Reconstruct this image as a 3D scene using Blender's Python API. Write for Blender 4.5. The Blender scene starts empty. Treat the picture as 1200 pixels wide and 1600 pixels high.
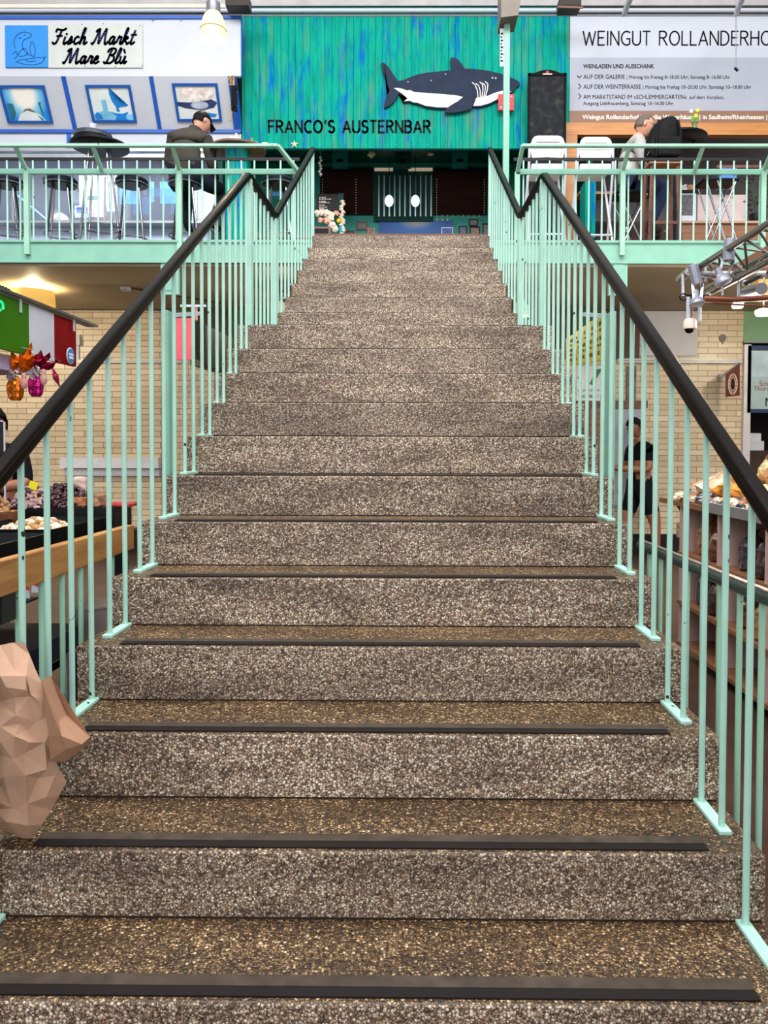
import bpy, bmesh, math, random
from mathutils import Vector, Matrix, noise

random.seed(7)
R = random.random
U = random.uniform
PI = math.pi
scene = bpy.context.scene
COL = scene.collection

# ------------------------------------------------------------------ camera
F, PITCH, YAW, ROLL = 1200.0, -0.0289, -0.00717, 0.00333
CAM = Vector((0.10185, -1.32636, 1.38274))
PX, PY = 633.33, 734.90                                   # principal point in the 1200 x 1600 frame
cp, sp, cy_, sy_, cr, sr = math.cos(PITCH), math.sin(PITCH), math.cos(YAW), math.sin(YAW), math.cos(ROLL), math.sin(ROLL)
R0 = Vector((cy_, -sy_, 0)); F0 = Vector((sy_, cy_, 0))
FWD = F0 * cp + Vector((0, 0, sp)); U0 = F0 * -sp + Vector((0, 0, cp))
RIGHT = R0 * cr + U0 * sr; UP = R0 * -sr + U0 * cr
cam_data = bpy.data.cameras.new('camera')
cam = bpy.data.objects.new('camera', cam_data); COL.objects.link(cam)
cam.matrix_world = Matrix(((RIGHT.x, UP.x, -FWD.x, CAM.x), (RIGHT.y, UP.y, -FWD.y, CAM.y), (RIGHT.z, UP.z, -FWD.z, CAM.z), (0, 0, 0, 1)))
cam_data.sensor_fit = 'VERTICAL'; cam_data.sensor_height = 36; cam_data.sensor_width = 27
cam_data.lens = F / 1600 * 36
cam_data.shift_x = (600 - PX) / 1600; cam_data.shift_y = (PY - 800) / 1600
cam_data.clip_end = 200
scene.camera = cam

def ray(px, py):
    return FWD + RIGHT * ((px - PX) / F) - UP * ((py - PY) / F)
def at(px, py, Y):
    d = ray(px, py); return CAM + d * ((Y - CAM.y) / d.y)
def atz(px, py, Z):
    d = ray(px, py); return CAM + d * ((Z - CAM.z) / d.z)
def atx(px, py, X):
    d = ray(px, py); return CAM + d * ((X - CAM.x) / d.x)

# ------------------------------------------------------------------ light
SKY = 0.8
world = bpy.data.worlds.new('sky'); scene.world = world; world.use_nodes = True
wn, wl = world.node_tree.nodes, world.node_tree.links
bg = wn['Background']
tc = wn.new('ShaderNodeTexCoord'); sx = wn.new('ShaderNodeSeparateXYZ'); wr = wn.new('ShaderNodeValToRGB')
wl.new(tc.outputs['Generated'], sx.inputs[0]); wl.new(sx.outputs['Z'], wr.inputs[0]); wl.new(wr.outputs[0], bg.inputs[0])
wr.color_ramp.elements[0].position = 0.0; wr.color_ramp.elements[0].color = (0.55, 0.57, 0.6, 1)
wr.color_ramp.elements[1].position = 0.7; wr.color_ramp.elements[1].color = (0.93, 0.97, 1.0, 1)
bg.inputs[1].default_value = SKY

def area(name, loc, target, sx_, sy_, power, col=(1, 1, 1)):
    d = bpy.data.lights.new(name, 'AREA'); d.shape = 'RECTANGLE'; d.size = sx_; d.size_y = sy_; d.energy = power; d.color = col
    o = bpy.data.objects.new(name, d); COL.objects.link(o); o.location = loc
    o.rotation_euler = (Vector(target) - Vector(loc)).to_track_quat('-Z', 'Y').to_euler()
    return o
# the hall's tall window front behind the photographer and the glazed roof strip over the gallery
area('window_front_light', (0, -11, 5.0), (0, 4, 2.2), 14, 7, 850, (1.0, 0.985, 0.96))
area('roof_glazing_light', (0, 1.2, 9.0), (0, 3.4, 2.6), 12, 3.5, 1120, (1.0, 0.985, 0.96))

vs = scene.view_settings
vs.view_transform = 'Standard'; vs.look = 'None'; vs.gamma = 1; vs.use_curve_mapping = False
vs.exposure = 0.24

# ------------------------------------------------------------------ materials
def lin(r, g=None, b=None):
    if g is None: r, g, b = r
    f = lambda v: (v / 255 / 12.92) if v / 255 <= 0.04045 else ((v / 255 + 0.055) / 1.055) ** 2.4
    return (f(r), f(g), f(b), 1)

MATS = {}
def new_mat(name):
    m = bpy.data.materials.new(name); m.use_nodes = True
    nt = m.node_tree; b = nt.nodes['Principled BSDF']
    return m, nt.nodes, nt.links, b

def M(name, rgb, rough=0.5, metal=0.0, var=0.08, vscale=6.0, bump=0.0, bscale=60.0, emit=0.0, trans=0.0, alpha=1.0, coat=0.0):
    if name in MATS: return MATS[name]
    m, N, L, b = new_mat(name)
    col = lin(rgb)
    b.inputs['Roughness'].default_value = rough; b.inputs['Metallic'].default_value = metal
    b.inputs['Coat Weight'].default_value = coat
    if max(rgb) < 80 and metal == 0 and coat == 0: b.inputs['Specular IOR Level'].default_value = 0.14
    t = N.new('ShaderNodeTexCoord')
    if var > 0:
        n = N.new('ShaderNodeTexNoise'); n.inputs['Scale'].default_value = vscale; n.inputs['Detail'].default_value = 5
        L.new(t.outputs['Object'], n.inputs['Vector'])
        r = N.new('ShaderNodeValToRGB'); r.color_ramp.elements[0].position = 0.3; r.color_ramp.elements[1].position = 0.7
        r.color_ramp.elements[0].color = tuple(c * (1 - var * 1.6) for c in col[:3]) + (1,)
        r.color_ramp.elements[1].color = tuple(min(1, c * (1 + var)) for c in col[:3]) + (1,)
        L.new(n.outputs['Fac'], r.inputs[0]); L.new(r.outputs[0], b.inputs['Base Color'])
    else:
        b.inputs['Base Color'].default_value = col
    if bump > 0:
        n2 = N.new('ShaderNodeTexNoise'); n2.inputs['Scale'].default_value = bscale; n2.inputs['Detail'].default_value = 4
        L.new(t.outputs['Object'], n2.inputs['Vector'])
        bp = N.new('ShaderNodeBump'); bp.inputs['Strength'].default_value = bump; bp.inputs['Distance'].default_value = 0.01
        L.new(n2.outputs['Fac'], bp.inputs['Height']); L.new(bp.outputs[0], b.inputs['Normal'])
    if emit > 0:
        b.inputs['Emission Color'].default_value = col; b.inputs['Emission Strength'].default_value = emit
    if trans > 0:
        b.inputs['Transmission Weight'].default_value = trans; b.inputs['IOR'].default_value = 1.3
    if alpha < 1: b.inputs['Alpha'].default_value = alpha
    MATS[name] = m
    return m

def ramp(N, stops, interp='LINEAR'):
    r = N.new('ShaderNodeValToRGB'); cr_ = r.color_ramp; cr_.interpolation = interp
    while len(cr_.elements) < len(stops): cr_.elements.new(0.5)
    for e, (p, c) in zip(cr_.elements, stops):
        e.position = p; e.color = c if len(c) == 4 else lin(c)
    return r
def mixc(N, L, a, b, fac, mode='MIX'):
    x = N.new('ShaderNodeMix'); x.data_type = 'RGBA'; x.blend_type = mode
    for s, v in ((6, a), (7, b), (0, fac)):
        if hasattr(v, 'is_linked'): L.new(v, x.inputs[s])
        else: x.inputs[s].default_value = v
    return x.outputs[2]
def mapping(N, L, scale, loc=(0, 0, 0)):
    t = N.new('ShaderNodeTexCoord'); mp = N.new('ShaderNodeMapping'); mp.inputs['Scale'].default_value = scale; mp.inputs['Location'].default_value = loc
    L.new(t.outputs['Object'], mp.inputs[0]); return mp.outputs[0]
def tnoise(N, L, vec, scale, detail=4, rough=0.5):
    n = N.new('ShaderNodeTexNoise'); n.inputs['Scale'].default_value = scale; n.inputs['Detail'].default_value = detail; n.inputs['Roughness'].default_value = rough
    L.new(vec, n.inputs['Vector']); return n.outputs['Fac']

def aggregate(name, stops, dirt, dirt_amount, rough=0.55):
    """washed concrete: pebbles of several sizes in a dark matrix, with broad grime"""
    m, N, L, b = new_mat(name)
    v = mapping(N, L, (1, 1, 1))
    def layer(scale, off):
        vo = N.new('ShaderNodeTexVoronoi'); vo.inputs['Scale'].default_value = scale
        mp = mapping(N, L, (1, 1, 1), off); L.new(mp, vo.inputs['Vector'])
        s = N.new('ShaderNodeSeparateColor'); L.new(vo.outputs['Color'], s.inputs[0])
        r = ramp(N, stops); L.new(s.outputs[0], r.inputs[0])
        e = ramp(N, [(0.34, (1, 1, 1, 1)), (0.58, (0.10, 0.075, 0.06, 1))]); L.new(vo.outputs['Distance'], e.inputs[0])
        return mixc(N, L, r.outputs[0], e.outputs[0], 0.85, 'MULTIPLY'), vo.outputs['Distance'], s.outputs[1]
    c1, d1, s1 = layer(135, (0, 0, 0)); c2, d2, s2 = layer(240, (3.1, 1.7, 0.4))
    pick = ramp(N, [(0.50, (0, 0, 0, 1)), (0.60, (1, 1, 1, 1))]); L.new(s1, pick.inputs[0])
    c = mixc(N, L, c1, c2, pick.outputs[0])
    n1 = tnoise(N, L, mapping(N, L, (1.0, 3.0, 5.0)), 2.2, 6, 0.6)
    g1 = ramp(N, [(0.34, dirt), (0.62, (1, 1, 1, 1))]); L.new(n1, g1.inputs[0])
    c = mixc(N, L, c, g1.outputs[0], dirt_amount + 0.1, 'MULTIPLY')
    L.new(c, b.inputs['Base Color']); b.inputs['Roughness'].default_value = rough
    bp = N.new('ShaderNodeBump'); bp.inputs['Strength'].default_value = 0.5; bp.inputs['Distance'].default_value = 0.004; bp.invert = True
    L.new(d1, bp.inputs['Height']); L.new(bp.outputs[0], b.inputs['Normal'])
    MATS[name] = m; return m
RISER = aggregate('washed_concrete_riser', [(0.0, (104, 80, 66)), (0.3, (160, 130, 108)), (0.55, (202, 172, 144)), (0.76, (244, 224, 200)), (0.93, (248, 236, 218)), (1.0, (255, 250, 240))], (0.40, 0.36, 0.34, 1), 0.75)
TREAD = aggregate('washed_concrete_tread', [(0.0, (60, 43, 28)), (0.36, (92, 68, 43)), (0.64, (130, 99, 64)), (0.85, (176, 142, 100)), (0.96, (220, 188, 146)), (1.0, (236, 212, 178))], (0.42, 0.36, 0.3, 1), 0.8, 0.45)  # worn brown; darkened too, standing in for weaker light on the tread tops

def brick_mat(name, c1, c2, mortar):
    m, N, L, b = new_mat(name)
    t = N.new('ShaderNodeTexCoord'); s = N.new('ShaderNodeSeparateXYZ'); cb = N.new('ShaderNodeCombineXYZ')
    L.new(t.outputs['Object'], s.inputs[0])
    a = N.new('ShaderNodeMath'); a.operation = 'ADD'; L.new(s.outputs[0], a.inputs[0]); L.new(s.outputs[1], a.inputs[1])
    L.new(a.outputs[0], cb.inputs[0]); L.new(s.outputs[2], cb.inputs[1])
    br = N.new('ShaderNodeTexBrick'); L.new(cb.outputs[0], br.inputs['Vector'])
    br.inputs['Scale'].default_value = 1; br.inputs['Brick Width'].default_value = 0.25; br.inputs['Row Height'].default_value = 0.0735
    br.inputs['Mortar Size'].default_value = 0.0035; br.inputs['Mortar Smooth'].default_value = 0.2; br.inputs['Bias'].default_value = 0.0
    br.inputs['Color1'].default_value = lin(c1); br.inputs['Color2'].default_value = lin(c2); br.inputs['Mortar'].default_value = lin(mortar)
    n = tnoise(N, L, mapping(N, L, (1, 1, 1)), 1.3, 4)
    g = ramp(N, [(0.3, (0.8, 0.78, 0.74, 1)), (0.65, (1, 1, 1, 1))]); L.new(n, g.inputs[0])
    L.new(mixc(N, L, br.outputs['Color'], g.outputs[0], 0.8, 'MULTIPLY'), b.inputs['Base Color'])
    b.inputs['Roughness'].default_value = 0.35
    bp = N.new('ShaderNodeBump'); bp.inputs['Strength'].default_value = 0.5; bp.inputs['Distance'].default_value = 0.004; bp.invert = True
    L.new(br.outputs['Fac'], bp.inputs['Height']); L.new(bp.outputs[0], b.inputs['Normal'])
    MATS[name] = m; return m
BRICK = brick_mat('cream_glazed_brick', (238, 216, 182), (214, 190, 152), (122, 102, 80))

def mint_mat(name, rgb, chips=True):
    m, N, L, b = new_mat(name)
    v = mapping(N, L, (1, 1, 1))
    n = tnoise(N, L, v, 7, 5)
    c = lin(rgb)
    r = ramp(N, [(0.3, tuple(x * 0.86 for x in c[:3]) + (1,)), (0.7, c)]); L.new(n, r.inputs[0])
    out = r.outputs[0]
    if chips:
        n2 = tnoise(N, L, mapping(N, L, (1, 1, 0.6)), 34, 2, 0.4)
        r2 = ramp(N, [(0.735, (0, 0, 0, 1)), (0.75, (1, 1, 1, 1))]); L.new(n2, r2.inputs[0])
        out = mixc(N, L, out, lin(30, 32, 30), r2.outputs[0])
    L.new(out, b.inputs['Base Color']); b.inputs['Roughness'].default_value = 0.38
    MATS[name] = m; return m
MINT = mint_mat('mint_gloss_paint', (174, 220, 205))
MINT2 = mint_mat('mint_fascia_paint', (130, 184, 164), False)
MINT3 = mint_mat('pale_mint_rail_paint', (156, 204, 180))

def plank_mat(name):
    """turquoise painted boards: groove lines every 11 cm, blue and tan washes along the grain"""
    m, N, L, b = new_mat(name)
    t = N.new('ShaderNodeTexCoord'); s = N.new('ShaderNodeSeparateXYZ'); L.new(t.outputs['Object'], s.inputs[0])
    def mth(op, a, v=None):
        x = N.new('ShaderNodeMath'); x.operation = op
        L.new(a, x.inputs[0])
        if v is not None: x.inputs[1].default_value = v
        return x.outputs[0]
    q = mth('MULTIPLY', s.outputs[0], 1 / 0.0955); fr = mth('FRACT', q); fl = mth('FLOOR', q)
    wn_ = N.new('ShaderNodeTexWhiteNoise'); wn_.noise_dimensions = '1D'; L.new(fl, wn_.inputs['W'])
    off = N.new('ShaderNodeCombineXYZ'); L.new(wn_.outputs['Value'], off.inputs[2])
    def shifted(scale, seed):
        mp = N.new('ShaderNodeMapping'); mp.inputs['Scale'].default_value = scale; mp.inputs['Location'].default_value = (seed, seed * 2, 0)
        ad = N.new('ShaderNodeVectorMath'); ad.operation = 'ADD'; L.new(t.outputs['Object'], ad.inputs[0])
        sc = N.new('ShaderNodeVectorMath'); sc.operation = 'SCALE'; sc.inputs[3].default_value = 1.4
        L.new(off.outputs[0], sc.inputs[0]); L.new(sc.outputs[0], ad.inputs[1]); L.new(ad.outputs[0], mp.inputs[0]); return mp.outputs[0]
    base = ramp(N, [(0.25, (0, 112, 108)), (0.5, (0, 152, 132)), (0.75, (14, 168, 138))]); L.new(tnoise(N, L, shifted((6, 6, 0.9), 1), 2.5, 6, 0.65), base.inputs[0])
    blue = ramp(N, [(0.52, (0, 0, 0, 1)), (0.65, (1, 1, 1, 1))]); L.new(tnoise(N, L, shifted((5, 5, 1.1), 5), 1.5, 5, 0.6), blue.inputs[0])
    tan = ramp(N, [(0.52, (0, 0, 0, 1)), (0.68, (1, 1, 1, 1))]); L.new(tnoise(N, L, shifted((6, 6, 0.8), 11), 1.6, 5, 0.6), tan.inputs[0])
    tint = N.new('ShaderNodeMix'); tint.data_type = 'RGBA'
    c = mixc(N, L, base.outputs[0], lin(0, 84, 186), mth('MULTIPLY', blue.outputs[0], 0.8))
    c = mixc(N, L, c, lin(98, 132, 98), mth('MULTIPLY', tan.outputs[0], 0.5))
    dev = mth('MULTIPLY', mth('ABSOLUTE', mth('SUBTRACT', fr, 0.5)), 2.0)
    gr = ramp(N, [(0.93, (0, 0, 0, 1)), (0.965, (1, 1, 1, 1))]); L.new(dev, gr.inputs[0])
    c = mixc(N, L, c, lin(2, 62, 66), mth('MULTIPLY', gr.outputs[0], 0.8))
    L.new(c, b.inputs['Base Color']); b.inputs['Roughness'].default_value = 0.6; b.inputs['Specular IOR Level'].default_value = 0.06
    bp = N.new('ShaderNodeBump'); bp.inputs['Strength'].default_value = 0.6; bp.inputs['Distance'].default_value = 0.004; bp.invert = True
    L.new(gr.outputs[0], bp.inputs['Height']); L.new(bp.outputs[0], b.inputs['Normal'])
    MATS[name] = m; return m
PLANK = plank_mat('turquoise_board_paint')

def wood_mat(name, dark, light, axis='X', scale=1.0):
    m, N, L, b = new_mat(name)
    sc = {'X': (0.7, 9, 9), 'Y': (9, 0.7, 9), 'Z': (9, 9, 0.7)}[axis]
    n = tnoise(N, L, mapping(N, L, tuple(s * scale for s in sc)), 3.0, 6, 0.6)
    r = ramp(N, [(0.3, dark), (0.7, light)]); L.new(n, r.inputs[0]); L.new(r.outputs[0], b.inputs['Base Color'])
    b.inputs['Roughness'].default_value = 0.45
    if max(light) < 70: b.inputs['Specular IOR Level'].default_value = 0.06
    MATS[name] = m; return m
OAKY = wood_mat('oak_along_stair', (142, 92, 44), (190, 136, 76), 'Y')
OAKX = wood_mat('oak_beam', (176, 108, 48), (206, 142, 76), 'X')
DARKWOOD = wood_mat('dark_brown_wood', (88, 52, 36), (128, 80, 56), 'X')
CABWOOD = wood_mat('cabinet_board', (126, 82, 56), (160, 110, 78), 'X')

HANDRAIL = M('dark_brown_handrail', (13, 7, 5), 0.3, var=0.15); HANDRAIL.node_tree.nodes['Principled BSDF'].inputs['Specular IOR Level'].default_value = 0.05
BLACK = M('black_plastic', (18, 18, 20), 0.4, var=0)
BLACKM = M('black_metal', (24, 25, 28), 0.35, 0.3, var=0)
WHITE = M('white_paint', (192, 196, 207), 0.5, var=0.03, vscale=2)
CREAM = M('cream_paint', (226, 218, 200), 0.55, var=0.05)
GREYP = M('grey_paint', (150, 152, 156), 0.5, var=0.06)
STEEL = M('brushed_steel', (190, 194, 200), 0.3, 0.9, var=0.08)
CHROME = M('chrome_tube', (150, 153, 160), 0.22, 1.0, var=0)
BLUE = M('royal_blue_trim', (18, 84, 178), 0.45, var=0.08)
NAVY = M('navy_lettering', (24, 24, 92), 0.5, var=0)
INK = M('dark_lettering', (10, 13, 17), 0.6, var=0)
LETW = M('white_lettering', (240, 236, 228), 0.6, var=0)
SKIN = M('skin', (206, 150, 124), 0.5, var=0.06, vscale=30)
SKIN2 = M('tanned_skin', (150, 98, 72), 0.5, var=0.06, vscale=30)
LIPS = M('lips', (160, 92, 82), 0.5, var=0)
EYE = M('eye', (30, 26, 24), 0.25, var=0)
RED = M('signal_red', (206, 22, 44), 0.45, var=0.06)

# ------------------------------------------------------------------ mesh builder
WLOC = {}
class MB:
    def __init__(s): s.v = []; s.f = []; s.m = []
    def add(s, vs, fs, mi=0):
        o = len(s.v); s.v += [Vector(v) for v in vs]; s.f += [tuple(i + o for i in f) for f in fs]; s.m += [mi] * len(fs); return s
    def box(s, x0, x1, y0, y1, z0, z1, mi=0, mat=None):
        vs = [Vector((x, y, z)) for z in (z0, z1) for y in (y0, y1) for x in (x0, x1)]
        if mat is not None: vs = [mat @ v for v in vs]
        return s.add(vs, [(0, 2, 3, 1), (4, 5, 7, 6), (0, 1, 5, 4), (2, 6, 7, 3), (0, 4, 6, 2), (1, 3, 7, 5)], mi)
    def cbox(s, c, sx_, sy_, sz_, mi=0, rot=None):
        m = Matrix.Translation(Vector(c))
        if rot is not None: m = m @ rot
        return s.box(-sx_ / 2, sx_ / 2, -sy_ / 2, sy_ / 2, -sz_ / 2, sz_ / 2, mi, m)
    def bar(s, a, b, w, h, up=(0, 0, 1), mi=0):
        a, b = Vector(a), Vector(b); d = (b - a); L_ = d.length; d.normalize()
        u = Vector(up); r = d.cross(u)
        if r.length < 1e-4: r = d.cross(Vector((0, 1, 0)))
        r.normalize(); u = r.cross(d)
        vs = [p + r * (i * w / 2) + u * (j * h / 2) for p in (a, b) for i, j in ((-1, -1), (1, -1), (1, 1), (-1, 1))]
        return s.add(vs, [(0, 1, 2, 3), (7, 6, 5, 4), (0, 4, 5, 1), (1, 5, 6, 2), (2, 6, 7, 3), (3, 7, 4, 0)], mi)
    def tube(s, pts, r, n=10, mi=0, cap=True, rs=None):
        pts = [Vector(p) for p in pts]; k = len(pts); vs = []; fs = []
        prev = None
        for i, p in enumerate(pts):
            t = (pts[min(i + 1, k - 1)] - pts[max(i - 1, 0)]).normalized()
            if prev is None:
                a = Vector((0, 0, 1)) if abs(t.z) < 0.9 else Vector((1, 0, 0)); u = t.cross(a).normalized()
            else:
                u = (prev - t * prev.dot(t)); u = u.normalized() if u.length > 1e-5 else t.orthogonal().normalized()
            prev = u; w = t.cross(u)
            rr = rs[i] if rs else r
            vs += [p + (u * math.cos(2 * PI * j / n) + w * math.sin(2 * PI * j / n)) * rr for j in range(n)]
        for i in range(k - 1):
            fs += [(i * n + j, i * n + (j + 1) % n, (i + 1) * n + (j + 1) % n, (i + 1) * n + j) for j in range(n)]
        if cap: fs += [tuple(range(n - 1, -1, -1)), tuple((k - 1) * n + j for j in range(n))]
        return s.add(vs, fs, mi)
    def sweep(s, pts, prof, mi=0):
        """profile (side, up) along a path that runs mostly in Y/Z"""
        pts = [Vector(p) for p in pts]; k = len(pts); n = len(prof); vs = []; fs = []
        for i, p in enumerate(pts):
            t0 = (pts[i] - pts[max(i - 1, 0)]); t1 = (pts[min(i + 1, k - 1)] - pts[i])
            t = (t0.normalized() + t1.normalized()).normalized()
            side = t.cross(Vector((0, 0, 1))).normalized(); up = side.cross(t)
            ref = (t1 if t1.length > 1e-6 else t0).normalized(); sc = 1 / max(0.5, t.dot(ref))
            vs += [p + side * a + up * (b_ * sc) for a, b_ in prof]
        for i in range(k - 1):
            fs += [(i * n + j, i * n + (j + 1) % n, (i + 1) * n + (j + 1) % n, (i + 1) * n + j) for j in range(n)]
        fs += [tuple(range(n - 1, -1, -1)), tuple((k - 1) * n + j for j in range(n))]
        return s.add(vs, fs, mi)
    def lathe(s, prof, c=(0, 0, 0), n=24, mi=0, axis=None, sx_=1, sy_=1):
        c = Vector(c); q = Vector((0, 0, 1)).rotation_difference(Vector(axis)).to_matrix() if axis else Matrix.Identity(3)
        vs = []; fs = []; k = len(prof)
        for r, z in prof:
            vs += [c + q @ Vector((r * sx_ * math.cos(2 * PI * j / n), r * sy_ * math.sin(2 * PI * j / n), z)) for j in range(n)]
        for i in range(k - 1):
            fs += [(i * n + j, i * n + (j + 1) % n, (i + 1) * n + (j + 1) % n, (i + 1) * n + j) for j in range(n)]
        fs += [tuple(range(n - 1, -1, -1)), tuple((k - 1) * n + j for j in range(n))]
        return s.add(vs, fs, mi)
    def ball(s, c, rx, ry=None, rz=None, nu=10, nv=7, mi=0, rot=None, jit=0.0):
        ry = ry or rx; rz = rz or rx; c = Vector(c); vs = []; fs = []
        for i in range(nv + 1):
            th = PI * i / nv
            for j in range(nu):
                ph = 2 * PI * j / nu
                v = Vector((rx * math.sin(th) * math.cos(ph), ry * math.sin(th) * math.sin(ph), rz * math.cos(th)))
                if jit: v *= 1 + jit * noise.noise(v * (2.2 / max(rx, ry, rz)) + c * 7)
                if rot is not None: v = rot @ v
                vs.append(c + v)
        for i in range(nv):
            fs += [(i * nu + j, (i + 1) * nu + j, (i + 1) * nu + (j + 1) % nu, i * nu + (j + 1) % nu) for j in range(nu)]
        return s.add(vs, fs, mi)
    def prism(s, outline, origin, ux, uy, depth, mi=0):
        """outline of 2-D points in the (ux, uy) frame, extruded by depth along ux x uy"""
        o, ux, uy = Vector(origin), Vector(ux), Vector(uy); nrm = ux.cross(uy).normalized() * depth
        bmx = bmesh.new(); vv = [bmx.verts.new(o + ux * a + uy * b_) for a, b_ in outline]
        f = bmx.faces.new(vv); bmesh.ops.triangulate(bmx, faces=[f]); bmx.verts.index_update()
        tri = [tuple(v.index for v in f.verts) for f in bmx.faces]; base = [v.co.copy() for v in bmx.verts]; bmx.free()
        n = len(base)
        fs = [tuple(reversed(t)) for t in tri] + [tuple(i + n for i in t) for t in tri]
        fs += [(i, (i + 1) % n, (i + 1) % n + n, i + n) for i in range(n)]
        return s.add(base + [b_ + nrm for b_ in base], fs, mi)
    def build(s, name, mats, parent=None, smooth=False, bevel=0.0, seg=2, label=None, ang=40):
        me = bpy.data.meshes.new(name)
        base = WLOC.get(parent.name, Vector((0, 0, 0))) if parent else Vector((0, 0, 0))
        loc = Vector((0, 0, 0))
        if parent is None and s.v:
            xs = [v.x for v in s.v]; ys = [v.y for v in s.v]; zs = [v.z for v in s.v]
            loc = Vector(((min(xs) + max(xs)) / 2, (min(ys) + max(ys)) / 2, min(zs)))
        if getattr(s, 'keep', False): loc = Vector((0, 0, 0))
        me.from_pydata([tuple(v - base - loc) for v in s.v], [], s.f)
        mats = mats if isinstance(mats, (list, tuple)) else [mats]
        for m in mats: me.materials.append(m)
        me.polygons.foreach_set('material_index', s.m)
        bmx = bmesh.new(); bmx.from_mesh(me); bmesh.ops.recalc_face_normals(bmx, faces=bmx.faces); bmx.to_mesh(me); bmx.free()
        if smooth:
            me.polygons.foreach_set('use_smooth', [True] * len(me.polygons))
            try: me.set_sharp_from_angle(angle=math.radians(ang))
            except Exception: pass
        me.update()
        o = bpy.data.objects.new(name, me); COL.objects.link(o); o.location = loc
        if parent: o.parent = parent
        WLOC[o.name] = base if parent else loc
        if bevel > 0:
            md = o.modifiers.new('bevel', 'BEVEL'); md.width = bevel; md.segments = seg; md.limit_method = 'ANGLE'; md.angle_limit = math.radians(35)
        if label: o['label'] = label
        return o

def tag(o, label, cat, group=None, kind=None):
    if label: o['label'] = label
    if cat: o['category'] = cat
    if group: o['group'] = group
    if kind: o['kind'] = kind
    return o
def thing(name, label, cat, loc=(0, 0, 0), group=None):
    o = bpy.data.objects.new(name, None); COL.objects.link(o); o.location = loc; o.empty_display_size = 0.1
    WLOC[o.name] = Vector(loc)
    return tag(o, label, cat, group)
def struct(name, mb, mats, **k):
    o = mb.build(name, mats, **k); o['kind'] = 'structure'; return o
def copy_tree(o, parent=None):
    c = o.copy(); COL.objects.link(c)
    if parent: c.parent = parent
    for ch in list(o.children): copy_tree(ch, c)
    return c
def clone(o, loc, label, rz=0.0, group=None, scale=None):
    c = copy_tree(o); c.location = loc; c.rotation_euler = (0, 0, rz); c['label'] = label
    if group: c['group'] = group
    if scale: c.scale = (scale,) * 3
    return c

# ------------------------------------------------------------------ lettering drawn with strokes
def arc(cx, cy, rx, ry, a0, a1, n=9):
    return [(cx + rx * math.cos(math.radians(a0 + (a1 - a0) * i / n)), cy + ry * math.sin(math.radians(a0 + (a1 - a0) * i / n))) for i in range(n + 1)]
CAPS = {
 'A': (.62, [[(0, 0), (.31, 1), (.62, 0)], [(.11, .32), (.51, .32)]]),
 'B': (.52, [[(0, 0), (0, 1), (.27, 1)] + arc(.27, .77, .2, .23, 90, -90) + [(0, .54)], [(.27, .54)] + arc(.27, .27, .24, .27, 90, -90) + [(0, 0)]]),
 'C': (.56, [[(.54, .9)] + arc(.36, .5, .36, .5, 70, 290, 14) + [(.54, .1)]]),
 'D': (.58, [[(0, 0), (0, 1), (.2, 1)] + arc(.2, .5, .37, .5, 90, -90, 12) + [(0, 0)]]),
 'E': (.46, [[(.45, 1), (0, 1), (0, 0), (.45, 0)], [(0, .53), (.38, .53)]]),
 'F': (.45, [[(.45, 1), (0, 1), (0, 0)], [(0, .52), (.37, .52)]]),
 'G': (.62, [arc(.38, .5, .38, .5, 55, 300, 14) + [(.6, .1), (.6, .46), (.38, .46)]]),
 'H': (.56, [[(0, 0), (0, 1)], [(.56, 0), (.56, 1)], [(0, .52), (.56, .52)]]),
 'I': (.06, [[(.03, 0), (.03, 1)]]),
 'L': (.42, [[(0, 1), (0, 0), (.42, 0)]]),
 'N': (.58, [[(0, 0), (0, 1), (.58, 0), (.58, 1)]]),
 'O': (.7, [arc(.35, .5, .35, .5, 0, 360, 22)]),
 'R': (.54, [[(0, 0), (0, 1), (.26, 1)] + arc(.26, .76, .23, .24, 90, -90) + [(0, .52)], [(.24, .52), (.54, 0)]]),
 'S': (.48, [arc(.25, .76, .23, .24, 40, 180, 8) + arc(.25, .76, .23, .24, 190, 265, 5) + arc(.24, .26, .24, .26, 80, -90, 9) + arc(.24, .26, .24, .26, -95, -150, 4)]),
 'T': (.5, [[(0, 1), (.5, 1)], [(.25, 1), (.25, 0)]]),
 'U': (.56, [[(0, 1), (0, .3)] + arc(.28, .3, .28, .3, 180, 360, 12) + [(.56, 1)]]),
 'W': (.9, [[(0, 1), (.22, 0), (.45, .92), (.68, 0), (.9, 1)]]),
 "'": (.1, [[(.08, 1.02), (.03, .8)]]), ' ': (.3, []),
}
def stroke_path(mb, pts, w, o, ux, uy, depth, mi=0):
    n = Vector(ux).normalized().cross(Vector(uy).normalized()) * depth
    P = [Vector(o) + Vector(ux) * a + Vector(uy) * b for a, b in pts]
    for i in range(len(P) - 1):
        d = P[i + 1] - P[i]
        if d.length < 1e-6: continue
        side = d.normalized().cross(n.normalized()) * (w / 2); e = d.normalized() * (w * 0.32)
        a, b = P[i] - e, P[i + 1] + e
        vs = [a - side, a + side, b + side, b - side]; vs += [v + n for v in vs]
        mb.add(vs, [(0, 1, 2, 3), (7, 6, 5, 4), (0, 4, 5, 1), (1, 5, 6, 2), (2, 6, 7, 3), (3, 7, 4, 0)], mi)
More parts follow.
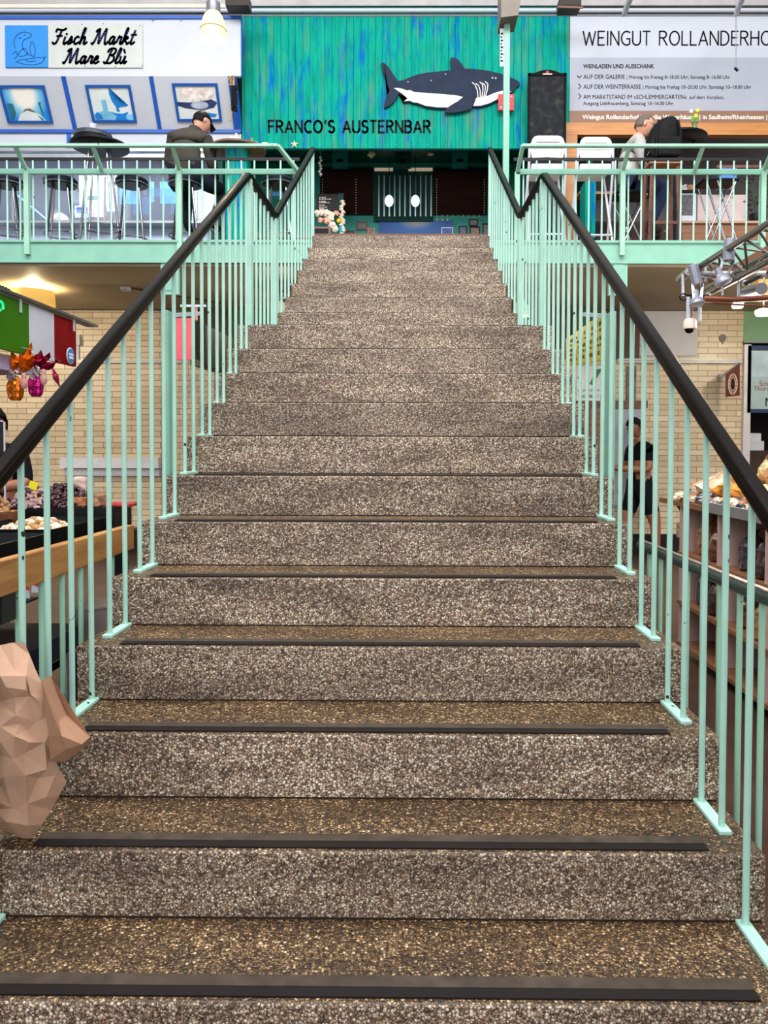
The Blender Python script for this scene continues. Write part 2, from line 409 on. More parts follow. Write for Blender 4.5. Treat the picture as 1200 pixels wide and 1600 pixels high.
def bridge(P, gap):
    """a stroke cut once at its middle, as stencil letters are"""
    seg = [math.dist(P[i], P[i + 1]) for i in range(len(P) - 1)]; tot = sum(seg); cut = tot * .5
    def at_len(s_):
        for i, l in enumerate(seg):
            if s_ <= l: return i, tuple(P[i][k] + (P[i + 1][k] - P[i][k]) * s_ / max(l, 1e-9) for k in (0, 1))
            s_ -= l
        return len(seg) - 1, P[-1]
    i0, a = at_len(cut - gap); i1, b = at_len(cut + gap)
    return [P[:i0 + 1] + [a], [b] + P[i1 + 1:]]
def stroke_text(mb, text, o, ux, uy, height, w, width=None, gap=.17, xs=1.0, stencil=False, depth=0.004, glyphs=CAPS):
    """text in strokes from the lower left corner o; the run is stretched to width when given"""
    o, ux, uy = Vector(o), Vector(ux).normalized(), Vector(uy).normalized()
    tot = sum(glyphs[ch][0] + gap for ch in text) - gap
    k = (width / (tot * height)) if width else xs
    x = 0
    for ch in text:
        gw, sts = glyphs[ch]
        for st in sts:
            P = [((x + a) * height * k, b * height) for a, b in st]
            for piece in (bridge(P, w * .42) if stencil and len(P) > 2 else [P]): stroke_path(mb, piece, w, o, ux, uy, depth)
        x += gw + gap
    return mb
def font_text(name, text, o, size, mat, parent, width=None, rot=None, shear=0.0, align='LEFT', offset=0.0, extrude=0.002):
    cu = bpy.data.curves.new(name, 'FONT'); cu.body = text; cu.size = size; cu.extrude = extrude; cu.shear = shear; cu.align_x = align; cu.offset = offset
    tmp = bpy.data.objects.new(name, cu); COL.objects.link(tmp)
    bpy.context.view_layer.update()
    dg = bpy.context.evaluated_depsgraph_get()
    me = bpy.data.meshes.new_from_object(tmp.evaluated_get(dg))
    bpy.data.objects.remove(tmp)
    if width:
        xs_ = [v.co.x for v in me.vertices]; k = width / max(1e-6, max(xs_) - min(xs_))
        for v in me.vertices: v.co.x *= k
    ob = bpy.data.objects.new(name, me); me.materials.clear(); me.materials.append(mat); COL.objects.link(ob)
    base = WLOC.get(parent.name, Vector((0, 0, 0))) if parent else Vector((0, 0, 0))
    ob.parent = parent
    ob.matrix_local = Matrix.Translation(Vector(o) - base) @ (rot or Matrix.Rotation(PI / 2, 4, 'X'))
    return ob

# ------------------------------------------------------------------ the hall: floor, gallery, walls
G, RISE, LAND, W = 0.2994, 0.18, 0.6897, 1.0072
ZS = [0.0, 0.1812, 0.354, 0.5429, 0.7232, 0.9009, 1.0792, 1.2575, 1.4388, 1.6188, 1.8011, 1.9773, 2.1661, 2.3638, 2.5355, 2.7037, 2.8745, 3.0465, 3.2218, 3.4146]
def YS(k): return k * G + (LAND - G if k > 12 else 0)
def WS(k): return W if k <= 12 else 0.872 - (k - 13) * 0.0045
GZ = 3.4146                                              # gallery floor level
EDGE = 6.28                                              # its front edge
BW = 8.70                                                # brick wall below it
FLOOR = M('dark_brown_floor', (74, 54, 45), 0.3, var=0.2, vscale=3)
SOFFIT = M('beige_soffit_paint', (150, 133, 106), 0.6, var=0.12, vscale=1.2)
PLINTH = M('dark_plinth', (40, 34, 32), 0.5)

struct('floor', MB().box(-11, 11, -14, 11, -0.2, 0.0), FLOOR)
struct('floor_gallery', MB().box(-9, 9, EDGE + 0.02, 11.2, 3.17, GZ), SOFFIT)
fz = at(100, 409, EDGE).z
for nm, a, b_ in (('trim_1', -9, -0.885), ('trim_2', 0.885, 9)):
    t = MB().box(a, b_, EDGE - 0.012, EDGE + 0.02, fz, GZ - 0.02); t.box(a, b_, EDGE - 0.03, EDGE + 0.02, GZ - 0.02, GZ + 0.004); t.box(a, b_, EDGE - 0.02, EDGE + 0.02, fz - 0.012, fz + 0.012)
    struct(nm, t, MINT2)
xr_end = at(1160, 600, BW).x
wb = MB().box(-9, xr_end, BW, BW + 0.25, 0.27, 3.17)
struct('wall_back', wb, BRICK)
struct('baseboard_back', MB().box(-9, xr_end, BW - 0.02, BW + 0.2, 0, 0.27), PLINTH)
GREENW = M('green_wall_paint', (128, 168, 128), 0.55, var=0.06)
DKGREEN = M('dark_green_boards', (84, 104, 62), 0.6, var=0.15)  # dark green is the boards' own colour
BRNW = M('brown_boards', (84, 64, 46), 0.6, var=0.2)
# boarded wall piece behind the stair and two beams that carry the stair head
mb = MB()
for i in range(14): mb.box(-3.1 + i * 0.44, -3.1 + i * 0.44 + 0.43, BW - 0.05, BW - 0.004, 2.55, 3.165, i % 2)
struct('wall_boarded', mb, [DKGREEN, BRNW])
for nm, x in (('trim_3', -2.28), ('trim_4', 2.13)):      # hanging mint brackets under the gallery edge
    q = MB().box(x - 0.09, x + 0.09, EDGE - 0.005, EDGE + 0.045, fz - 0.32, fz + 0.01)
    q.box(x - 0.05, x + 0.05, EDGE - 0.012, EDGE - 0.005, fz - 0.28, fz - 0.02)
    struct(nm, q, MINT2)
struct('wall_right', MB().box(xr_end, 9, BW + 0.02, BW + 0.27, at(1180, 533, BW).z, 3.17), GREENW)
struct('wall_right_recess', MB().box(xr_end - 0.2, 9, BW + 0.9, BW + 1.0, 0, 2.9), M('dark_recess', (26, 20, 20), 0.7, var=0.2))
struct('trim_5', MB().box(xr_end - 0.005, xr_end + 0.085, BW - 0.06, BW + 0.1, 0, at(1163, 538, BW - 0.06).z), M('white_door_post', (226, 220, 222), 0.45))
struct('wall_upper', MB().box(-11, 11, 10.75, 11.0, GZ, 9.5), M('dim_upper_wall', (58, 54, 58), 0.7, var=0.15))
t = MB().box(-11, 11, 9.05, 9.25, 7.42, 9.5)
struct('wall_upper_band', t, CREAM)
struct('trim_6', MB().box(-11, 11, 8.98, 9.1, 7.22, 7.42), M('grey_ledge', (176, 172, 172), 0.5))

# ------------------------------------------------------------------ staircase
stair = thing('staircase', 'wide straight staircase of washed pebble concrete steps rising to the gallery', 'staircase', (0, 0, 0))
STRIP_T = M('dusty_rubber', (70, 60, 52), 0.7, var=0.2, vscale=20)
STRIP_F = M('black_rubber', (30, 25, 25), 0.5, var=0.1)
JOINT = M('dark_joint', (40, 31, 26), 0.8, var=0.2, vscale=12)  # thin dark line along the foot of each riser
for k in range(1, 20):
    y0 = YS(k); y1 = YS(k + 1) + 0.03 if k < 19 else EDGE + 0.4
    z1 = ZS[k]; z0 = max(0.0, z1 - (0.55 if k <= 12 else 0.36)); w = WS(k)
    if k == 12: z0 = 1.9
    b = MB(); vs = [Vector((x, y, z)) for z in (z0, z1) for y in (y0, y1) for x in (-w, w)]
    for f, mi in (((0, 2, 3, 1), 0), ((4, 5, 7, 6), 1), ((0, 1, 5, 4), 0), ((2, 6, 7, 3), 0), ((0, 4, 6, 2), 0), ((1, 3, 7, 5), 0)):
        b.f.append(f); b.m.append(mi)
    b.v = vs
    st = b.build('step', [RISER, TREAD], stair, bevel=0.006, seg=2)
    if k > 1:
        MB().box(-w + 0.01, w - 0.01, y0 - 0.003, y0 + 0.01, ZS[k - 1] - 0.002, ZS[k - 1] + 0.004).build('joint', JOINT, st, label='dark joint at the foot of the riser')
    if k <= 18:
        n = MB().box(-0.868, 0.868, y0 + 0.046, y0 + 0.082, z1 - 0.004, z1 + 0.006, 0)
        n.box(-0.868, 0.868, y0 + 0.016, y0 + 0.046, z1 - 0.004, z1 + 0.0045, 1)
        n.build('nosing_strip', [STRIP_T, STRIP_F], st, label='dark rubber nosing strip')

# ------------------------------------------------------------------ stair railings
HPROF = [(math.copysign(min(1, abs(1.25 * math.cos(a))), math.cos(a)) * 0.0215, math.copysign(min(1, abs(1.2 * math.sin(a))), math.sin(a)) * 0.021) for a in [2 * PI * (i + 0.5) / 16 for i in range(16)]]
def rail_x(Y):
    a, b, c = 12 * G + 0.03, 12 * G + LAND - 0.03, YS(19)
    if Y <= a: return 0.945
    if Y <= b: return 0.945 + (0.886 - 0.945) * (Y - a) / (b - a)
    return 0.886 + (0.845 - 0.886) * (Y - b) / (c - b)
def rail_z(Y):
    a, b, c = 12 * G + 0.03, 12 * G + LAND - 0.03, YS(19)
    if Y <= a: return 1.303 + 0.603 * (Y - 0.6)
    if Y <= b: return rail_z(a) + (3.045 - rail_z(a)) * (Y - a) / (b - a)
    return 3.045 + (4.225 - 3.045) * (Y - b) / (c - b)
def stair_railing(sd, label):
    t = thing('stair_railing', label, 'railing', (sd * 0.945, 3.0, 0))
    ys = [0.05, 12 * G + 0.03, 12 * G + LAND - 0.03, YS(19) + 0.015]
    pts = []
    for i, y in enumerate(ys):
        p = Vector((sd * rail_x(y), y, rail_z(y)))
        if i in (1, 2):
            for dy in (-0.04, -0.015, 0.015, 0.04):
                y2 = y + dy
                s_ = 0.25 if abs(dy) > 0.02 else 0.5
                pts.append(Vector((sd * rail_x(y2), y2, rail_z(y2) + (0 if abs(dy) > 0.02 else (-0.006 if i == 1 else 0.006)))))
        else: pts.append(p)
    MB().sweep(pts, HPROF).build('handrail', HANDRAIL, t, smooth=True, ang=60)
    MB().sweep([p - Vector((0, 0, 0.029)) for p in pts], [(-0.009, -0.006), (0.009, -0.006), (0.009, 0.008), (-0.009, 0.008)]).build('under_bar', BLACKM, t)
    def bal(Y, z0, r=0.0088, x=None, name='baluster'):
        x = sd * (rail_x(Y) + (x or 0))
        MB().tube([(x, Y, z0), (x, Y, rail_z(Y) - 0.022)], r, 10).build(name, MINT, t, smooth=True)
    for k in range(1, 12):
        for Y in (k * G + 0.128, (k + 1) * G - 0.026): bal(Y, ZS[k] + 0.01)
        MB().box(sd * 0.945 - 0.017, sd * 0.945 + 0.017, k * G + 0.098, (k + 1) * G - 0.004, ZS[k] - 0.001, ZS[k] + 0.012).build('base_plate', MINT, t, bevel=0.003)
    y0 = 12 * G
    for i in range(6): bal(y0 + 0.115 + i * 0.093, ZS[12] + 0.01)
    for Y in (y0 + 0.045, y0 + LAND - 0.045):
        x = sd * rail_x(Y)
        MB().box(x - 0.021, x + 0.021, Y - 0.021, Y + 0.021, ZS[12], rail_z(Y) - 0.02).build('newel_post', MINT, t, bevel=0.003)
    MB().sweep([Vector((sd * rail_x(y), y, ZS[12] + 0.006)) for y in (y0 + 0.02, y0 + LAND - 0.02)], [(-0.017, -0.006), (0.017, -0.006), (0.017, 0.006), (-0.017, 0.006)]).build('base_plate', MINT, t)
    for k in range(13, 19):
        for Y in (YS(k) + 0.075, YS(k) + 0.225): bal(Y, ZS[k], 0.0085)
        xx = sd * rail_x(YS(k) + 0.15)
        MB().box(xx - 0.014, xx + 0.014, YS(k) + 0.05, YS(k) + 0.25, ZS[k] - 0.001, ZS[k] + 0.008).build('base_plate', MINT, t)
    bal(YS(19) - 0.0 + 0.03, ZS[19], 0.011, name='end_post')
    return t
stair_railing(-1, 'mint green balustrade with dark handrail on the left side of the staircase')
stair_railing(1, 'mint green balustrade with dark handrail on the right side of the staircase')

# flat mint posts with a short arm, bolted beside the seventh tread
def arm_post(sd, label):
    k = 7; x = sd * 1.022
    t = thing('sign_post', label, 'post', (x, k * G + 0.16, 0))
    zt = 2.01
    MB().box(x - 0.013, x + 0.013, k * G + 0.10, k * G + 0.2, ZS[7] - 0.5, zt).build('upright', MINT2, t, bevel=0.003)
    MB().bar((x, k * G + 0.18, zt - 0.01), (x - sd * 0.02, k * G + 0.62, zt + 0.075), 0.022, 0.018).build('arm', WHITE, t)
arm_post(-1, 'flat mint post with short white arm left of the stair, before the red panel')
arm_post(1, 'flat mint post with short white arm right of the stair, before the yellow poster')

# guard rails on the market floor beside the stair
def guard(sd, label):
    t = thing('guard_rail', label, 'railing', (sd * 1.13, 1.0, 0))
    if sd > 0:
        MB().tube([(1.13, -0.9, 0.953), (1.13, 2.10, 0.953)], 0.021, 14).build('top_rail', M('dark_green_steel', (42, 54, 52), 0.3, 0.4), t, smooth=True)
        MB().box(1.12, 1.14, -0.9, 2.10, 0.972, 0.979).build('rail_cap', M('bare_steel_cap', (150, 140, 130), 0.35, 0.8), t)
        top = 0.935
    else:
        MB().box(-1.155, -1.115, -0.9, 2.035, 0.935, 1.042).build('plank', OAKY, t, bevel=0.004, label='thick oak plank')
        MB().box(-1.15, -1.12, 0.95, 1.03, 0.85, 0.935).build('bracket', BLACKM, t)
        top = 0.935
    ys = [0.76 + 0.152 * i for i in range(-10, 9)]
    for i, y in enumerate(ys):
        if i % 6 == 4: continue
        MB().tube([(sd * 1.13, y, 0), (sd * 1.13, y, top)], 0.0095, 10).build('post', MINT3, t, smooth=True)
guard(-1, 'low mint guard rail topped with an oak plank left of the staircase')
guard(1, 'low mint guard rail with dark green tube right of the staircase')

# ------------------------------------------------------------------ gallery railings
def gallery_railing(sd, x0, x1, posts, mids, label):
    t = thing('gallery_railing', label, 'railing', ((x0 + x1) / 2, EDGE, GZ))
    zb = at(100, 268.5, EDGE - 0.01).z; zt = at(100, 249, EDGE + 0.02).z; zo = at(100, 227.5, EDGE - 0.25).z
    MB().box(x0, x1, EDGE - 0.03, EDGE - 0.008, zb - 0.026, zb + 0.026).build('lower_bar', MINT2, t, bevel=0.003)
    MB().box(x0 - 0.02 * (sd > 0), x1, EDGE + 0.005, EDGE + 0.03, zt - 0.014, zt + 0.014).build('inner_rail', BLACKM, t, label='thin black inner rail')
    xa, xb = (x0, x1 - 0.17) if sd < 0 else (x0 + 0.02, x1)
    MB().box(xa, xb, EDGE - 0.275, EDGE - 0.225, zo - 0.014, zo + 0.014).build('outer_rail', MINT3, t, bevel=0.005)
    n = int((x1 - x0) / 0.1285)
    for i in range(n):
        x = (x1 - 0.06 - i * 0.1285) if sd < 0 else (x0 + 0.075 + i * 0.1285)
        if x < -4.6 or x > 4.1: continue
        MB().tube([(x, EDGE + 0.012, GZ), (x, EDGE + 0.012, zt - 0.014)], 0.0088, 8).build('baluster', MINT, t, smooth=True)
    for x in posts:
        MB().box(x - 0.024, x + 0.024, EDGE - 0.055, EDGE - 0.012, fz + 0.06, zb + 0.03).build('post', MINT3, t, bevel=0.003)
    for x in list(posts) + list(mids):
        MB().bar((x, EDGE - 0.03, zb), (x, EDGE - 0.25, zo - 0.005), 0.034, 0.03).build('bracket', MINT3, t)
    xe = x1 if sd < 0 else x0
    MB().bar((xe - 0.01, EDGE - 0.03, zb) if sd < 0 else (xe + 0.012, EDGE - 0.03, zb), ((xe - 0.17) if sd < 0 else xe + 0.03, EDGE - 0.25, zo), 0.036, 0.03).build('bracket', MINT3, t)
    if sd > 0:
        MB().box(xe - 0.012, xe + 0.036, EDGE - 0.03, EDGE + 0.02, GZ - 0.2, zb).build('post', MINT3, t)
    return t
gallery_railing(-1, -6.4, -1.0, (-3.67, -2.17, -5.2), (-2.93, -4.45), 'mint gallery railing in front of the fish stall, left of the stair head')
gallery_railing(1, 1.12, 6.4, (2.155, 3.52, 5.0), (2.85, 4.3), 'mint gallery railing in front of the wine bar, right of the stair head')

# tall pole at the stair head with its beam box and a small tag
t = thing('roof_pole', 'slim mint pole rising from the right of the stair head to a grey roof beam', 'pole', (1.03, 6.36, GZ))
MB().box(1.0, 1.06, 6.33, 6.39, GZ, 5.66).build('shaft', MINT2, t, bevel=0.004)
bb = MB(); pz = at(790, 36, 6.3).z
bb.add([(0.955, 6.2, pz), (1.12, 6.2, pz + 0.02), (1.19, 6.2, pz + 0.42), (0.955, 6.2, pz + 0.42), (0.955, 6.5, pz), (1.12, 6.5, pz + 0.02), (1.19, 6.5, pz + 0.42), (0.955, 6.5, pz + 0.42)],
       [(0, 1, 2, 3), (7, 6, 5, 4), (0, 4, 5, 1), (1, 5, 6, 2), (2, 6, 7, 3), (3, 7, 4, 0)])
bb.build('beam_box', M('taupe_steel', (112, 100, 92), 0.5), t)
sg = MB().box(0.962, 1.0, 6.345, 6.352, at(787, 104, 6.35).z, at(787, 45, 6.35).z).build('tag', WHITE, t, label='narrow white tag with black marks')
mk = MB()
for i in range(9):
    zz = at(787, 52 + i * 5.3, 6.34).z; mk.box(0.969, 0.992 - 0.008 * (i % 2), 6.341, 6.345, zz - 0.009, zz + 0.006)
mk.build('tag_marks', INK, sg)

# ================================================================== booths on the gallery
PY0 = 8.9                                                # plane of the booth fronts
XU, ZU = Vector((1, 0, 0)), Vector((0, 0, 1))

# ---- oyster bar: turquoise boarded front
pl, pr = at(378, 12, PY0), at(889, 232, PY0)
bar_front = thing('bar_signboard', 'turquoise boarded bar signboard with stencilled letters above the stair head', 'signboard', (0, PY0, pr.z))
PZ1 = pl.z; PZ0 = pr.z
MB().box(pl.x, pr.x, PY0, PY0 + 0.06, PZ0, PZ1).build('boarding', PLANK, bar_front)
t = MB()
o = at(420, 207, PY0); e = at(672, 189, PY0)
sm = MB(); stroke_text(sm, "FRANCO'S AUSTERNBAR", (o.x, PY0 - 0.001, o.z), XU, ZU, e.z - o.z, 0.027, width=e.x - o.x, gap=.25, stencil=True, depth=0.003)
sm.build('lettering', INK, bar_front, label='dark stencil lettering')
sc = MB()
for i in range(17):
    p = at(500 + i * 24, 226, PY0 - 0.002); sc.ball((p.x, PY0 - 0.001, p.z), 0.008, nu=6, nv=4)
sc.build('screws', STEEL, bar_front)
MB().box(pl.x, pr.x, PY0 + 0.06, PY0 + 0.1, PZ0, PZ0 + 0.1).build('lower_batten', BLACK, bar_front)

# ---- shark cut-out
def sp_(x, y): return at(560 + x / 4.2857, 60 + y / 4.2857, PY0 - 0.02)
shark = thing('shark_sign', 'painted wooden cut-out shark mounted on the turquoise boards', 'shark sign', (sp_(600, 320).x, PY0 - 0.02, sp_(600, 320).z))
def outline(pts): return [((sp_(x, y)).x, (sp_(x, y)).z) for x, y in pts]
body = [(152, 165), (172, 170), (195, 188), (215, 215), (238, 250), (262, 290), (310, 282), (350, 262), (400, 245), (460, 234), (520, 228), (580, 222), (625, 217), (620, 190), (614, 155), (618, 136), (640, 132), (662, 143), (680, 160), (695, 182), (712, 207),
        (760, 209), (820, 214), (880, 224), (950, 241), (1010, 262), (1060, 285), (1082, 302), (1078, 316), (1055, 332), (1040, 352), (1030, 366), (985, 385), (940, 415), (880, 446), (820, 463), (765, 464), (750, 470), (690, 476), (600, 476), (520, 474), (450, 464),
        (395, 444), (370, 441), (345, 430), (300, 432), (296, 424), (318, 408), (270, 372), (258, 400), (235, 432), (205, 458), (172, 472), (174, 440), (190, 390), (210, 352), (196, 320), (178, 270), (160, 222)]
SHARK = M('slate_blue_paint', (33, 45, 68), 0.55, var=0.15, vscale=8)
SHARKW = M('chalk_white_paint', (226, 222, 214), 0.6, var=0.1, vscale=9)
def flat(name, pts, y0, depth, m, parent, **k):
    b = MB(); b.prism(outline(pts), (0, y0, 0), XU, ZU, depth); return b.build(name, m, parent, **k)
flat('body', body, PY0 - 0.002, 0.04, SHARK, shark, bevel=0.006)
flat('belly', [(238, 340), (262, 338), (300, 345), (325, 356), (345, 352), (375, 366), (450, 371), (560, 379), (650, 387), (700, 398), (660, 430), (600, 468), (520, 466), (450, 457), (395, 436), (370, 434), (345, 424), (306, 426), (330, 408), (285, 370)], PY0 - 0.041, 0.006, SHARKW, shark, label='white belly')
flat('throat', [(786, 405), (860, 393), (905, 373), (960, 357), (1022, 362), (975, 384), (930, 412), (875, 440), (820, 456), (768, 458)], PY0 - 0.041, 0.006, SHARKW, shark, label='white throat')
flat('pectoral_fin', [(792, 384), (778, 432), (756, 482), (700, 498), (640, 508), (575, 509), (578, 488), (615, 458), (660, 432), (705, 402), (716, 390)], PY0 - 0.041, 0.02, SHARK, shark, bevel=0.004)
gl = MB()
for i, (x0, y0, x1, y1) in enumerate([(762, 302, 800, 404), (786, 308, 815, 402), (812, 298, 826, 400), (830, 306, 838, 398), (848, 296, 850, 394)]):
    pts = [(x0, y0), (x0 + 18, y0 + 14), ((x0 + x1) / 2 + 14, (y0 + y1) / 2), (x1, y1)]
    stroke_path(gl, outline(pts), 0.011, (0, PY0 - 0.042, 0), XU, ZU, 0.003)
gl.build('gill_lines', LETW, shark)
ey = MB()
for x, y in ((896, 271), (918, 273), (332, 297), (486, 288), (584, 246)):
    p = sp_(x, y); ey.ball((p.x, PY0 - 0.043, p.z), 0.012 if x > 800 else 0.008, nu=8, nv=5)
ey.build('eye_dots', LETW, shark)

a, b_ = at(778.5, 172, PY0 - 0.1), at(803, 147, PY0 - 0.1)
rs = thing('red_plate', 'small red plate screwed below the shark head, behind the mint pole', 'sign', ((a.x + b_.x) / 2, PY0 - 0.1, a.z))
MB().box(a.x, b_.x, PY0 - 0.1, PY0 - 0.06, a.z, b_.z).build('plate', RED, rs)
d = MB()
for x, y in ((783, 168), (799, 151)):
    p = at(x, y, PY0 - 0.1); d.ball((p.x, PY0 - 0.1, p.z), 0.012, nu=8, nv=5)
d.build('screw', LETW, rs)

# ---- bar interior
BI = 10.4
DKG = M('bottle_green_paint', (10, 62, 58), 0.5, var=0.2, vscale=5)
TEALB = M('teal_boards', (14, 150, 136), 0.5, var=0.15, vscale=8)
zc = at(600, 255, BI).z
struct('wall_bar_back', MB().box(-2.6, 2.6, BI, BI + 0.1, GZ, zc + 0.3), TEALB)
struct('ceiling_bar', MB().box(-2.45, 2.45, PY0 + 0.1, BI, zc, zc + 0.08), M('dark_green_ceiling', (16, 74, 66), 0.35, var=0.3, vscale=9))
for nm, s in (('wall_bar_left', -1), ('wall_bar_right', 1)):
    struct(nm, MB().box(min(s * 2.42, s * 2.5), max(s * 2.42, s * 2.5), PY0 + 0.1, BI, GZ, zc), DKG)
def px_box(mb, x0, y0, x1, y1, Y, d=0.03, mi=0):
    a, b = at(x0, y1, Y), at(x1, y0, Y); return mb.box(a.x, b.x, Y, Y + d, a.z, b.z, mi)
BLIND = wood_mat('dark_slat_blind', (14, 6, 5), (52, 22, 16), 'X')
def blind(x0, x1, label):
    a, b = at(x0, 335, BI - 0.06), at(x1, 268, BI - 0.06)
    t = thing('slatted_blind', label, 'blind', ((a.x + b.x) / 2, BI - 0.06, a.z))
    m = MB(); n = 15
    for i in range(n):
        z = a.z + (b.z - a.z) * (i + 0.5) / n
        m.cbox(((a.x + b.x) / 2, BI - 0.05, z), b.x - a.x, 0.012, (b.z - a.z) / n * 1.05, rot=Matrix.Rotation(0.35, 4, 'X'))
    m.build('slats', BLIND, t)
    MB().box(a.x, b.x, BI - 0.08, BI - 0.01, b.z, b.z + 0.05).build('head_rail', BLACKM, t)
    c = MB()
    for fx in (0.06, 0.94) if x0 > 600 else (0.05, 0.68):
        x = a.x + (b.x - a.x) * fx
        for j in range(14): c.ball((x, BI - 0.085, a.z + (b.z - a.z) * (0.02 + j * 0.06)), 0.009, nu=6, nv=4)
    c.build('bead_cord', M('pale_bead', (206, 208, 206), 0.4, var=0), t)
blind(500, 583, 'dark brown slatted blind left of the striped panel inside the bar')
blind(677, 762, 'dark brown slatted blind right of the striped panel inside the bar')
sp = thing('striped_cladding', 'dark green wall cladding with bright silver strips at the back of the bar', 'wall panel', (0, BI - 0.05, at(630, 345, BI).z))
m = MB(); px_box(m, 584, 266, 677, 346, BI - 0.05, 0.04); m.build('panel', DKG, sp)
m = MB()
for i in range(11):
    x = 591 + i * 8.15; px_box(m, x, 274, x + 2.2, 338, BI - 0.075, 0.025)
m.build('strips', M('silver_strip', (206, 222, 230), 0.25, 0.6, var=0), sp)
for i, x in enumerate((608, 649)):
    t = thing('oval_lamp', ('left' if i == 0 else 'right') + ' of the two white oval lamps hanging before the striped panel', 'lamp', at(x, 325, BI - 0.3))
    p = at(x, 314, BI - 0.3)
    MB().ball(p, 0.066, 0.05, 0.088, 14, 9).build('globe', M('glowing_white_globe', (226, 246, 246), 0.3, var=0, emit=0.8), t, smooth=True)
    MB().tube([p + Vector((0, 0, 0.08)), Vector((p.x, p.y, zc))], 0.006, 6).build('rod', CHROME, t)
for i, (x0, x1) in enumerate(((585, 614), (638, 676))):
    m = MB(); px_box(m, x0, 262, x1, 266, BI - 0.12, 0.04)
    tag(m.build('tube_light', M('cream_tube', (236, 216, 186), 0.4, var=0, emit=0.25)), ('shorter' if i == 0 else 'longer') + ' cream tube light above the striped panel in the bar', 'light')
for i, x in enumerate((532, 630, 718)):
    p = at(x, 258, BI - 0.5)
    t = thing('downlight', ('leftmost', 'middle', 'rightmost')[i] + ' of three turquoise box downlights under the bar ceiling', 'light', p)
    MB().box(p.x - 0.11, p.x + 0.11, p.y - 0.1, p.y + 0.1, p.z - 0.02, zc).build('housing', M('teal_box', (14, 116, 114), 0.45, var=0.1) if i != 1 else DKG, t)
    MB().lathe([(0.0, -0.006), (0.05, -0.006), (0.055, 0)], (p.x, p.y - 0.101, p.z + 0.03), 16, axis=(0, -1, 0), sy_=0.5).build('lens', BLACK, t, smooth=True)
m = MB()
for i, x in enumerate((580, 673)):
    p = atz(x, 241, zc - 0.04)
    b = MB(); b.ball(p, 0.05, 0.04, 0.045 if i == 0 else 0.025, 12, 7, jit=0.5)
    tag(b.build('seashell', M('shell_white', (232, 224, 212), 0.4) if i == 0 else M('shell_pink', (226, 178, 160), 0.4), smooth=True),
        ('white seashell' if i == 0 else 'flat pink seashell') + ' hanging under the dark bar ceiling', 'seashell')
bn = MB(); px_box(bn, 592, 345, 708, 371, BI - 0.025, 0.02)
m_, N, L, b = new_mat('blue_sea_print')
s = N.new('ShaderNodeTexCoord'); g_ = N.new('ShaderNodeTexGradient'); g_.gradient_type = 'SPHERICAL'
mp = N.new('ShaderNodeMapping'); mp.inputs['Scale'].default_value = (1.6, 0.0, 3.5); mp.inputs['Location'].default_value = (0, 0, -0.85)
L.new(s.outputs['Object'], mp.inputs[0]); L.new(mp.outputs[0], g_.inputs[0])
r = ramp(N, [(0.0, (18, 74, 160)), (0.55, (40, 110, 190)), (1.0, (190, 190, 170))]); L.new(g_.outputs['Fac'], r.inputs[0]); L.new(r.outputs[0], b.inputs['Base Color'])
tag(bn.build('sea_banner', m_), 'long blue underwater banner across the back of the bar', 'banner')
m = MB()
for i in range(20):
    x = 592 + i * 8.2
    if x < 700: px_box(m, x, 341.5, x + 1.6, 344.5, BI - 0.012, 0.01)
    if x > 676: px_box(m, x, 333, x + 1.6, 338, BI - 0.012, 0.01)
tag(m.build('wall_studs', LETW), 'row of short white strips on the teal boards of the bar', 'wall trim')
PHOTO = [M('photo_print_grey', (120, 118, 116), 0.4, var=0.5, vscale=40), M('photo_print_warm', (150, 120, 96), 0.4, var=0.5, vscale=35), M('photo_print_blue', (86, 116, 150), 0.4, var=0.5, vscale=40)]
FRB = M('red_brown_frame', (98, 44, 30), 0.4); FRD = M('dark_frame', (38, 22, 18), 0.4)
def picture(x0, y0, x1, y1, Y, frame, prt, label, bw=2.2, grp=None, name='framed_picture'):
    a, b = at(x0, y1, Y), at(x1, y0, Y); k = (b.x - a.x) / (x1 - x0) * bw
    t = thing(name, label, 'picture', ((a.x + b.x) / 2, Y, a.z), grp)
    f = MB(); f.box(a.x, b.x, Y, Y + 0.025, a.z, a.z + k); f.box(a.x, b.x, Y, Y + 0.025, b.z - k, b.z); f.box(a.x, a.x + k, Y, Y + 0.025, a.z + k, b.z - k); f.box(b.x - k, b.x, Y, Y + 0.025, a.z + k, b.z - k)
    f.build('frame', frame, t)
    MB().box(a.x + k, b.x - k, Y + 0.008, Y + 0.02, a.z + k, b.z - k).build('print', prt, t)
    return t
picture(557, 346, 574, 359, BI - 0.03, FRB, PHOTO[0], 'red-brown framed photo highest on the teal wall left of the banner')
picture(541, 360, 553, 371, BI - 0.03, FRB, PHOTO[2], 'red-brown framed photo low beside the shell column')
picture(574, 356, 586, 371, BI - 0.03, M('pinkish_frame', (176, 130, 116), 0.4), PHOTO[1], 'pale framed photo beside the white paper rolls')
picture(717, 353, 730, 369, BI - 0.03, FRD, PHOTO[2], 'dark framed photo with bluish print right of the banner', 1.6)
picture(733, 342, 747, 353, BI - 0.03, FRD, PHOTO[0], 'small dark framed photo above two others on the right', 1.5)
picture(734, 354, 750, 369, BI - 0.03, FRD, PHOTO[1], 'dark framed photo directly below the small upper one', 1.6)
picture(754, 349, 764, 368, BI - 0.03, FRD, PHOTO[0], 'dark framed photo partly hidden by the right balustrade', 1.6)
picture(689.5, 355, 708, 368, BI - 0.052, M('white_thin_frame', (210, 224, 240), 0.4, var=0), M('blue_notice', (30, 90, 180), 0.4, var=0.3, vscale=30), 'blue notice in white frame at the right end of the banner', 1.5)
CY_ = 9.7
